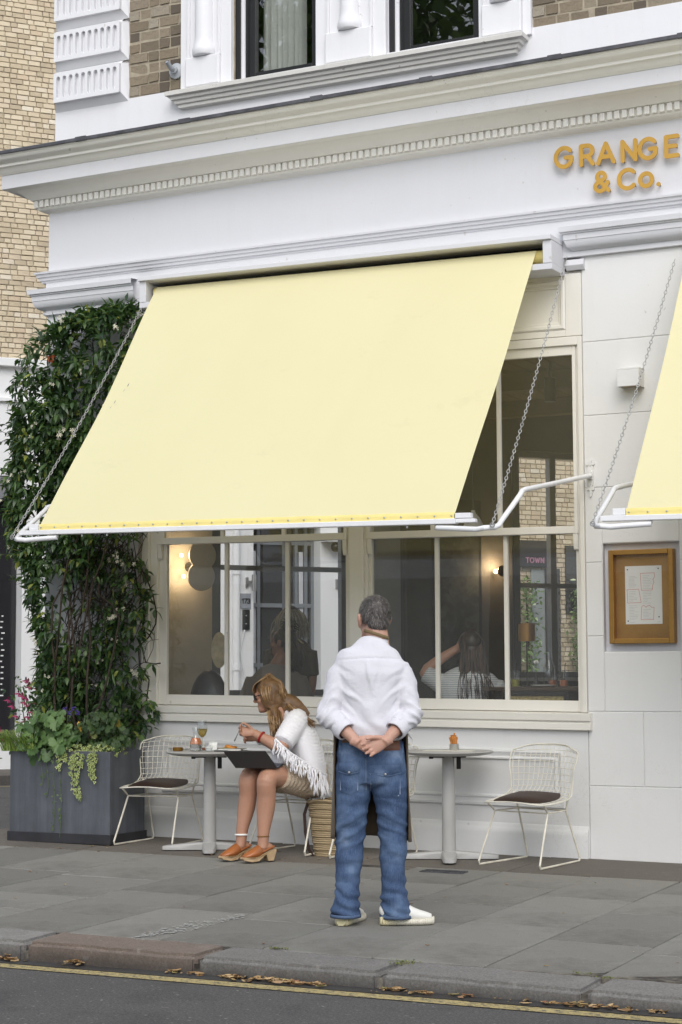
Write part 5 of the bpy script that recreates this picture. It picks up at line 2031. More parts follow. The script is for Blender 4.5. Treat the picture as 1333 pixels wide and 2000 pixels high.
for ch, s in (('1', 3.305), ('7', 3.34), ('3', 3.39)):
    st, adv = GLYPH[ch]
    h = .075
    st2 = [[(x * h, z * h) for x, z in q] for q in st]
    xs_ = [p[0] for q in st2 for p in q]
    mm = plate(strokes_sdf(st2, .008), min(xs_) - .012, max(xs_) + .012, -.012, h + .012, .0045, -.004, -.0005)
    # plate() builds in x-z facing -y: turn it onto the terrace wall
    mt = Matrix(((TD.x, -TN.x, 0, 0), (TD.y, -TN.y, 0, 0), (0, 0, 1, 0), (0, 0, 0, 1)))
    mm.xform(Matrix.Translation(tp(s, .0215, 2.29)) @ mt)
    mm.build('digit', M['black'], nplq)
ic = thing('intercom', 'black door intercom panel below the number plaque', 'intercom')
m = MB(); tbox(m, 3.32, 3.43, 0, .03, 1.90, 2.20)
m.build('panel', M['black'], ic)
m = MB()
for z in (2.11, 1.99):
    m.ball(tp(3.37, .032, z), .012, 8, 6)
m.build('button', M['steel'], ic)
cb = thing('wall_cable', 'loose white cable hanging on the rendered wall below the intercom', 'cable')
MB().tube([tp(3.35, .02, 1.9), tp(3.28, .02, 1.6), tp(3.33, .03, 1.3), tp(3.42, .03, .9)], .012, 6).build('cable', M['far_white'], cb)
cm = thing('dome_camera', 'small black dome camera under the soffit right of the dark door', 'camera')
MB().ball(tp(4.80, .12, 3.16), .075, 12, 8).build('dome', M['black'], cm, smooth=True)
m = MB(); tbox(m, 4.60, 5.1, 0, .22, 3.24, 3.3)
m.build('mount', M['far_white'], cm)
# shopfront pieces seen through the right-hand window
ss = thing('hanging_shop_sign', 'dark shop signboard with pink letters on the brick wall outside', 'sign')
m = MB(); tbox(m, 7.95, 8.62, 0, .10, 2.94, 3.36)
m.build('board', plain('dark_board', (.018, .018, .022), .5), ss)
pink = plain('pink_letters', (.42, .20, .27), .5)
s = 8.16
for ch in 'TOWN':
    st, adv = GLYPH[ch]
    h = .085
    st2 = [[(x * h, z * h) for x, z in q] for q in st]
    xs_ = [p[0] for q in st2 for p in q]
    mm = plate(strokes_sdf(st2, .0085), min(xs_) - .012, max(xs_) + .012, -.012, h + .012, .005, -.012, -.001)
    mm.xform(Matrix.Translation(tp(s, .101, 3.00)) @ Matrix(((TD.x, -TN.x, 0, 0), (TD.y, -TN.y, 0, 0), (0, 0, 1, 0), (0, 0, 0, 1))))
    mm.build('letter', pink, ss)
    s += adv * h + .012
m = MB()
tbox(m, 8.30, 8.80, -.02, .03, .1, 2.9)
m.build('shop_window', plain('grey_green_panel', (.30, .33, .32), .5), ter)
m = MB()
tbox(m, 8.55, 8.82, .032, .06, .1, 2.92)
tbox(m, 8.95, 9.25, -.02, .04, 2.2, 3.3)
m.build('dark_shutter', M['far_dark'], ter)
for s, z0, z1, w, lab in ((8.17, .5, 2.75, .17, 'leafy wall shrub seen left through the right-hand side window'), (9.12, .5, 2.75, .13, 'leafy wall shrub seen at the right edge of the right-hand side window')):
    t = thing('wall_shrub', lab, 'shrub', group='shrubs on the brick wall outside')
    m = MB()
    for k in range(520):
        p = Vector(tp(s + random.gauss(0, w * .55), random.uniform(.05, .3), random.uniform(z0, z1)))
        vs, fs = lance_leaf(random.uniform(.06, .10), random.uniform(.035, .05), .3, .3)
        mt = orient(p, (random.uniform(-1, 1), random.uniform(-1, .3), random.uniform(-.8, .6)), random.uniform(-1, 1))
        m.add([mt @ Vector(v) for v in vs], fs)
    o = m.build('foliage', leaf_mat('wall_shrub_leaf', (.05, .09, .03), (.18, .26, .10), (.5, .55, .4)), t, smooth='all'); o['kind'] = 'stuff'
    MB().tube([tp(s, .1, -.1), tp(s + .03, .12, 1.2), tp(s - .02, .12, 2.5)], .015, 6).build('trunk', M['bark'], t)
# far pavement and kerb of the side street
m = MB(); tbox(m, -10, 26, 0, 1.6, -.3, -.06)
structure(m.build('far_pavement', M['strip']))
m = MB()
tbox(m, -10, 26, 1.62, 1.75, -.3, -.055)
structure(m.build('far_kerb', M['kerb']))
m = MB()
for off in (2.0,):
    m.add([tp(-10, off, -.174), tp(26, off, -.174), tp(26, off + .1, -.174), tp(-10, off + .1, -.174)], [(0, 1, 2, 3)])
structure(m.build('side_road_marking', M['road_paint']))
m = MB()   # pavement along the restaurant's own side wall
vs = [wpt(-.3, .15, -.12), wpt(14, .15, -.12), wpt(14, 2.2, -.12), wpt(-.3, 2.2, -.12)]
m.add(vs, [(0, 1, 2, 3)])
m.add([wpt(-.3, 2.2, -.12), wpt(14, 2.2, -.12), wpt(14, 2.2, -.2), wpt(-.3, 2.2, -.2)], [(0, 1, 2, 3)])
structure(m.build('side_pavement', M['strip']))

# ---- the other side of the main street, behind the camera: reflected in the panes and shaped to light the cornice
structure(MB().box(-60, 40, -26, -13.5, -.3, -.06).build('opposite_bounce_pavement', plain('pale_concrete', (.42, .41, .38), .9)))  # unseen pale pavement added to bounce light up to the cornice
opp = thing('opposite_terrace', 'pale terrace across the main street seen as reflections in the panes', 'building')
m = MB()
m.box(-60, 40, -34, -26, -.2, 3.4)
m.build('ground_floor', plain('stone_shopfronts', (.45, .44, .41), .8, var=.2, scale=.4), opp)
m = MB()
m.box(-60, 40, -34, -26.05, 3.4, 5.6)  # kept low and white so more light reaches the cornice
m.build('upper_floors', M['far_white'], opp)
wn_ = MB()
for k in range(24):
    for z in (3.8,):
        wn_.box(-58 + k * 4, -56.7 + k * 4, -26.05, -26.0, z, z + 1.2)
wn_.build('windows', M['far_dark'], opp)
def street_tree(x, y, h, lab):
    t = thing('street_tree', lab, 'tree', group='street trees reflected in the upper windows')
    m = MB()
    m.tube([(x, y, -.2), (x + .1, y, h * .3), (x - .05, y + .1, h * .6), (x, y, h * .85)], [.16, .13, .09, .04], 8)
    for k in range(7):
        a = k * .9
        m.tube([(x, y, h * (.35 + .05 * k)), (x + 1.0 * math.cos(a), y + 1.0 * math.sin(a), h * (.5 + .05 * k)), (x + 1.9 * math.cos(a), y + 1.9 * math.sin(a), h * (.6 + .05 * k))], [.06, .04, .015], 5)
    m.build('trunk', M['bark'], t, smooth='all')
    c = MB()
    for k in range(7500):
        u, v = random.random(), random.uniform(0, 6.28)
        zz = random.uniform(-1, 1)
        r_ = (random.random() ** .45) * math.sqrt(1 - zz * zz)
        p = Vector((x + 3.4 * r_ * math.cos(v), y + 3.4 * r_ * math.sin(v), h * .70 + zz * h * .30))
        if vnoise([(p.x * 1.1, p.y * 1.1, p.z * 1.1)])[0] < -.25:
            continue
        s = random.uniform(.12, .24)
        vs, fs = lance_leaf(s * 1.6, s, .3, .3)
        mt = orient(p, (random.uniform(-1, 1), random.uniform(-1, 1), random.uniform(-1, .4)), random.uniform(-1, 1))
        c.add([mt @ Vector(q) for q in vs], fs)
    o = c.build('crown', leaf_mat('tree_leaf', (.05, .085, .02), (.13, .19, .05)), t, smooth='all')
    o['kind'] = 'stuff'
street_tree(-9.6, -15.0, 16, 'green street tree reflected in the left upper window')
street_tree(-5.4, -15.5, 15.5, 'green street tree reflected in the right upper window')

# ================================================================== INSIDE THE RESTAURANT
glow = NT('warm_bulb')
e = glow.n('ShaderNodeEmission')
e.inputs['Color'].default_value = (1.0, .66, .32, 1)
e.inputs['Strength'].default_value = 6
glow.l(e.outputs[0], glow.out.inputs['Surface'])
glow = glow.m
def bulb_light(p, energy, r=.04):
    d = bpy.data.lights.new('bulb', 'POINT')
    d.energy = energy
    d.color = (1, .72, .42)
    d.shadow_soft_size = r
    o = bpy.data.objects.new('bulb', d)
    COL.objects.link(o)
    o.location = p
sc = thing('double_disc_sconce', 'lit white wall light of two stacked discs inside the left window', 'wall light')
for s, z in ((1.05, 2.20), (1.04, 2.03)):
    p = Vector(wpt(s, -.14, z))
    m = MB()
    m.lathe([(.115, -.012), (.12, 0), (.115, .012), (.06, .022)], (0, 0, 0), 24)
    m.xform(Matrix.Translation(p) @ orient((0, 0, 0), (.788, -.616, 0), 0) @ Matrix.Rotation(R(90), 4, 'Y'))
    m.build('disc', plain('white_glass_disc', (.62, .60, .55), .4), sc, smooth=True)
m = MB()
for s, z in ((.90, 2.20), (.92, 2.03)):
    m.ball(wpt(s, -.06, z), .016, 10, 7)
    bulb_light(wpt(s, -.12, z), 1.1)
m.build('bulbs', glow, sc, smooth=True)
MB().tube([wpt(.98, -.02, 2.11), wpt(1.0, -.14, 2.11)], .04, 12).build('mount', M['black'], sc)
s2 = thing('small_sconce', 'small lit round sconce on the dark wall inside the right window', 'wall light')
m = MB().lathe([(.01, 0), (.045, .01), (.05, .022), (.02, .03)], (0, 0, 0), 20)
m.xform(Matrix.Translation(wpt(3.86, -.10, 2.13)) @ orient((0, 0, 0), (.788, -.616, 0), 0) @ Matrix.Rotation(R(90), 4, 'Y'))
m.build('shade', M['brass'], s2, smooth=True)
MB().ball(wpt(3.83, -.055, 2.13), .02, 10, 7).build('bulb', glow, s2)
bulb_light(wpt(3.83, -.10, 2.16), 5)
pn = thing('pendant_lamp', 'white conical pendant lamp on a long cord behind the upper right sash', 'lamp')
MB().tube([(.25, 1.2, 2.47), (.25, 1.2, 3.6)], .004, 6).build('cord', M['black'], pn)
MB().lathe([(.085, -.10), (.075, -.04), (.045, .02), (.018, .05), (.014, .07)], (.25, 1.2, 2.42), 20, close_bot=False).build('shade', M['metal_white'], pn, smooth=True)
tkl = thing('track_spotlight', 'black cylinder spotlight under the ceiling behind the upper right sash', 'spotlight')
MB().tube([(.89, 1.2, 3.29), (.89, 1.2, 3.47)], .045, 14).build('cylinder', M['black'], tkl, smooth=True)
MB().tube([(.89, 1.2, 3.47), (.89, 1.2, 3.6)], .012, 8).build('stem', M['black'], tkl)
ad = thing('glass_disc_ornament', 'round amber glass disc hanging inside the left window', 'ornament')
m = MB().lathe([(.0, -.006), (.10, -.004), (.105, 0), (.10, .004), (.0, .006)], (0, 0, 0), 26)
m.xform(Matrix.Translation((-1.72, .70, 1.43)) @ Matrix.Rotation(R(20), 4, 'Z') @ Matrix.Rotation(R(90), 4, 'X') @ Matrix.Diagonal((.62, 1.35, 1, 1)))
m.build('disc', plain('shell_amber', (.52, .46, .30), .25, var=.3, scale=8, bump=.004, bscale=12), ad, smooth=True)
MB().tube([(-1.72, .70, 1.57), (-1.72, .70, 3.6)], .0015, 4).build('cord', M['black'], ad)
# picture wall, banquette, table by the right window
pc = thing('dark_painting', 'large dark painting on the wall inside the right window', 'painting')
m = MB(); wbox(m, 3.22, 3.70, 1.25, 2.75, -.03, -.001)
m.build('frame', M['black'], pc)
m = MB(); wbox(m, 3.25, 3.67, 1.28, 2.72, -.034, -.031)
t = NT('mottled_dark_canvas')
t.bsdf(t.ramp(t.noise(5, 6, .65), [(.35, (.012, .014, .012)), (.5, (.04, .045, .035)), (.62, (.10, .11, .09)), (.7, (.02, .03, .02))]), .7)
m.build('canvas', t.m, pc)
it = thing('inner_table', 'dark restaurant table with glasses behind the right window', 'table', (1.02, .62, FZ))
MB().cbox(-.36, .36, -.28, .28, .79, .82, .006).build('table_top', plain('dark_wood_top', (.05, .032, .02), .35), it)
MB().lathe([(.22, 0), (.22, .015), (.04, .03), (.035, .79)], (0, 0, 0), 16).build('pedestal', M['black'], it, smooth=True)
zt = FZ + .82
def tumbler(x, y, col, h, fill, lab):
    t = thing('drinking_glass', lab, 'glass', (x, y, zt))
    MB().lathe([(.03, 0), (.032, .003), (.036, h)], (0, 0, 0), 16, close_top=False).build('glass', M['clear'], t, smooth=True)
    MB().lathe([(.027, .006), (.03, fill)], (0, 0, 0), 14).build('drink', plain('drink', col, .2), t, smooth=True)
    MB().tube([(0, 0, .01), (.012, .0, h + .05)], .003, 5).build('straw', M['black'], t)
tumbler(.86, .48, (.30, .28, .04), .12, .055, 'glass of green juice on the dark inner table')
tumbler(1.22, .50, (.45, .16, .08), .12, .05, 'glass of pinkish drink nearest the right frame of the window')
tumbler(1.10, .60, (.36, .12, .06), .09, .05, 'low glass of red drink behind the right window')
wj = thing('water_bottle', 'clear glass water bottle on the dark inner table', 'bottle', (1.03, .72, zt))
MB().lathe([(.04, 0), (.042, .01), (.042, .14), (.02, .19), (.017, .25)], (0, 0, 0), 16, close_top=False).build('glass', M['clear'], wj, smooth=True)
bv = thing('bud_vase', 'slim bud vase with one white flower on the inner table', 'vase', (.96, .64, zt))
MB().lathe([(.02, 0), (.024, .03), (.008, .07), (.01, .10)], (0, 0, 0), 12).build('vase', M['black'], bv, smooth=True)
MB().tube([(0, 0, .1), (.0, 0, .17)], .002, 4).build('stem', M['stalk'], bv)
m = MB()
for k in range(6):
    m.ball((.010 * math.cos(k), .010 * math.sin(k), .175 + .006 * (k % 2)), .010, 6, 5)
m.build('flower', M['paper'], bv, smooth=True)
bp_ = thing('small_plates', 'stack of small white plates on the inner table', 'plates', (1.08, .46, zt))
MB().lathe([(.05, 0), (.09, .012), (.092, .016), (.05, .01)], (0, 0, 0), 20).build('plate', M['paper'], bp_, smooth=True)
bl_ = thing('brass_table_lamp', 'brass cylinder table lamp behind the right window', 'lamp', (.86, .72, zt))
MB().tube([(0, 0, 0), (0, 0, .33)], .006, 8).build('stem', M['black'], bl_)
MB().lathe([(.05, 0), (.05, .01)], (0, 0, 0), 16).build('foot', M['black'], bl_)
MB().tube([(0, 0, .33), (0, 0, .46)], .062, 16).build('shade', M['brass_back'], bl_, smooth=True)
wc = thing('cane_chair', 'cane backed chair at the inner table, only its top rail showing', 'chair', (1.08, .30, FZ))
MB().box(-.22, .22, -.02, .01, .68, .76).build('backrest', plain('woven_cane', (.30, .24, .10), .7, var=.5, scale=80), wc)
m = MB().box(-.24, .24, -.03, .02, .76, .79).box(-.24, -.21, -.02, .02, 0, .76).box(.21, .24, -.02, .02, 0, .76).box(-.22, -.19, .36, .40, 0, .44).box(.19, .22, .36, .40, 0, .44).box(-.22, .22, .0, .40, .42, .45)
m.build('frame', M['black'], wc, bevel=.004)
bq = thing('banquette', 'dark bench seat along the inside of the shop windows', 'bench', (-.1, .42, FZ))
MB().cbox(-1.75, .75, -.2, .2, .38, .47, .02).build('seat', M['leather'], bq)
MB().box(-1.7, .7, -.18, .18, 0, .38).build('base', M['black'], bq)
ib = thing('dark_bag', 'black bag on the bench behind the left window', 'bag', (-1.62, .38, FZ + .47))
MB().ball((0, 0, .20), .17, 14, 10, 1, .6, 1.7).build('body', M['black'], ib, smooth=True)
# ================================================================== PEOPLE
def ring_tube(m, pts, n=16, side=(1, 0, 0)):
    """Closed limb or trunk: pts are (x, y, z, ra, rb) - radii along 'side' and across it."""
    P_ = [Vector(p[:3]) for p in pts]
    k = len(P_)
    vs, fs = [], []
    for i in range(k):
        t = (P_[min(i + 1, k - 1)] - P_[max(i - 1, 0)]).normalized()
        s = Vector(side) - t * t.dot(Vector(side))
        s = s.normalized() if s.length > 1e-4 else t.orthogonal().normalized()
        u = t.cross(s)
        ra, rb = pts[i][3], pts[i][4] if len(pts[i]) > 4 else pts[i][3]
        for j in range(n):
            a = 2 * math.pi * j / n
            vs.append(P_[i] + s * (ra * math.cos(a)) + u * (rb * math.sin(a)))
    for i in range(k - 1):
        for j in range(n):
            j2 = (j + 1) % n
            fs.append((i * n + j, i * n + j2, (i + 1) * n + j2, (i + 1) * n + j))
    # rounded ends
    for e, i, sgn in ((0, 0, -1), (1, k - 1, 1)):
        t = (P_[1] - P_[0]).normalized() if e == 0 else (P_[-1] - P_[-2]).normalized()
        r_ = min(pts[i][3], pts[i][4] if len(pts[i]) > 4 else pts[i][3])
        c = len(vs)
        vs.append(P_[i] + t * (sgn * r_ * .35))
        for j in range(n):
            j2 = (j + 1) % n
            fs.append((i * n + j2, i * n + j, c) if e == 0 else (i * n + j, i * n + j2, c))
    m.add(vs, fs)
def spline(pts, n):
    """Catmull-Rom through pts (any tuple length)."""
    A = [np.array(p, float) for p in pts]
    A = [2 * A[0] - A[1]] + A + [2 * A[-1] - A[-2]]
    out = []
    for i in range(1, len(A) - 2):
        for k in range(n):
            t = k / n
            a, b, c, d = A[i - 1:i + 3]
            out.append(tuple(.5 * (2 * b + (c - a) * t + (2 * a - 5 * b + 4 * c - d) * t * t + (3 * b - a - 3 * c + d) * t ** 3)))
    out.append(tuple(A[-2]))
    return out
def fuse(m, voxel, it=4, lam=.5):
    """One continuous skin round all the shapes in m; returns vertex array and faces."""
    me = bpy.data.meshes.new('tmp')
    me.from_pydata(m.v, [], m.f)
    o = bpy.data.objects.new('tmp', me)
    COL.objects.link(o)
    md = o.modifiers.new('r', 'REMESH')
    md.mode = 'VOXEL'
    md.voxel_size = voxel
    dg = bpy.context.evaluated_depsgraph_get()
    ev = o.evaluated_get(dg).to_mesh()
    V = np.empty(len(ev.vertices) * 3)
    ev.vertices.foreach_get('co', V)
    V = V.reshape(-1, 3)
    E = np.empty(len(ev.edges) * 2, dtype=np.int64)
    ev.edges.foreach_get('vertices', E)
    E = E.reshape(-1, 2)
    F = [tuple(p.vertices) for p in ev.polygons]
    o.evaluated_get(dg).to_mesh_clear()
    bpy.data.objects.remove(o)
    bpy.data.meshes.remove(me)
    deg = np.bincount(E.ravel(), minlength=len(V))[:, None]
    for k in range(it * 2):
        S = np.zeros_like(V)
        np.add.at(S, E[:, 0], V[E[:, 1]])
        np.add.at(S, E[:, 1], V[E[:, 0]])
        V = V + (S / deg - V) * (lam if k % 2 == 0 else -lam * .96)
    return V, F
def normals(V, F):
    N = np.zeros_like(V)
    Q = np.array([f[:4] if len(f) >= 4 else f + (f[-1],) for f in F])
    n = np.cross(V[Q[:, 2]] - V[Q[:, 0]], V[Q[:, 3]] - V[Q[:, 1]])
    for k in range(4):
        np.add.at(N, Q[:, k], n)
    return N / (np.linalg.norm(N, axis=1, keepdims=True) + 1e-12)
def skin_obj(name, V, F, mat, parent, **props):
    m = MB()
    m.v, m.f, m.mi = [tuple(v) for v in V], F, [0] * len(F)
    return m.build(name, mat, parent, smooth='all', **props)
def bvh_of(V, F):
    return BVHTree.FromPolygons([tuple(v) for v in V], F)
def drape(bvh, x0, x1, z0, z1, nx, nz, off=.004, shape=None):
    """Patch laid on the back of a garment: rays run from behind (-y) onto it."""
    m = MB()
    idx = {}
    for i in range(nz + 1):
        for j in range(nx + 1):
            u, v = j / nx, i / nz
            x, z = x0 + (x1 - x0) * u, z0 + (z1 - z0) * v
            if shape:
                x, z = shape(u, v, x, z)
            h = bvh.ray_cast(Vector((x, -2, z)), Vector((0, 1, 0)))
            if h[0] is not None:
                e = off * (.3 if i in (0, nz) or j in (0, nx) else 1)
                idx[i, j] = len(m.v)
                m.v.append(tuple(h[0] + h[1] * e * (1 if h[1].y < 0 else -1)))
    for i in range(nz):
        for j in range(nx):
            q = [(i, j), (i, j + 1), (i + 1, j + 1), (i + 1, j)]
            if all(k in idx for k in q):
                m.f.append(tuple(idx[k] for k in q))
                m.mi.append(0)
    return m
def head_shapes(m, mt, k=1.0, female=False):
    """Skull, jaw, brow, nose, lips, eyes, ears and neck; faces +y, chin at z=0, placed by mt."""
    h = MB()
    def ell(c, r, n=16, q=10):
        n0 = len(h.v)
        h.ball((0, 0, 0), 1, n, q)
        for i in range(n0, len(h.v)):
            x, y, z = h.v[i]
            h.v[i] = (c[0] + x * r[0], c[1] + y * r[1], c[2] + z * r[2])
    ell((0, -.012, .135), (.074, .096, .088))
    ell((0, .022, .085), (.060, .070, .080))
    ell((0, .055, .030), (.036 if female else .042, .040, .030))
    ell((0, .010, .050), (.054 if female else .060, .062, .045))
    ell((0, .078, .018), (.019, .016, .015))
    h.tube([(-.042, .076, .135), (-.02, .087, .138), (.02, .087, .138), (.042, .076, .135)], .010, 8)
    h.tube([(0, .088, .132), (0, .099, .112), (0, .110, .092), (0, .100, .084)], [.007, .009, .0125, .010], 8)
    for s in (-1, 1):
        h.ball((s * .010, .098, .087), .008, 8, 6)
        h.ball((s * .030, .080, .118), .0125, 10, 7)
        ell((s * .080, -.006, .105), (.011, .020, .033), 10, 8)
        ell((s * .089, -.016, .112), (.007, .015, .024), 10, 8)
        ell((s * .040, .058, .085), (.022, .022, .022), 10, 8)
    h.tube([(-.021, .080, .052), (-.008, .091, .056), (.008, .091, .056), (.021, .080, .052)], .0058, 6)
    h.tube([(-.018, .080, .043), (0, .090, .042), (.018, .080, .043)], .0065, 6)
    ring_tube(h, [(0, -.028, .085, .052, .056), (0, -.036, .02, .051 if female else .060, .054), (0, -.046, -.05, .052 if female else .063, .056), (0, -.056, -.10, .066, .06)])
    n0 = len(m.v)
    m.add([Vector(v) * k for v in h.v], h.f)
    m.xform(mt, n0)
def hand_shapes(m, wrist, d, thumb, curl=(.5, .5, .55, .6), k=1.0, thumb_dir=(.75, .62, -.22), spread=.085):
    """Palm, four unequal jointed fingers and a thumb. d: wrist to knuckles; thumb: towards the thumb side; palm faces d x thumb negated."""
    d = Vector(d).normalized()
    t = Vector(thumb)
    t = (t - d * t.dot(d)).normalized()
    b = d.cross(t)                       # back of the hand for a right hand seen palm down
    mt = Matrix(((d.x, t.x, b.x, wrist[0]), (d.y, t.y, b.y, wrist[1]), (d.z, t.z, b.z, wrist[2]), (0, 0, 0, 1)))
    h = MB()
    ring_tube(h, [(-.03, 0, 0, .027, .020), (.0, 0, 0, .028, .020), (.03, .002, 0, .037, .018), (.06, .001, 0, .041, .015), (.085, 0, .0, .040, .012)], 14, (0, 1, 0))
    for i, (y, L, r) in enumerate(((.030, .070, .0088), (.0105, .079, .0092), (-.0105, .073, .0088), (-.030, .057, .0078))):
        p = Vector((.076, y, 0))
        a, sp = .12, spread * (1.5 - i)
        seg = (.47, .30, .23)
        pts, rs = [p], [r * 1.08]
        for q, sl in enumerate(seg):
            a += curl[i] * (.9, 1.1, .7)[q]
            p = p + Vector((math.cos(a), math.sin(sp) * math.cos(a), -math.sin(a))) * (L * sl)
            pts.append(p)
            rs.append(r * (.98, .9, .74)[q])
        sp_ = spline([tuple(q) + (rr,) for q, rr in zip(pts, rs)], 3)
        ring_tube(h, [(q[0], q[1], q[2], q[3], q[3]) for q in sp_], 8)
    td = Vector(thumb_dir).normalized()
    p0 = Vector((.012, .020, -.004))
    p1 = p0 + td * .036
    p2 = p1 + (td + Vector((.25, -.1, -.1))).normalized() * .032
    p3 = p2 + (td + Vector((.6, -.35, -.15))).normalized() * .026
    sp_ = spline([tuple(p0) + (.016,), tuple(p1) + (.0125,), tuple(p2) + (.0105,), tuple(p3) + (.008,)], 4)
    ring_tube(h, [(q[0], q[1], q[2], q[3], q[3]) for q in sp_], 8)
    n0 = len(m.v)
    m.add([Vector(v) * k for v in h.v], h.f)
    m.xform(mt, n0)
def skin_mat(name, c):
    t = NT(name)
    f = t.noise(14, 5)
    f2 = t.noise(70, 3)
    col = t.mix(f, mul(c, .88), (min(1, c[0] * 1.08), c[1] * .98, c[2] * .95))
    col = t.mix(t.ramp(f2, [(.55, (0, 0, 0)), (.8, (1, 1, 1))]), col, t.mix(.3, col, (c[0] * .8, c[1] * .45, c[2] * .4)))
    t.bsdf(col, .5, 0, t.noise(160, 4), dist=.0008, Subsurface_Weight=.08)
    t.b.inputs['Subsurface Radius'].default_value = (.012, .005, .003)
    return t.m
def hair_mat(name, stops, rough=.42):
    t = NT(name)
    g = t.n('ShaderNodeNewGeometry')
    c = t.ramp(g.outputs['Random Per Island'], stops)
    c = t.mix(t.noise(30, 3), t.mix(1.0, c, (.72, .72, .72), 'MULTIPLY'), c)
    t.bsdf(c, rough)
    return t.m
def fabric_mat(name, c, var=.05, weave=300, bump=.0015, rough=.9, sheen=.15):
    t = NT(name)
    col = t.mix(t.noise(5, 5), mul(c, 1 - var), mul(c, 1 + var))
    t.bsdf(col, rough, 0, t.noise(weave, 3), dist=bump, strength=.5, Sheen_Weight=sheen, Specular_IOR_Level=.2)
    return t.m
def denim():
    t = NT('faded_blue_denim')
    f = t.noise(6.5, 5, .55)
    base = t.ramp(f, [(.30, (.016, .031, .075)), (.48, (.042, .074, .150)), (.60, (.075, .12, .21)), (.76, (.19, .25, .36))])
    slub = t.noise(55, 4, .7, stretch=(5, 5, .5))
    base = t.mix(t.ramp(slub, [(.35, (0, 0, 0)), (.75, (.6, .6, .6))]), base, t.mix(.45, base, (.22, .30, .44)))
    tw = t.noise(420, 2, .6)
    cr = t.noise(11, 5, .6, stretch=(1, 1, 2.6))
    t.bsdf(base, .88, 0, t.mix(.35, cr, slub), dist=.012, strength=.5, Specular_IOR_Level=.2)
    return t.m

# ------------------------------------------------------------------ the man standing with his back to us
mx, my = 1.44, -3.084
man_rz = YAW
msh = MB()
hm = Matrix.Translation((.030, .030, 1.485)) @ Matrix.Rotation(R(24), 4, 'Z') @ Matrix.Rotation(R(-4), 4, 'X') @ Matrix.Translation((0, .030, 0))
head_shapes(msh, hm, 1.03)
ring_tube(msh, [(.0, 0, .80, .14, .09), (0, 0, .95, .135, .09), (0, 0, 1.1, .14, .095), (0, 0, 1.25, .155, .095), (.0, -.005, 1.36, .13, .08), (.008, -.012, 1.43, .07, .06), (.016, -.01, 1.47, .058, .056)], 20)
EL, ER = Vector((-.228, -.055, 1.095)), Vector((.205, -.060, 1.095))
WL, WR = Vector((-.088, -.160, .962)), Vector((.078, -.185, .966))
for S, E_, W_ in ((Vector((-.160, -.005, 1.32)), EL, WL), (Vector((.165, -.005, 1.32)), ER, WR)):
    ring_tube(msh, [(*S, .045), (*S.lerp(E_, .5), .042), (*E_, .038), (*E_.lerp(W_, .35), .041), (*E_.lerp(W_, .75), .032), (*W_, .0275), (*(W_ + (W_ - E_).normalized() * .03), .026)], 12)
hand_shapes(msh, WR + (WR - ER).normalized() * .012, (-.90, -.16, -.42), (-.25, .05, .97), (.30, .34, .36, .42), 1.0, (.80, .50, -.30))
hand_shapes(msh, WL + (WL - EL).normalized() * .012, (.93, .02, -.36), (.2, .25, .92), (.62, .66, .66, .62), 1.0, (.8, .55, .1))
for s, pts in ((-1, ((-.09, 0, .82), (-.108, 0, .6), (-.118, .01, .45), (-.128, -.005, .25), (-.142, -.01, .07))), (1, ((.092, 0, .82), (.108, .01, .6), (.117, .015, .45), (.116, 0, .25), (.112, .0, .07)))):
    ring_tube(msh, [(*p, r_) for p, r_ in zip(pts, (.075, .065, .05, .048, .038))], 12)
V, F = fuse(msh, .0042, 3)
man = skin_obj('person', V, F, skin_mat('fair_skin', (.50, .30, .225)), None)
man.location = (mx, my, gz(mx, my))
man.rotation_euler = (0, 0, man_rz)
tag(man, 'man in a white shirt, jeans and apron seen from behind, hands clasped at his back', 'person')

# shirt
sm_ = MB()
ring_tube(sm_, spline([(0, -.002, .968, .166, .118), (0, -.006, 1.00, .178, .130), (0, -.004, 1.10, .180, .130), (0, -.002, 1.20, .188, .130), (.0, -.006, 1.30, .196, .130), (.002, -.008, 1.345, .202, .116), (.004, -.010, 1.385, .186, .100), (.010, -.010, 1.42, .142, .086), (.014, -.006, 1.452, .094, .074), (.020, .004, 1.470, .071, .066)], 4), 28)
for S, E_, W_, sg in ((Vector((-.155, -.008, 1.305)), EL, WL, -1), (Vector((.156, -.008, 1.300)), ER, WR, 1)):
    C_ = E_.lerp(W_, .50)
    ring_tube(sm_, spline([(S.x - sg * .03, S.y, S.z - .0, .060, .064), (*S, .069, .072), (*S.lerp(E_, .45), .067, .068), (*E_.lerp(S, .12), .060, .062), (*(E_ + Vector((sg * .006, -.008, -.012))), .058, .060), (*E_.lerp(C_, .5), .056, .056), (*C_, .052, .052)], 4), 16)
V, F = fuse(sm_, .0072, 4)
N = normals(V, F)
xx, yy, zz = V[:, 0], V[:, 1], V[:, 2]
torso = (np.abs(xx) < .17) & (zz > .98) & (zz < 1.40)
back = np.clip(-yy * 12 - .2, 0, 1)
disp = .0045 * vnoise(np.c_[xx * 16, yy * 16, zz * 7])
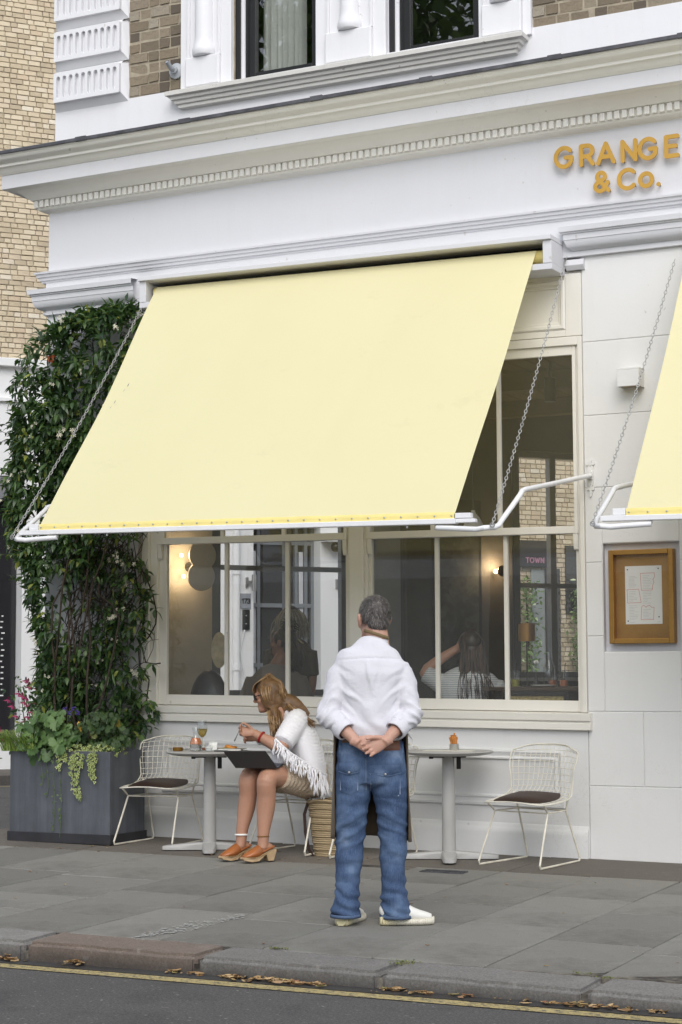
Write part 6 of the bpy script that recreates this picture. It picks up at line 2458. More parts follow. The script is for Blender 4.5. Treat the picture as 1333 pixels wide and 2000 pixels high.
# folds running from the shoulder blades to the waist and out of the armholes
def ridge(v, w):
    return np.maximum(0, 1 - np.abs(v) / w)
fold = np.zeros(len(V))
fold += .012 * ridge(xx + .004 + .015 * np.sin(zz * 20), .016) * np.clip((1.385 - zz) * 12, 0, 1) * np.clip((zz - 1.18) * 6, 0, 1)
fold -= .008 * ridge(xx - .020 + .02 * np.sin(zz * 17 + 1), .014) * np.clip((1.38 - zz) * 10, 0, 1) * np.clip((zz - 1.2) * 6, 0, 1)
for sx_ in (-1, 1):
    for k, (a, b0, amp) in enumerate(((.55, 1.31, .010), (.9, 1.25, .009), (1.3, 1.18, .008), (.35, 1.12, .008), (1.7, 1.10, .007))):
        ln = zz - (b0 - a * (.17 - sx_ * xx))
        fold += .62 * amp * (.5 + 1.0 * vnoise(np.c_[xx * 6, yy * 0 + k, zz * 6])) * ridge(ln + .012 * np.sin(xx * 40 + k), .020) * np.clip((sx_ * xx - .02) * 12, 0, 1) * np.clip((.19 - sx_ * xx) * 30, 0, 1)
        fold -= .38 * amp * (.5 + 1.0 * vnoise(np.c_[xx * 6, yy * 0 + k, zz * 6])) * ridge(ln - .030, .018) * np.clip((sx_ * xx - .03) * 12, 0, 1) * np.clip((.19 - sx_ * xx) * 30, 0, 1)
blouse = .010 * np.exp(-((zz - 1.035) / .03) ** 2) * (.5 + .5 * np.sin(xx * 60 + 2 * np.sin(zz * 30))) + .006 * np.sin(xx * 45 + zz * 25) * np.exp(-((zz - 1.09) / .06) ** 2)
disp += (fold * 1.5 + blouse * 1.0) * back * np.clip((.195 - np.abs(xx)) / .03, 0, 1)
# yoke seam
disp -= .006 * ridge(zz - (1.385 - .30 * xx * xx), .006) * back
# sleeve creases
arm = np.clip((np.abs(xx) - .165) / .03, 0, 1) * np.clip((1.33 - zz) / .06, 0, 1)
sl = np.sin((zz * 1.0 + np.abs(xx) * .9) * 105 + 6 * vnoise(np.c_[xx * 9, yy * 9, zz * 6]))
disp += arm * .0065 * np.maximum(sl, -.4) * np.clip(1.1 - np.abs(zz - 1.10) / .20, 0, 1)
disp += .005 * vnoise(np.c_[xx * 8 + 3, yy * 8, zz * 16]) * (zz > .99)
V = V + N * disp[:, None]
def shirt_mat():
    t = NT('white_cotton_shirt')
    c = t.mix(t.noise(3, 4), (.60, .595, .635), (.65, .645, .685))
    w1 = t.noise(13, 3, .5, stretch=(1.5, 1, .55))
    w2 = t.noise(26, 3, .55, stretch=(.7, 1, 1.6))
    cr = t.ramp(t.mix(.4, w1, w2), [(.38, (0, 0, 0)), (.5, (.8, .8, .8)), (.62, (.3, .3, .3))])
    t.bsdf(c, .9, 0, cr, dist=.005, strength=.3, Sheen_Weight=.1, Specular_IOR_Level=.2)
    return t.m
shirt_m = shirt_mat()
shirt = skin_obj('shirt', V, F, shirt_m, man)
col_ = MB()
rows = []
for dz, dr in ((-.006, .004), (.012, .002), (.024, .0), (.024, -.005), (.0, -.006)):
    rows.append([(.020 + (.069 + dr) * math.cos(a), .004 + (.066 + dr) * math.sin(a), 1.470 + dz + .012 * math.sin(a)) for a in [2 * math.pi * i / 32 for i in range(33)]])
col_.grid(rows)
col_.build('collar', shirt_m, shirt, smooth='all')
for E_, W_ in ((EL, WL), (ER, WR)):
    d = (W_ - E_).normalized()
    c0 = E_.lerp(W_, .40)
    s_, u_ = d.orthogonal().normalized(), d.cross(d.orthogonal().normalized())
    m = MB()
    rows = []
    for t, r_ in ((0, .050), (.012, .0565), (.035, .057), (.058, .0565), (.064, .053), (.060, .046)):
        rows.append([c0 + d * t + (s_ * math.cos(a) + u_ * math.sin(a)) * (r_ + .0016 * math.sin(a * 5 + t * 90)) for a in [2 * math.pi * i / 24 for i in range(25)]])
    m.grid(rows)
    m.build('cuff', shirt_m, shirt, smooth='all')

# jeans
jm = MB()
ring_tube(jm, spline([(-.004, 0, .985, .160, .108), (-.004, 0, .93, .170, .116), (-.002, -.002, .86, .184, .124), (0, -.002, .79, .190, .126), (.0, .0, .74, .178, .118)], 4), 28)
for s in (-1, 1):
    jm.ball((s * .082 - .004, -.050, .835), .088, 16, 10, 1, .9, 1.1)
legL = [(-.092, .0, .80, .098, .112), (-.099, .0, .70, .094, .106), (-.107, .0, .58, .087, .094), (-.114, .008, .46, .079, .084), (-.122, .0, .32, .071, .078), (-.130, -.008, .18, .069, .078), (-.138, -.012, .09, .075, .084), (-.140, -.014, .052, .078, .087)]
legR = [(.092, .0, .80, .098, .112), (.099, .005, .70, .094, .106), (.105, .010, .58, .085, .094), (.111, .015, .46, .077, .085), (.109, .008, .32, .069, .080), (.111, .0, .18, .071, .083), (.120, -.004, .09, .080, .085), (.123, -.004, .045, .084, .087)]
for L in (legL, legR):
    ring_tube(jm, spline(L, 5), 20)
V, F = fuse(jm, .0068, 3)
N = normals(V, F)
xx, yy, zz = V[:, 0], V[:, 1], V[:, 2]
q1 = vnoise(np.c_[xx * 9, yy * 9, zz * 26])
q2 = vnoise(np.c_[xx * 7 + 5, yy * 7, zz * 13 + 3])
hemw = np.exp(-((zz - .12) / .10) ** 2)
kneew = np.exp(-((zz - .50) / .14) ** 2)
leg_c = np.where(xx < 0, -.118, .112)
diag = np.sin((zz + .55 * np.sign(xx) * (xx - leg_c)) * 84 + 4 * q2)
disp = .004 * q2 + .0075 * hemw * np.sin(zz * 118 + 5 * q2 + 3 * (xx - leg_c) / .07) * .8 + .005 * kneew * np.maximum(diag, -.2) + .006 * q1
seat = np.clip(-yy * 10 - .2, 0, 1) * np.clip((zz - .62) * 8, 0, 1)
disp += seat * (-.010 * ridge(xx + .030, .010) * (zz > .70) + .006 * ridge(zz - (.665 + .25 * np.abs(xx + .03)), .012) - .006 * ridge(zz - (.64 + .25 * np.abs(xx + .03)), .014))
V = V + N * disp[:, None]
den = denim()
jeans = skin_obj('jeans', V, F, den, man)
jb = bvh_of(V, F)
st_m = plain('pale_denim_thread', (.30, .36, .46), .9)
den2 = plain('worn_denim_edge', (.075, .115, .20), .9, var=.3, scale=30, bump=.001, bscale=200)
for x0, x1, z0, z1 in ((-.168, -.070, .690, .80), (-.012, .150, .668, .79)):
    def shp(u, v, x, z, x0=x0, x1=x1):
        return x + (.5 - u) * .015 * (1 - v), z - (.010 * (1 - abs(2 * u - 1)) if v < .01 else 0)
    pk = drape(jb, x0, x1, z0, z1, 12, 12, .0055, shp).build('pocket', den, jeans, smooth='all')
    def shf(u, v, x, z):
        return x, z - (.016 * (1 - abs(2 * u - 1)) * (1 - v))
    drape(jb, x0 - .006, x1 + .006, z1 - .002, z1 + .042, 12, 5, .007, shf).build('pocket_flap', den, jeans, smooth='all')
    def shl(u, v, x, z):
        return x, z - (.016 * (1 - abs(2 * u - 1)))
    drape(jb, x0 - .005, x1 + .005, z1 - .0045, z1 + .0015, 14, 2, .0095, shl).build('flap_edge', den2, jeans, smooth='all')
    h = jb.ray_cast(Vector(((x0 + x1) / 2, -2, z1 - .004)), Vector((0, 1, 0)))
    if h[0]:
        MB().ball(h[0] + Vector((0, -.012, -.002)), .007, 8, 6).build('flap_button', M['steel'], jeans, smooth=True)
    m = drape(jb, x0 + .003, x0 + .0085, z0 + .01, z1, 1, 14, .0062)
    m2 = drape(jb, x1 - .0085, x1 - .003, z0 + .01, z1, 1, 14, .0062)
    m.add(m2.v, m2.f)
    m3 = drape(jb, x0 + .010, x1 - .010, z0 + .001, z0 + .0065, 14, 1, .0062)
    m.add(m3.v, m3.f)
    m.build('pocket_stitching', st_m, jeans, smooth='all')
drape(jb, -.033, -.0295, .70, .93, 1, 22, .004).build('seat_seam', st_m, jeans, smooth='all')
drape(jb, .060, .148, .905, .952, 8, 5, .006).build('leather_patch', plain('brown_leather_patch', (.13, .052, .028), .55, var=.2), jeans, smooth='all')
for x0 in (.160, -.165):
    drape(jb, x0 - .006, x0 + .006, .885, .985, 2, 8, .008).build('belt_loop', den, jeans, smooth='all')
for L, nm in ((legL, 'hem'), (legR, 'hem')):
    b = L[-1]
    rows = []
    for dz, dr in ((-.010, -.001), (-.012, .003), (.004, .003), (.006, .0)):
        rows.append([(b[0] + (b[3] + dr) * math.cos(a), b[1] + (b[4] + dr) * math.sin(a), b[2] + dz) for a in [2 * math.pi * i / 28 for i in range(29)]])
    MB().grid(rows).build('hem', den2, jeans, smooth='all')
# the apron: waist ties behind, skirt round the front and sides
ap_m = fabric_mat('olive_brown_canvas', (.085, .062, .040), .12, 260, .0012)
rows = []
for i in range(19):
    z = 1.0 - .555 * i / 18
    row = []
    for j in range(41):
        a = R(197 - 214 * j / 40)
        fl2 = .006 * math.sin(j * .9 + i * .3) * (i / 18)
        rx, ry = .194 + .012 * i / 18, .150 + .018 * i / 18
        row.append((-.004 + (rx + fl2) * math.cos(a), .004 + (ry + fl2) * math.sin(a), z - .018 * max(0, math.cos(a)) * (i / 18)))
    rows.append(row)
apron = MB().grid(rows).build('apron', ap_m, man, smooth='all', solid=.004)
drape(jb, -.155, .02, .945, .985, 16, 4, .010).build('apron_tie', plain('brown_canvas_tie', (.105, .062, .032), .85, var=.25), apron, smooth='all')
drape(jb, .0, .16, .952, .982, 14, 3, .008).build('apron_tie', plain('dark_canvas_tie', (.09, .07, .04), .85, var=.25), apron, smooth='all')
m = MB()
for wdt in (-.012, 0, .012):
    pass
rows = []
for dz, dr in ((-.009, .001), (-.006, .005), (.009, .004), (.010, .0)):
    rows.append([(.028 + (.0625 + dr) * math.cos(a), .000 + (.062 + dr) * math.sin(a), 1.512 + dz - .020 * math.cos(a) - .012 * math.sin(a) * 0) for a in [2 * math.pi * i / 32 for i in range(33)]])
MB().grid(rows).build('neck_strap', plain('olive_strap', (.16, .115, .055), .8), apron, smooth='all')
m = MB().tube([(.19, .02, .99), (.212, -.012, .965), (.222, -.015, .935), (.205, -.02, .92)], .0035, 6)
m.build('apron_string', M['paper'], apron)
# hair: a close grey cap with short strands
hh_ = MB()
def ell2(h, c, r, n=20, q=14):
    n0 = len(h.v)
    h.ball((0, 0, 0), 1, n, q)
    for i in range(n0, len(h.v)):
        x, y, z = h.v[i]
        h.v[i] = (c[0] + x * r[0], c[1] + y * r[1], c[2] + z * r[2])
ell2(hh_, (0, -.022, .143), (.0785, .096, .088))
ell2(hh_, (0, -.060, .085), (.060, .046, .050))
ell2(hh_, (.060, -.030, .125), (.020, .050, .040))
ell2(hh_, (-.060, -.030, .125), (.020, .050, .040))
hh_.xform(hm @ Matrix.Scale(1.03, 4))
V, F = fuse(hh_, .006, 2)
N = normals(V, F)
grey = hair_mat('salt_and_pepper_hair', [(0, (.022, .018, .016)), (.4, (.060, .052, .047)), (.75, (.16, .145, .135)), (1, (.36, .34, .32))], .5)
capm = MB()
capm.v, capm.f, capm.mi = [tuple(v) for v in V], F, [0] * len(F)
hair = skin_obj('hair', V + N * (.003 * vnoise(V * 90))[:, None], F, plain('grey_hair_base', (.075, .066, .060), .6, var=.5, scale=45), man)
stm = MB()
hc = hm @ Vector((0, -.022, .15))
for k in RNG.choice(len(V), min(len(V), 3200), replace=False):
    p, n = Vector(V[k]), Vector(N[k])
    crown = hm @ Vector((.01, -.06, .215))
    flow = (p - crown)
    flow = (flow - n * flow.dot(n))
    flow = flow.normalized() if flow.length > 1e-4 else n.orthogonal()
    L = random.uniform(.012, .024) * (.6 if p.z < 1.56 else 1)
    d = (flow * 1.0 + n * random.uniform(.25, .6) + Vector((random.uniform(-.35, .35), random.uniform(-.35, .35), random.uniform(-.2, .2)))).normalized()
    s = d.cross(n).normalized() * .0013
    stm.add([p - s, p + s, p + d * L], [(0, 1, 2)])
o = stm.build('strands', grey, hair)
o['kind'] = 'stuff'
# shoes
white_knit = fabric_mat('white_knit_shoe', (.72, .71, .67), .04, 200, .002)
def sole_mat():
    t = NT('ribbed_cream_sole')
    w = t.n('ShaderNodeTexWave', wave_type='BANDS', bands_direction='X')
    w.inputs['Scale'].default_value = 26
    t.l(t.coord(), w.inputs['Vector'])
    heel = t.n('ShaderNodeSeparateXYZ')
    t.l(t.coord(), heel.inputs[0])
    mr = t.n('ShaderNodeMapRange')
    mr.inputs[1].default_value = -.10
    mr.inputs[2].default_value = -.02
    t.l(heel.outputs[0], mr.inputs[0])
    c = t.mix(mr.outputs[0], (.62, .54, .24), (.70, .67, .56))
    c = t.mix(t.noise(12, 3), c, (.70, .66, .54))
    t.bsdf(c, .5, 0, w.outputs['Fac'], dist=.003)
    return t.m
sole_m = sole_mat()
def shoe(loc, rz):
    s = bpy.data.objects.new('shoe', None)
    COL.objects.link(s)
    s.parent = man
    s.location = loc
    s.rotation_euler = (0, 0, rz)
    prof = [(-.128, .018, .040), (-.120, .034, .046), (-.09, .041, .044), (-.04, .039, .036), (.02, .043, .032), (.08, .050, .032), (.125, .044, .034), (.15, .028, .037), (.158, .012, .04)]
    m = MB()
    rows = []
    for x, w, h in prof:
        rows.append([(x, 0, .002), (x, -w * .85, .002), (x, -w * 1.04, .014), (x, -w, h), (x, 0, h), (x, w, h), (x, w * 1.04, .014), (x, w * .85, .002), (x, 0, .002)])
    m.grid(rows)
    m.add([rows[0][i] for i in range(8)], [tuple(range(8))])
    m.add([rows[-1][i] for i in range(8)], [tuple(range(8))])
    m.build('sole', sole_m, s, smooth='all', bevel=0)
    m = MB()
    ring_tube(m, spline([(-.112, 0, .050, .026, .022), (-.095, 0, .068, .035, .045), (-.05, 0, .078, .037, .052), (.0, 0, .068, .038, .042), (.06, 0, .052, .042, .030), (.11, 0, .044, .038, .022), (.142, 0, .040, .022, .014)], 3), 16, (0, 1, 0))
    m.build('upper', white_knit, s, smooth='all')
    m = MB()
    for k in range(5):
        x = -.005 + .017 * k
        m.tube([(x, -.022, .104 - .0115 * k), (x + .008, 0, .110 - .0115 * k), (x, .022, .104 - .0115 * k)], .003, 5)
    m.build('laces', white_knit, s)
shoe((.165, -.012, 0), R(6))
shoe((-.118, .055, 0), R(68))

# ------------------------------------------------------------------ the woman on the wire chair
wx, wy = -.40, -.70
woman_m = MB()
WZ = gz(wx, wy)
hw = Matrix.Translation((-.062, -.012, .985)) @ Matrix.Rotation(R(80), 4, 'Z') @ Matrix.Rotation(R(-13), 4, 'X')
head_shapes(woman_m, hw, .98, True)
ring_tube(woman_m, spline([(.16, .07, .47, .13, .15), (.175, .07, .58, .12, .145), (.17, .06, .72, .095, .125), (.135, .045, .84, .095, .14), (.09, .03, .93, .075, .12), (.05, .01, .98, .05, .055), (-.01, -.005, 1.03, .048, .05)], 3), 18)
NS, NE, NW = Vector((.100, -.125, .925)), Vector((.005, -.265, .742)), Vector((-.175, -.215, .838))
FS, FE, FW = Vector((.045, .175, .925)), Vector((-.05, .165, .755)), Vector((-.165, .015, .800))
for S, E_, W_ in ((NS, NE, NW), (FS, FE, FW)):
    ring_tube(woman_m, spline([(*S, .050, .050), (*S.lerp(E_, .5), .047, .047), (*E_, .043, .043), (*E_.lerp(W_, .3), .044, .042), (*E_.lerp(W_, .75), .034, .032), (*W_, .027, .025)], 3), 12)
hand_shapes(woman_m, NW + (NW - NE).normalized() * .008, (-.95, .10, .12), (-.1, .35, .9), (.75, .75, .8, .85), .92, (.75, .5, -.45))
hand_shapes(woman_m, FW + (FW - FE).normalized() * .008, (-.90, -.25, .10), (-.1, -.45, .85), (.7, .75, .8, .85), .92, (.75, .5, -.4))
KB, AB = Vector((-.085, -.315, .550)), Vector((-.112, -.335, .125))
KA, AA = Vector((-.210, -.215, .556)), Vector((-.262, -.235, .128))
ring_tube(woman_m, spline([(.16, .0, .515, .092, .092), (.06, -.13, .535, .086, .084), (*(KB + Vector((.03, .04, .004))), .072, .070), (*(KB + Vector((-.004, -.012, -.03))), .066, .068), (KB.x - .005, KB.y + .004, .43, .064, .068), (KB.x - .012, KB.y + .012, .33, .061, .068), (AB.x + .004, AB.y + .008, .20, .042, .046), (*AB, .037, .040), (AB.x - .004, AB.y - .002, .085, .036, .044)], 4), 16)
ring_tube(woman_m, spline([(.12, .14, .515, .092, .092), (-.03, .0, .535, .086, .084), (*(KA + Vector((.035, .04, .004))), .070, .068), (*(KA + Vector((-.006, -.012, -.03))), .064, .066), (KA.x - .008, KA.y + .004, .43, .061, .066), (KA.x - .022, KA.y + .010, .33, .058, .065), (AA.x + .006, AA.y + .008, .20, .041, .045), (*AA, .036, .039), (AA.x - .006, AA.y - .002, .085, .035, .043)], 4), 16)
clogs = []
for A_, (hx, hy), (tx_, ty_) in ((AB, (-.055, -.300), (-.232, -.402)), (AA, (-.215, -.195), (-.362, -.300))):
    d = (Vector((tx_, ty_, 0)) - Vector((hx, hy, 0))).normalized()
    clogs.append((Vector((hx, hy, 0)), d))
    h = Vector((hx, hy, .085))
    ring_tube(woman_m, spline([(*(h + d * .005), .026, .024), (*(h + d * .05 + Vector((0, 0, .004))), .034, .036), (*(h + d * .10 + Vector((0, 0, -.020))), .037, .028), (*(h + d * .16 + Vector((0, 0, -.042))), .038, .020)], 3), 12, d.cross(Vector((0, 0, 1))))
V, F = fuse(woman_m, .0058, 3)
woman = skin_obj('person', V, F, skin_mat('tanned_skin', (.42, .235, .155)), None)
woman.location = (wx, wy, WZ)
woman.rotation_euler = (0, 0, YAW)
tag(woman, 'woman in a white fringed shawl eating at the left table with a laptop', 'person')
# skirt
skm = MB()
ring_tube(skm, spline([(.175, .06, .425, .150, .170), (.178, .06, .50, .155, .175), (.178, .06, .60, .135, .165), (.176, .06, .68, .11, .145)], 3), 22)
ring_tube(skm, [(.17, -.01, .505, .110, .108), (.08, -.115, .525, .104, .100), (.000, -.215, .545, .090, .086)], 16)
ring_tube(skm, [(.12, .13, .505, .108, .108), (-.02, .01, .528, .102, .098), (-.11, -.085, .55, .088, .084)], 16)
ring_tube(skm, [(.14, .06, .53, .11, .09), (.03, -.06, .55, .10, .07), (-.06, -.15, .565, .085, .05)], 14)
V, F = fuse(skm, .0085, 3)
N = normals(V, F)
rad = np.sqrt((V[:, 0] - .17) ** 2 + (V[:, 1] - .05) ** 2)
V = V + N * (.0045 * np.sin(rad * 230) + .003 * vnoise(V * 40))[:, None]
def crochet(name, c, hole, sc):
    t = NT(name)
    vo = t.n('ShaderNodeTexVoronoi', feature='F1')
    vo.inputs['Scale'].default_value = sc
    t.l(t.coord(), vo.inputs['Vector'])
    f = t.ramp(vo.outputs['Distance'], [(.18, (0, 0, 0)), (.42, (1, 1, 1))])
    col = t.mix(f, mul(c, .97), t.mix(.55, c, hole))
    t.bsdf(col, .95, 0, f, dist=-.003, strength=.8, Sheen_Weight=.2, Specular_IOR_Level=.15)
    return t.m
skirt = skin_obj('skirt', V, F, crochet('beige_crochet', (.60, .50, .38), (.28, .20, .13), 75), woman)
# shawl
shm = MB()
def tilt_rings(rows, n=26):
    rr = []
    for cx_, cy_, z, rx, ry, sl in rows:
        rr.append([(cx_ + rx * math.cos(a), cy_ + ry * math.sin(a), z - sl * (rx * math.cos(a))) for a in [2 * math.pi * i / n for i in range(n)]])
    vs = [p for r in rr for p in r]
    fs = [(i * n + j, i * n + (j + 1) % n, (i + 1) * n + (j + 1) % n, (i + 1) * n + j) for i in range(len(rr) - 1) for j in range(n)]
    fs += [tuple(range(n - 1, -1, -1)), tuple((len(rr) - 1) * n + j for j in range(n))]
    shm.add(vs, fs)
tilt_rings([(.190, .02, .60, .120, .205, .42), (.180, .02, .67, .128, .215, .42), (.155, .02, .76, .130, .215, .36), (.128, .02, .86, .122, .20, .30), (.108, .02, .92, .105, .175, .25), (.082, .012, .963, .072, .115, .2), (.055, .006, .995, .056, .062, .1)])
ring_tube(shm, spline([(.115, -.06, .935, .07, .07), (.098, -.135, .90, .078, .08), (.055, -.205, .83, .080, .080), (.020, -.25, .775, .074, .074)], 3), 16)
ring_tube(shm, spline([(.06, .10, .93, .06, .06), (.035, .17, .89, .07, .07), (-.01, .17, .80, .07, .07)], 3), 14)
V, F = fuse(shm, .0085, 3)
N = normals(V, F)
d_ = V[:, 0] * .55 - V[:, 1] * .3 + V[:, 2]
V = V + N * (.0022 * np.sin(d_ * 330) + .006 * vnoise(np.c_[V[:, 0] * 8, V[:, 1] * 8, V[:, 2] * 5]))[:, None]
knit = fabric_mat('white_knit', (.78, .77, .79), .03, 220, .003)
shawl = skin_obj('shawl', V, F, knit, woman)
wb = bvh_of(V, F)
hem_pts = [(-.03, -.285, .800), (-.005, -.305, .775), (.02, -.315, .750), (.045, -.30, .728), (.07, -.285, .705), (.10, -.265, .685), (.13, -.245, .665), (.16, -.23, .645), (.19, -.215, .625), (.22, -.20, .605), (.235, -.18, .590), (.26, -.15, .575), (.28, -.11, .562), (.298, -.06, .552), (.308, .0, .545)]
fr_ = MB()
edge = MB()
sp_ = spline(hem_pts, 4)
edge.tube([(p[0], p[1] - .006, p[2] + .004) for p in sp_], .0085, 6)
for k in range(0, len(sp_) - 1, 2):
    for q in range(2):
        p = Vector(sp_[k]) + Vector((random.uniform(-.006, .006), -.006, .0))
        L = random.uniform(.13, .19) if k > 34 else random.uniform(.07, .12)
        sw_ = random.uniform(-.018, .022)
        pts = [p]
        for i in range(1, 7):
            t = i / 6
            x = p.x + sw_ * t + .006 * math.sin(t * 7 + k)
            z = p.z - L * t
            y = p.y - .020 * math.sin(t * 2.2) + .01 * t
            pts.append(Vector((x, y, z)))
        for qv in pts:                      # lies on the lap and thigh instead of cutting through
            if qv.x < .16 and qv.z < .60:
                qv.y = min(qv.y, -.25 - .05 * (qv.x < .1))
        fr_.tube(pts, [.0058, .0052, .0062, .0050, .0058, .0050, .0022], 5)
edge.build('shawl_edge', knit, shawl, smooth='all')
o = fr_.build('fringe', knit, shawl, smooth='all')
o['kind'] = 'stuff'
m = MB()      # the shawl's front end gathered on the lap
ring_tube(m, spline([(-.02, -.12, .74, .05, .06), (-.01, -.15, .68, .055, .065), (.02, -.16, .635, .06, .06)], 3), 12)
m.build('shawl_end', knit, shawl, smooth='all')
# hair: long strawberry blonde strands over the skull
wh = MB()
def hp(p):
    return hw @ (Vector(p) * .98)
ell2(wh, (0, -.020, .142), (.0805, .098, .092))
ell2(wh, (0, -.055, .075), (.066, .055, .085))
ell2(wh, (.070, -.005, .09), (.020, .055, .075))
ell2(wh, (-.070, -.005, .09), (.020, .055, .075))
wh.xform(hw @ Matrix.Scale(.98, 4))
for s_ in (1, -1):            # body of the hair in front of the shoulder and behind it
    ring_tube(wh, spline([(*hp((s_ * .070, -.015, .06)), .035, .045), (-.045, -.085 * s_ + .01, .98, .030, .042), (-.030, -.110 * s_ + .01, .91, .022, .036), (-.022, -.125 * s_ + .01, .84, .010, .018)], 3), 12)
ring_tube(wh, spline([(*hp((.02, -.08, .06)), .05, .06), (.050, -.02, 1.02, .045, .085), (.090, -.03, .972, .030, .090), (.130, -.03, .945, .016, .080), (.165, -.03, .920, .008, .06)], 3), 14, (0, 1, 0))
V, F = fuse(wh, .007, 2)
hairw = hair_mat('strawberry_blonde_hair', [(0, (.10, .050, .021)), (.35, (.23, .122, .047)), (.7, (.38, .23, .10)), (1, (.54, .37, .20))], .38)
base = skin_obj('hair', V, F, plain('blonde_hair_base', (.15, .080, .032), .5, var=.4, scale=40), woman)
st2 = MB()
crown = hp((0, -.03, .238))
for k in range(850):
    f = random.random()
    jit = lambda a: Vector((random.gauss(0, a), random.gauss(0, a), random.gauss(0, a)))
    if f < .46:        # curtain on the near side falling in front of the shoulder
        u = random.random()
        a = hp((.074 + .004 * u, .030 - .075 * u, .165))
        b = hp((.083, .030 - .085 * u, .085))
        c = Vector((-.075 + .075 * u, -.100 - .03 * random.random(), .945 - .02 * u))
        e = Vector((-.055 + .060 * u, -.13 - .03 * random.random(), .80 + .09 * random.random()))
        pts = [crown + jit(.010), a + jit(.006), b + jit(.008), c + jit(.010), e + jit(.010)]
    elif f < .84:      # back of the head, sliding over the shoulder
        u = random.random()
        a = hp((.060 - .10 * u, -.085 - .02 * u, .175))
        b = hp((.060 - .10 * u, -.105, .085))
        c = Vector((.055 + .03 * u, -.085 + .16 * u, 1.005))
        e = Vector((.100 + .05 * random.random(), -.115 + .16 * u, .962))
        g_ = Vector((.155 + .07 * random.random(), -.12 + .18 * u, .905 - .03 * random.random()))
        pts = [crown + jit(.010), a + jit(.006), b + jit(.008), c + jit(.010), e + jit(.010), g_ + jit(.014)]
    elif f < .92:      # far side
        u = random.random()
        pts = [crown + jit(.01), hp((-.078, .03 - .08 * u, .165)), hp((-.085, .02 - .06 * u, .07)), Vector((-.06 + .05 * u, .12, .93)), Vector((-.04, .13, .82))]
    else:              # fringe across the forehead
        u = random.uniform(-1, 1)
        pts = [crown + jit(.012), hp((u * .040, .060, .215)), hp((u * .058, .092, .175)), hp((u * .064, .100 - .014 * abs(u), .142))]
    sp3 = spline([tuple(p) for p in pts], 3)
    n_ = len(sp3)
    st2.tube(sp3, [.0014 + .0016 * math.sin(math.pi * min(1, i / n_ * 1.1)) if i < n_ - 1 else .0008 for i in range(n_)], 4)
o = st2.build('strands', hairw, base, smooth='all')
o['kind'] = 'stuff'
# dark glasses
gm = MB()
for s in (-1, 1):
    c = hp((s * .032, .098, .117))
    ax1, ax2 = (hw.to_3x3() @ Vector((1, -.25 * s, 0))).normalized(), (hw.to_3x3() @ Vector((0, 0, 1))).normalized()
    gm.tube([c + ax1 * (.026 * math.cos(a)) + ax2 * (.022 * math.sin(a)) for a in [2 * math.pi * i / 14 for i in range(14)]], .0036, 6, closed=True)
    gm.tube([hp((s * .056, .090, .122)), hp((s * .074, .05, .124)), hp((s * .080, -.005, .120))], .0034, 5)
gm.tube([hp((-.008, .105, .120)), hp((.008, .105, .120))], .003, 5)
spec = gm.build('glasses', M['black'], woman, smooth=True)
m = MB()
for s in (-1, 1):
    c = hp((s * .032, .0985, .117))
    ax1, ax2 = (hw.to_3x3() @ Vector((1, -.25 * s, 0))).normalized(), (hw.to_3x3() @ Vector((0, 0, 1))).normalized()
    n0 = len(m.v)
    m.add([c + ax1 * (.025 * math.cos(a)) + ax2 * (.021 * math.sin(a)) for a in [2 * math.pi * i / 14 for i in range(14)]], [tuple(range(14))])
m.build('lens', plain('dark_lens', (.04, .03, .028), .08), spec)
# bracelets, watch, ring, anklets, necklace
def bangle(name, p, d, r_, t, mat):
    d = Vector(d).normalized()
    s_ = d.orthogonal().normalized()
    u_ = d.cross(s_)
    return MB().tube([Vector(p) + (s_ * math.cos(a) + u_ * math.sin(a)) * r_ for a in [2 * math.pi * i / 20 for i in range(20)]], t, 6, closed=True).build(name, mat, woman, smooth=True)
bangle('red_bracelet', NE.lerp(NW, .74), NW - NE, .037, .0075, plain('red_beads', (.30, .012, .008), .45))
bangle('watch_strap', FE.lerp(FW, .80), FW - FE, .034, .0085, M['steel'])
bangle('anklet', AB + Vector((0, 0, .035)), (0, .1, 1), .041, .003, M['brass'])
bangle('anklet', AA + Vector((0, 0, .035)), (0, .1, 1), .041, .0065, M['paper'])
bangle('finger_ring', NW + Vector((-.085, .0, .022)), (-.9, .1, -.2), .0105, .003, plain('gold', (.70, .45, .12), .25, .9))
m = MB()
for k in range(24):
    t = k / 23
    p = Vector((-.075 + .15 * t - .02, -.105 + .03 * abs(2 * t - 1), .975 - .12 * math.sin(math.pi * t) * .9))
    m.ball(p, .006, 6, 5)
m.build('bead_necklace', plain('gold_beads', (.55, .36, .12), .3, .7), woman, smooth=True)
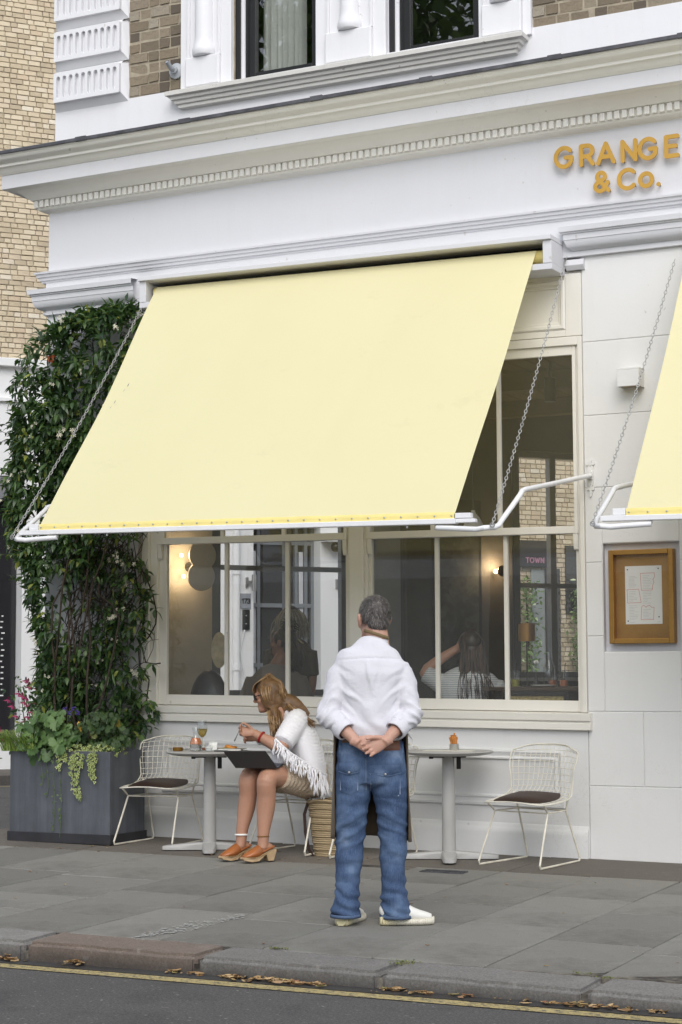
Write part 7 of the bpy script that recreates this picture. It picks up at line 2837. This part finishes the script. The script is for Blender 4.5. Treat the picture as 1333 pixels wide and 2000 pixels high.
# wooden heeled clogs
clog_l = plain('tan_orange_leather', (.33, .108, .030), .30, var=.18, scale=12, bump=.0006, bscale=90)
wood_l = plain('pale_clog_wood', (.42, .29, .16), .5, var=.15, scale=30)
for (p, d) in clogs:
    c = bpy.data.objects.new('clog', None)
    COL.objects.link(c)
    c.parent = woman
    c.location = p
    c.rotation_euler = (0, 0, math.atan2(d.y, d.x))
    prof = [(-.020, .078), (-.022, .064), (.0, .0), (.040, .0), (.056, .044), (.085, .026), (.115, .004), (.165, .0), (.215, .010), (.226, .020), (.222, .032), (.16, .028), (.11, .034), (.07, .056), (.035, .074)]
    m = MB()
    nP = len(prof)
    lay = []
    for y in (-1, 1):
        lay.append([(x, y * (.030 + .016 * max(0, min(1, (x - .03) / .10)) - .020 * max(0, (x - .18) / .045)), z) for x, z in prof])
    m.add(lay[0] + lay[1], [(i, (i + 1) % nP, nP + (i + 1) % nP, nP + i) for i in range(nP)] + [tuple(range(nP - 1, -1, -1)), tuple(range(nP, 2 * nP))])
    m.build('wooden_sole', wood_l, c, bevel=.003)
    m = MB()
    ring_tube(m, spline([(.085, 0, .074, .041, .040), (.115, 0, .060, .044, .037), (.155, 0, .048, .045, .027), (.19, 0, .038, .038, .018), (.214, 0, .034, .022, .010)], 4), 18, (0, 1, 0))
    m.build('leather_upper', clog_l, c, smooth='all')
    m = MB()
    m.tube([(.09, -.040, .062), (.04, -.040, .082), (.0, -.030, .092), (-.018, 0, .094), (.0, .030, .092), (.04, .040, .082), (.09, .040, .062)], .0065, 6)
    m.build('heel_strap', clog_l, c, smooth=True)
    m = MB()
    for k in range(11):
        for s in (-1, 1):
            x = .075 + .014 * k
            m.ball((x, s * (.044 - .020 * max(0, (x - .17) / .05)), .044 - .012 * min(1, (x - .075) / .06)), .0035, 6, 4)
    m.build('studs', M['brass'], c)
# fork held over the plate
lt = thing('fork', 'steel fork the seated woman holds over her plate', 'fork', (wx, wy, WZ), YAW)
MB().tube([(-.265, -.185, .868), (-.29, -.17, .835), (-.315, -.15, .785)], [.003, .003, .005], 6).build('fork', M['steel'], lt, smooth=True)
# laptop
lp = thing('laptop', 'dark grey laptop standing open on the seated woman\'s knees', 'laptop', (wx, wy, WZ), YAW)
Cc, Dd, Aa, Bb = Vector((-.292, -.385, .618)), Vector((-.012, -.345, .612)), Vector((-.372, -.475, .735)), Vector((-.092, -.435, .732))
def slabq(a, b, c, d, th):
    n = (b - a).cross(d - a).normalized() * th
    return MB().add([a, b, c, d, a + n, b + n, c + n, d + n], [(0, 1, 2, 3), (4, 7, 6, 5), (0, 4, 5, 1), (1, 5, 6, 2), (2, 6, 7, 3), (3, 7, 4, 0)])
gun = plain('dark_grey_aluminium', (.085, .08, .08), .38, .75, var=.05)
slabq(Cc, Dd, Bb, Aa, .006).build('screen', gun, lp, bevel=.002)
slabq(Cc + Vector((.003, .008, .0)), Dd + Vector((.003, .008, .0)), Dd + Vector((.05, .20, .018)), Cc + Vector((.05, .20, .018)), .012).build('base', plain('slate_grey_base', (.10, .11, .13), .45, .5), lp, bevel=.003)

# ------------------------------------------------------------------ guests behind the panes
def guest(label, loc, rz, head_at, head_yaw, skin, top_mat, hairf, torso, arms=(), pitch=0):
    m = MB()
    hmx = Matrix.Translation(head_at) @ Matrix.Rotation(head_yaw, 4, 'Z') @ Matrix.Rotation(pitch, 4, 'X')
    head_shapes(m, hmx, .98, True)
    ring_tube(m, [(x, y, z, max(.03, a - .02), max(.03, b - .02)) for x, y, z, a, b in torso], 18)
    hb = Vector(head_at)
    ring_tube(m, [(torso[-1][0], torso[-1][1], torso[-1][2] - .02, .06, .06), (hb.x, hb.y - .03, hb.z + .02, .05, .05)], 12)
    for arm_ in arms:
        ring_tube(m, spline(arm_[0], 3), 12)
        if arm_[1]:
            hand_shapes(m, *arm_[1])
    V, F = fuse(m, .010, 2)
    o = skin_obj('person', V, F, skin, None)
    o.location = loc
    o.rotation_euler = (0, 0, rz)
    tag(o, label, 'person')
    t = MB()
    ring_tube(t, spline(torso, 3), 22)
    for arm_ in arms:
        ring_tube(t, spline([(p[0], p[1], p[2], p[3] + .018, p[4] + .018) for p in arm_[0][:arm_[2]]], 3), 12)
    V, F = fuse(t, .011, 3)
    N = normals(V, F)
    skin_obj('top', V + N * (.005 * vnoise(V * 11))[:, None], F, top_mat, o)
    h = MB()
    hairf(h, hmx)
    return o, hmx
def hair_strands(o, mat, n, gen, r0=.006):
    m = MB()
    for k in range(n):
        sp3 = spline([tuple(p) for p in gen()], 3)
        m.tube(sp3, [r0 * (1 - .8 * i / len(sp3)) for i in range(len(sp3))], 4)
    b = m.build('hair', mat, o, smooth='all')
    b['kind'] = 'stuff'
    return b
no = lambda h, x: None
seat_t = [(0, 0, .42, .17, .13), (0, 0, .60, .165, .12), (0, 0, .78, .185, .12), (0, 0, .90, .19, .10), (0, 0, .965, .12, .08), (0, 0, .995, .065, .06)]
jg = lambda a: Vector((random.gauss(0, a), random.gauss(0, a), random.gauss(0, a)))
# dark haired guest with a pale clip, left window
g1, h1 = guest('dark haired guest with a pale hair clip sitting behind the left window', (-1.13, .56, FZ), YAW + R(10), (.055, .02, 1.05), R(55), skin_mat('brown_skin', (.20, .10, .06)), fabric_mat('taupe_knit', (.17, .15, .135)), no, seat_t + [], [([(-.17, .0, .88, .05, .05), (-.235, .03, .70, .045, .045), (-.20, .2, .58, .04, .04), (-.15, .32, .60, .03, .03)], None, 4), ([(.17, .0, .88, .05, .05), (.235, .03, .70, .045, .045), (.20, .2, .58, .04, .04), (.15, .32, .60, .03, .03)], None, 4)])
darkh = hair_mat('black_brown_hair', [(0, (.008, .006, .005)), (.7, (.02, .015, .012)), (1, (.04, .03, .022))], .35)
def gen1():
    u, v = random.uniform(-1, 1), random.random()
    q = lambda p: h1 @ Vector(p)
    return [q((random.gauss(0, .01), .0, .235)), q((.078 * u, -.06 * v, .18)), q((.09 * u, -.07 - .045 * v, .09)), q((.085 * u, -.09 - .04 * v, .0)) + jg(.01), q((.10 * u, -.08 - .03 * v, -.09)) + jg(.015)]
def hair_cap(o, hmx, mat):
    c = MB()
    ell2(c, (0, -.022, .143), (.083, .098, .090))
    ell2(c, (0, -.062, .08), (.07, .055, .085))
    c.xform(hmx)
    c.build('hair_cap', mat, o, smooth='all')
hair_cap(g1, h1, plain('black_hair_base', (.012, .009, .008), .4))
hair_strands(g1, darkh, 240, gen1)
def genb():
    a, b = random.uniform(0, 6.28), random.uniform(-1, 1)
    c = h1 @ Vector((0, -.055, .235))
    d = Vector((math.cos(a) * math.sqrt(1 - b * b), math.sin(a) * math.sqrt(1 - b * b), b))
    return [c + d * .02, c + d * .045 + jg(.01), c + d * .055 + jg(.018)]
hair_strands(g1, darkh, 90, genb, .01).name = 'hair_bun'
m = MB()
cp = h1 @ Vector((.085, -.05, .155))
for a in range(8):
    t_ = a / 7
    m.tube([cp + Vector((-.03 + .012 * a, -.022, .03 - .010 * a)), cp + Vector((-.012 + .012 * a, -.03, -.022 - .004 * a))], .0045, 5)
m.tube([cp + Vector((-.035, -.026, .035)), cp + Vector((.06, -.026, -.045))], .006, 5)
m.build('hair_clip', plain('pale_yellow_clip', (.62, .56, .30), .45), g1)
# standing figure with bushy grey hair, built inside in place of a reflection
st_t = [(0, 0, .80, .17, .12), (0, 0, 1.0, .16, .11), (0, 0, 1.18, .175, .115), (0, 0, 1.30, .18, .10), (0, 0, 1.37, .12, .08), (0, 0, 1.40, .065, .06)]
g2, h2 = guest('figure with bushy grey hair behind the left window, standing for a reflection', (-1.25, 1.02, FZ), YAW, (.0, .02, 1.45), R(0), skin_mat('olive_skin', (.36, .20, .13)), fabric_mat('dark_top', (.09, .078, .062)), no, st_t, [([(.165, .0, 1.27, .05, .05), (.19, .0, 1.05, .042, .042), (.17, .05, .86, .034, .034), (.15, .07, .80, .028, .028)], ((.15, .075, .79), (-.1, .1, -1), (-.3, 1, 0), (.4, .4, .4, .4)), 2), ([(-.165, .0, 1.27, .05, .05), (-.20, .03, 1.05, .042, .042), (-.15, .16, .92, .034, .034), (-.05, .22, .95, .028, .028)], None, 2)])
g2.scale = (.9, .9, .865)
m = MB()
ring_tube(m, [(-.08, 0, .82, .09, .10), (-.09, 0, .45, .065, .07), (-.09, 0, .04, .05, .06)], 12)
ring_tube(m, [(.08, 0, .82, .09, .10), (.09, 0, .45, .065, .07), (.09, 0, .04, .05, .06)], 12)
m.build('trousers', den, g2, smooth='all')
greyh = hair_mat('bushy_grey_hair', [(0, (.20, .185, .155)), (.5, (.42, .40, .35)), (1, (.66, .63, .57))], .5)
def gen2():
    a, v = random.uniform(0, 6.28), random.random()
    q = lambda p: h2 @ Vector(p)
    r_ = .085 + .05 * v
    return [q((.07 * math.cos(a), -.01 + .08 * math.sin(a), .20)), q((r_ * 1.05 * math.cos(a), -.02 + r_ * 1.1 * math.sin(a), .10)) + jg(.012), q((r_ * 1.2 * math.cos(a), -.03 + r_ * 1.2 * math.sin(a), -.02 - .05 * v)) + jg(.022)]
hair_strands(g2, greyh, 320, gen2, .006)
m = MB()
ell2(m, (0, -.01, .155), (.083, .10, .085))
m.xform(h2)
m.build('hair_cap', plain('dark_grey_hair', (.05, .043, .036), .6, var=.4, scale=40), g2, smooth='all')
# guest with long brown hair and a striped blouse, right window
def stripes():
    t = NT('striped_blouse')
    w = t.n('ShaderNodeTexWave', wave_type='BANDS', bands_direction='Z')
    w.inputs['Scale'].default_value = 20
    w.inputs['Distortion'].default_value = 1.5
    t.l(t.coord(), w.inputs['Vector'])
    t.bsdf(t.mix(t.ramp(w.outputs['Fac'], [(.4, (0, 0, 0)), (.6, (1, 1, 1))]), (.62, .63, .63), (.36, .40, .43)), .9)
    return t.m
t3 = [(0, 0, .42, .18, .13), (0, 0, .60, .18, .13), (0, 0, .76, .22, .13), (0, 0, .86, .235, .12), (0, 0, .92, .17, .10), (0, 0, .965, .065, .06)]
g3, h3 = guest('long haired guest in a pale striped blouse raising one arm behind the right window', (.47, .52, FZ), YAW + R(5), (.03, .05, 1.0), R(5), skin_mat('light_skin', (.42, .24, .17)), stripes(), no, t3, [([(-.20, .0, .85, .055, .055), (-.30, .02, .92, .048, .048), (-.19, .04, 1.02, .038, .038), (-.06, .06, 1.10, .030, .030)], ((-.055, .06, 1.105), (.9, .1, .4), (0, -.2, 1), (.4, .4, .4, .4)), 2), ([(.20, .0, .84, .055, .055), (.27, .06, .68, .048, .048), (.2, .22, .60, .036, .036)], None, 3)])
brownh = hair_mat('long_brown_hair', [(0, (.012, .008, .006)), (.5, (.03, .018, .011)), (.85, (.07, .035, .018)), (1, (.13, .065, .03))], .32)
def gen3():
    u, v = random.uniform(-1, 1), random.random()
    q = lambda p: h3 @ Vector(p)
    return [q((random.gauss(0, .012), -.01, .238)), q((.080 * u, -.07 * v, .17)), q((.088 * u, -.085 - .03 * v, .08)), q((.092 * u, -.105 - .03 * v, -.05)) + jg(.008), q((.11 * u, -.135 - .03 * v, -.20)) + jg(.016), q((.12 * u, -.15, -.36 - .08 * random.random())) + jg(.02)]
hair_cap(g3, h3, plain('brown_hair_base', (.028, .017, .011), .4))
hair_strands(g3, brownh, 330, gen3, .0065)
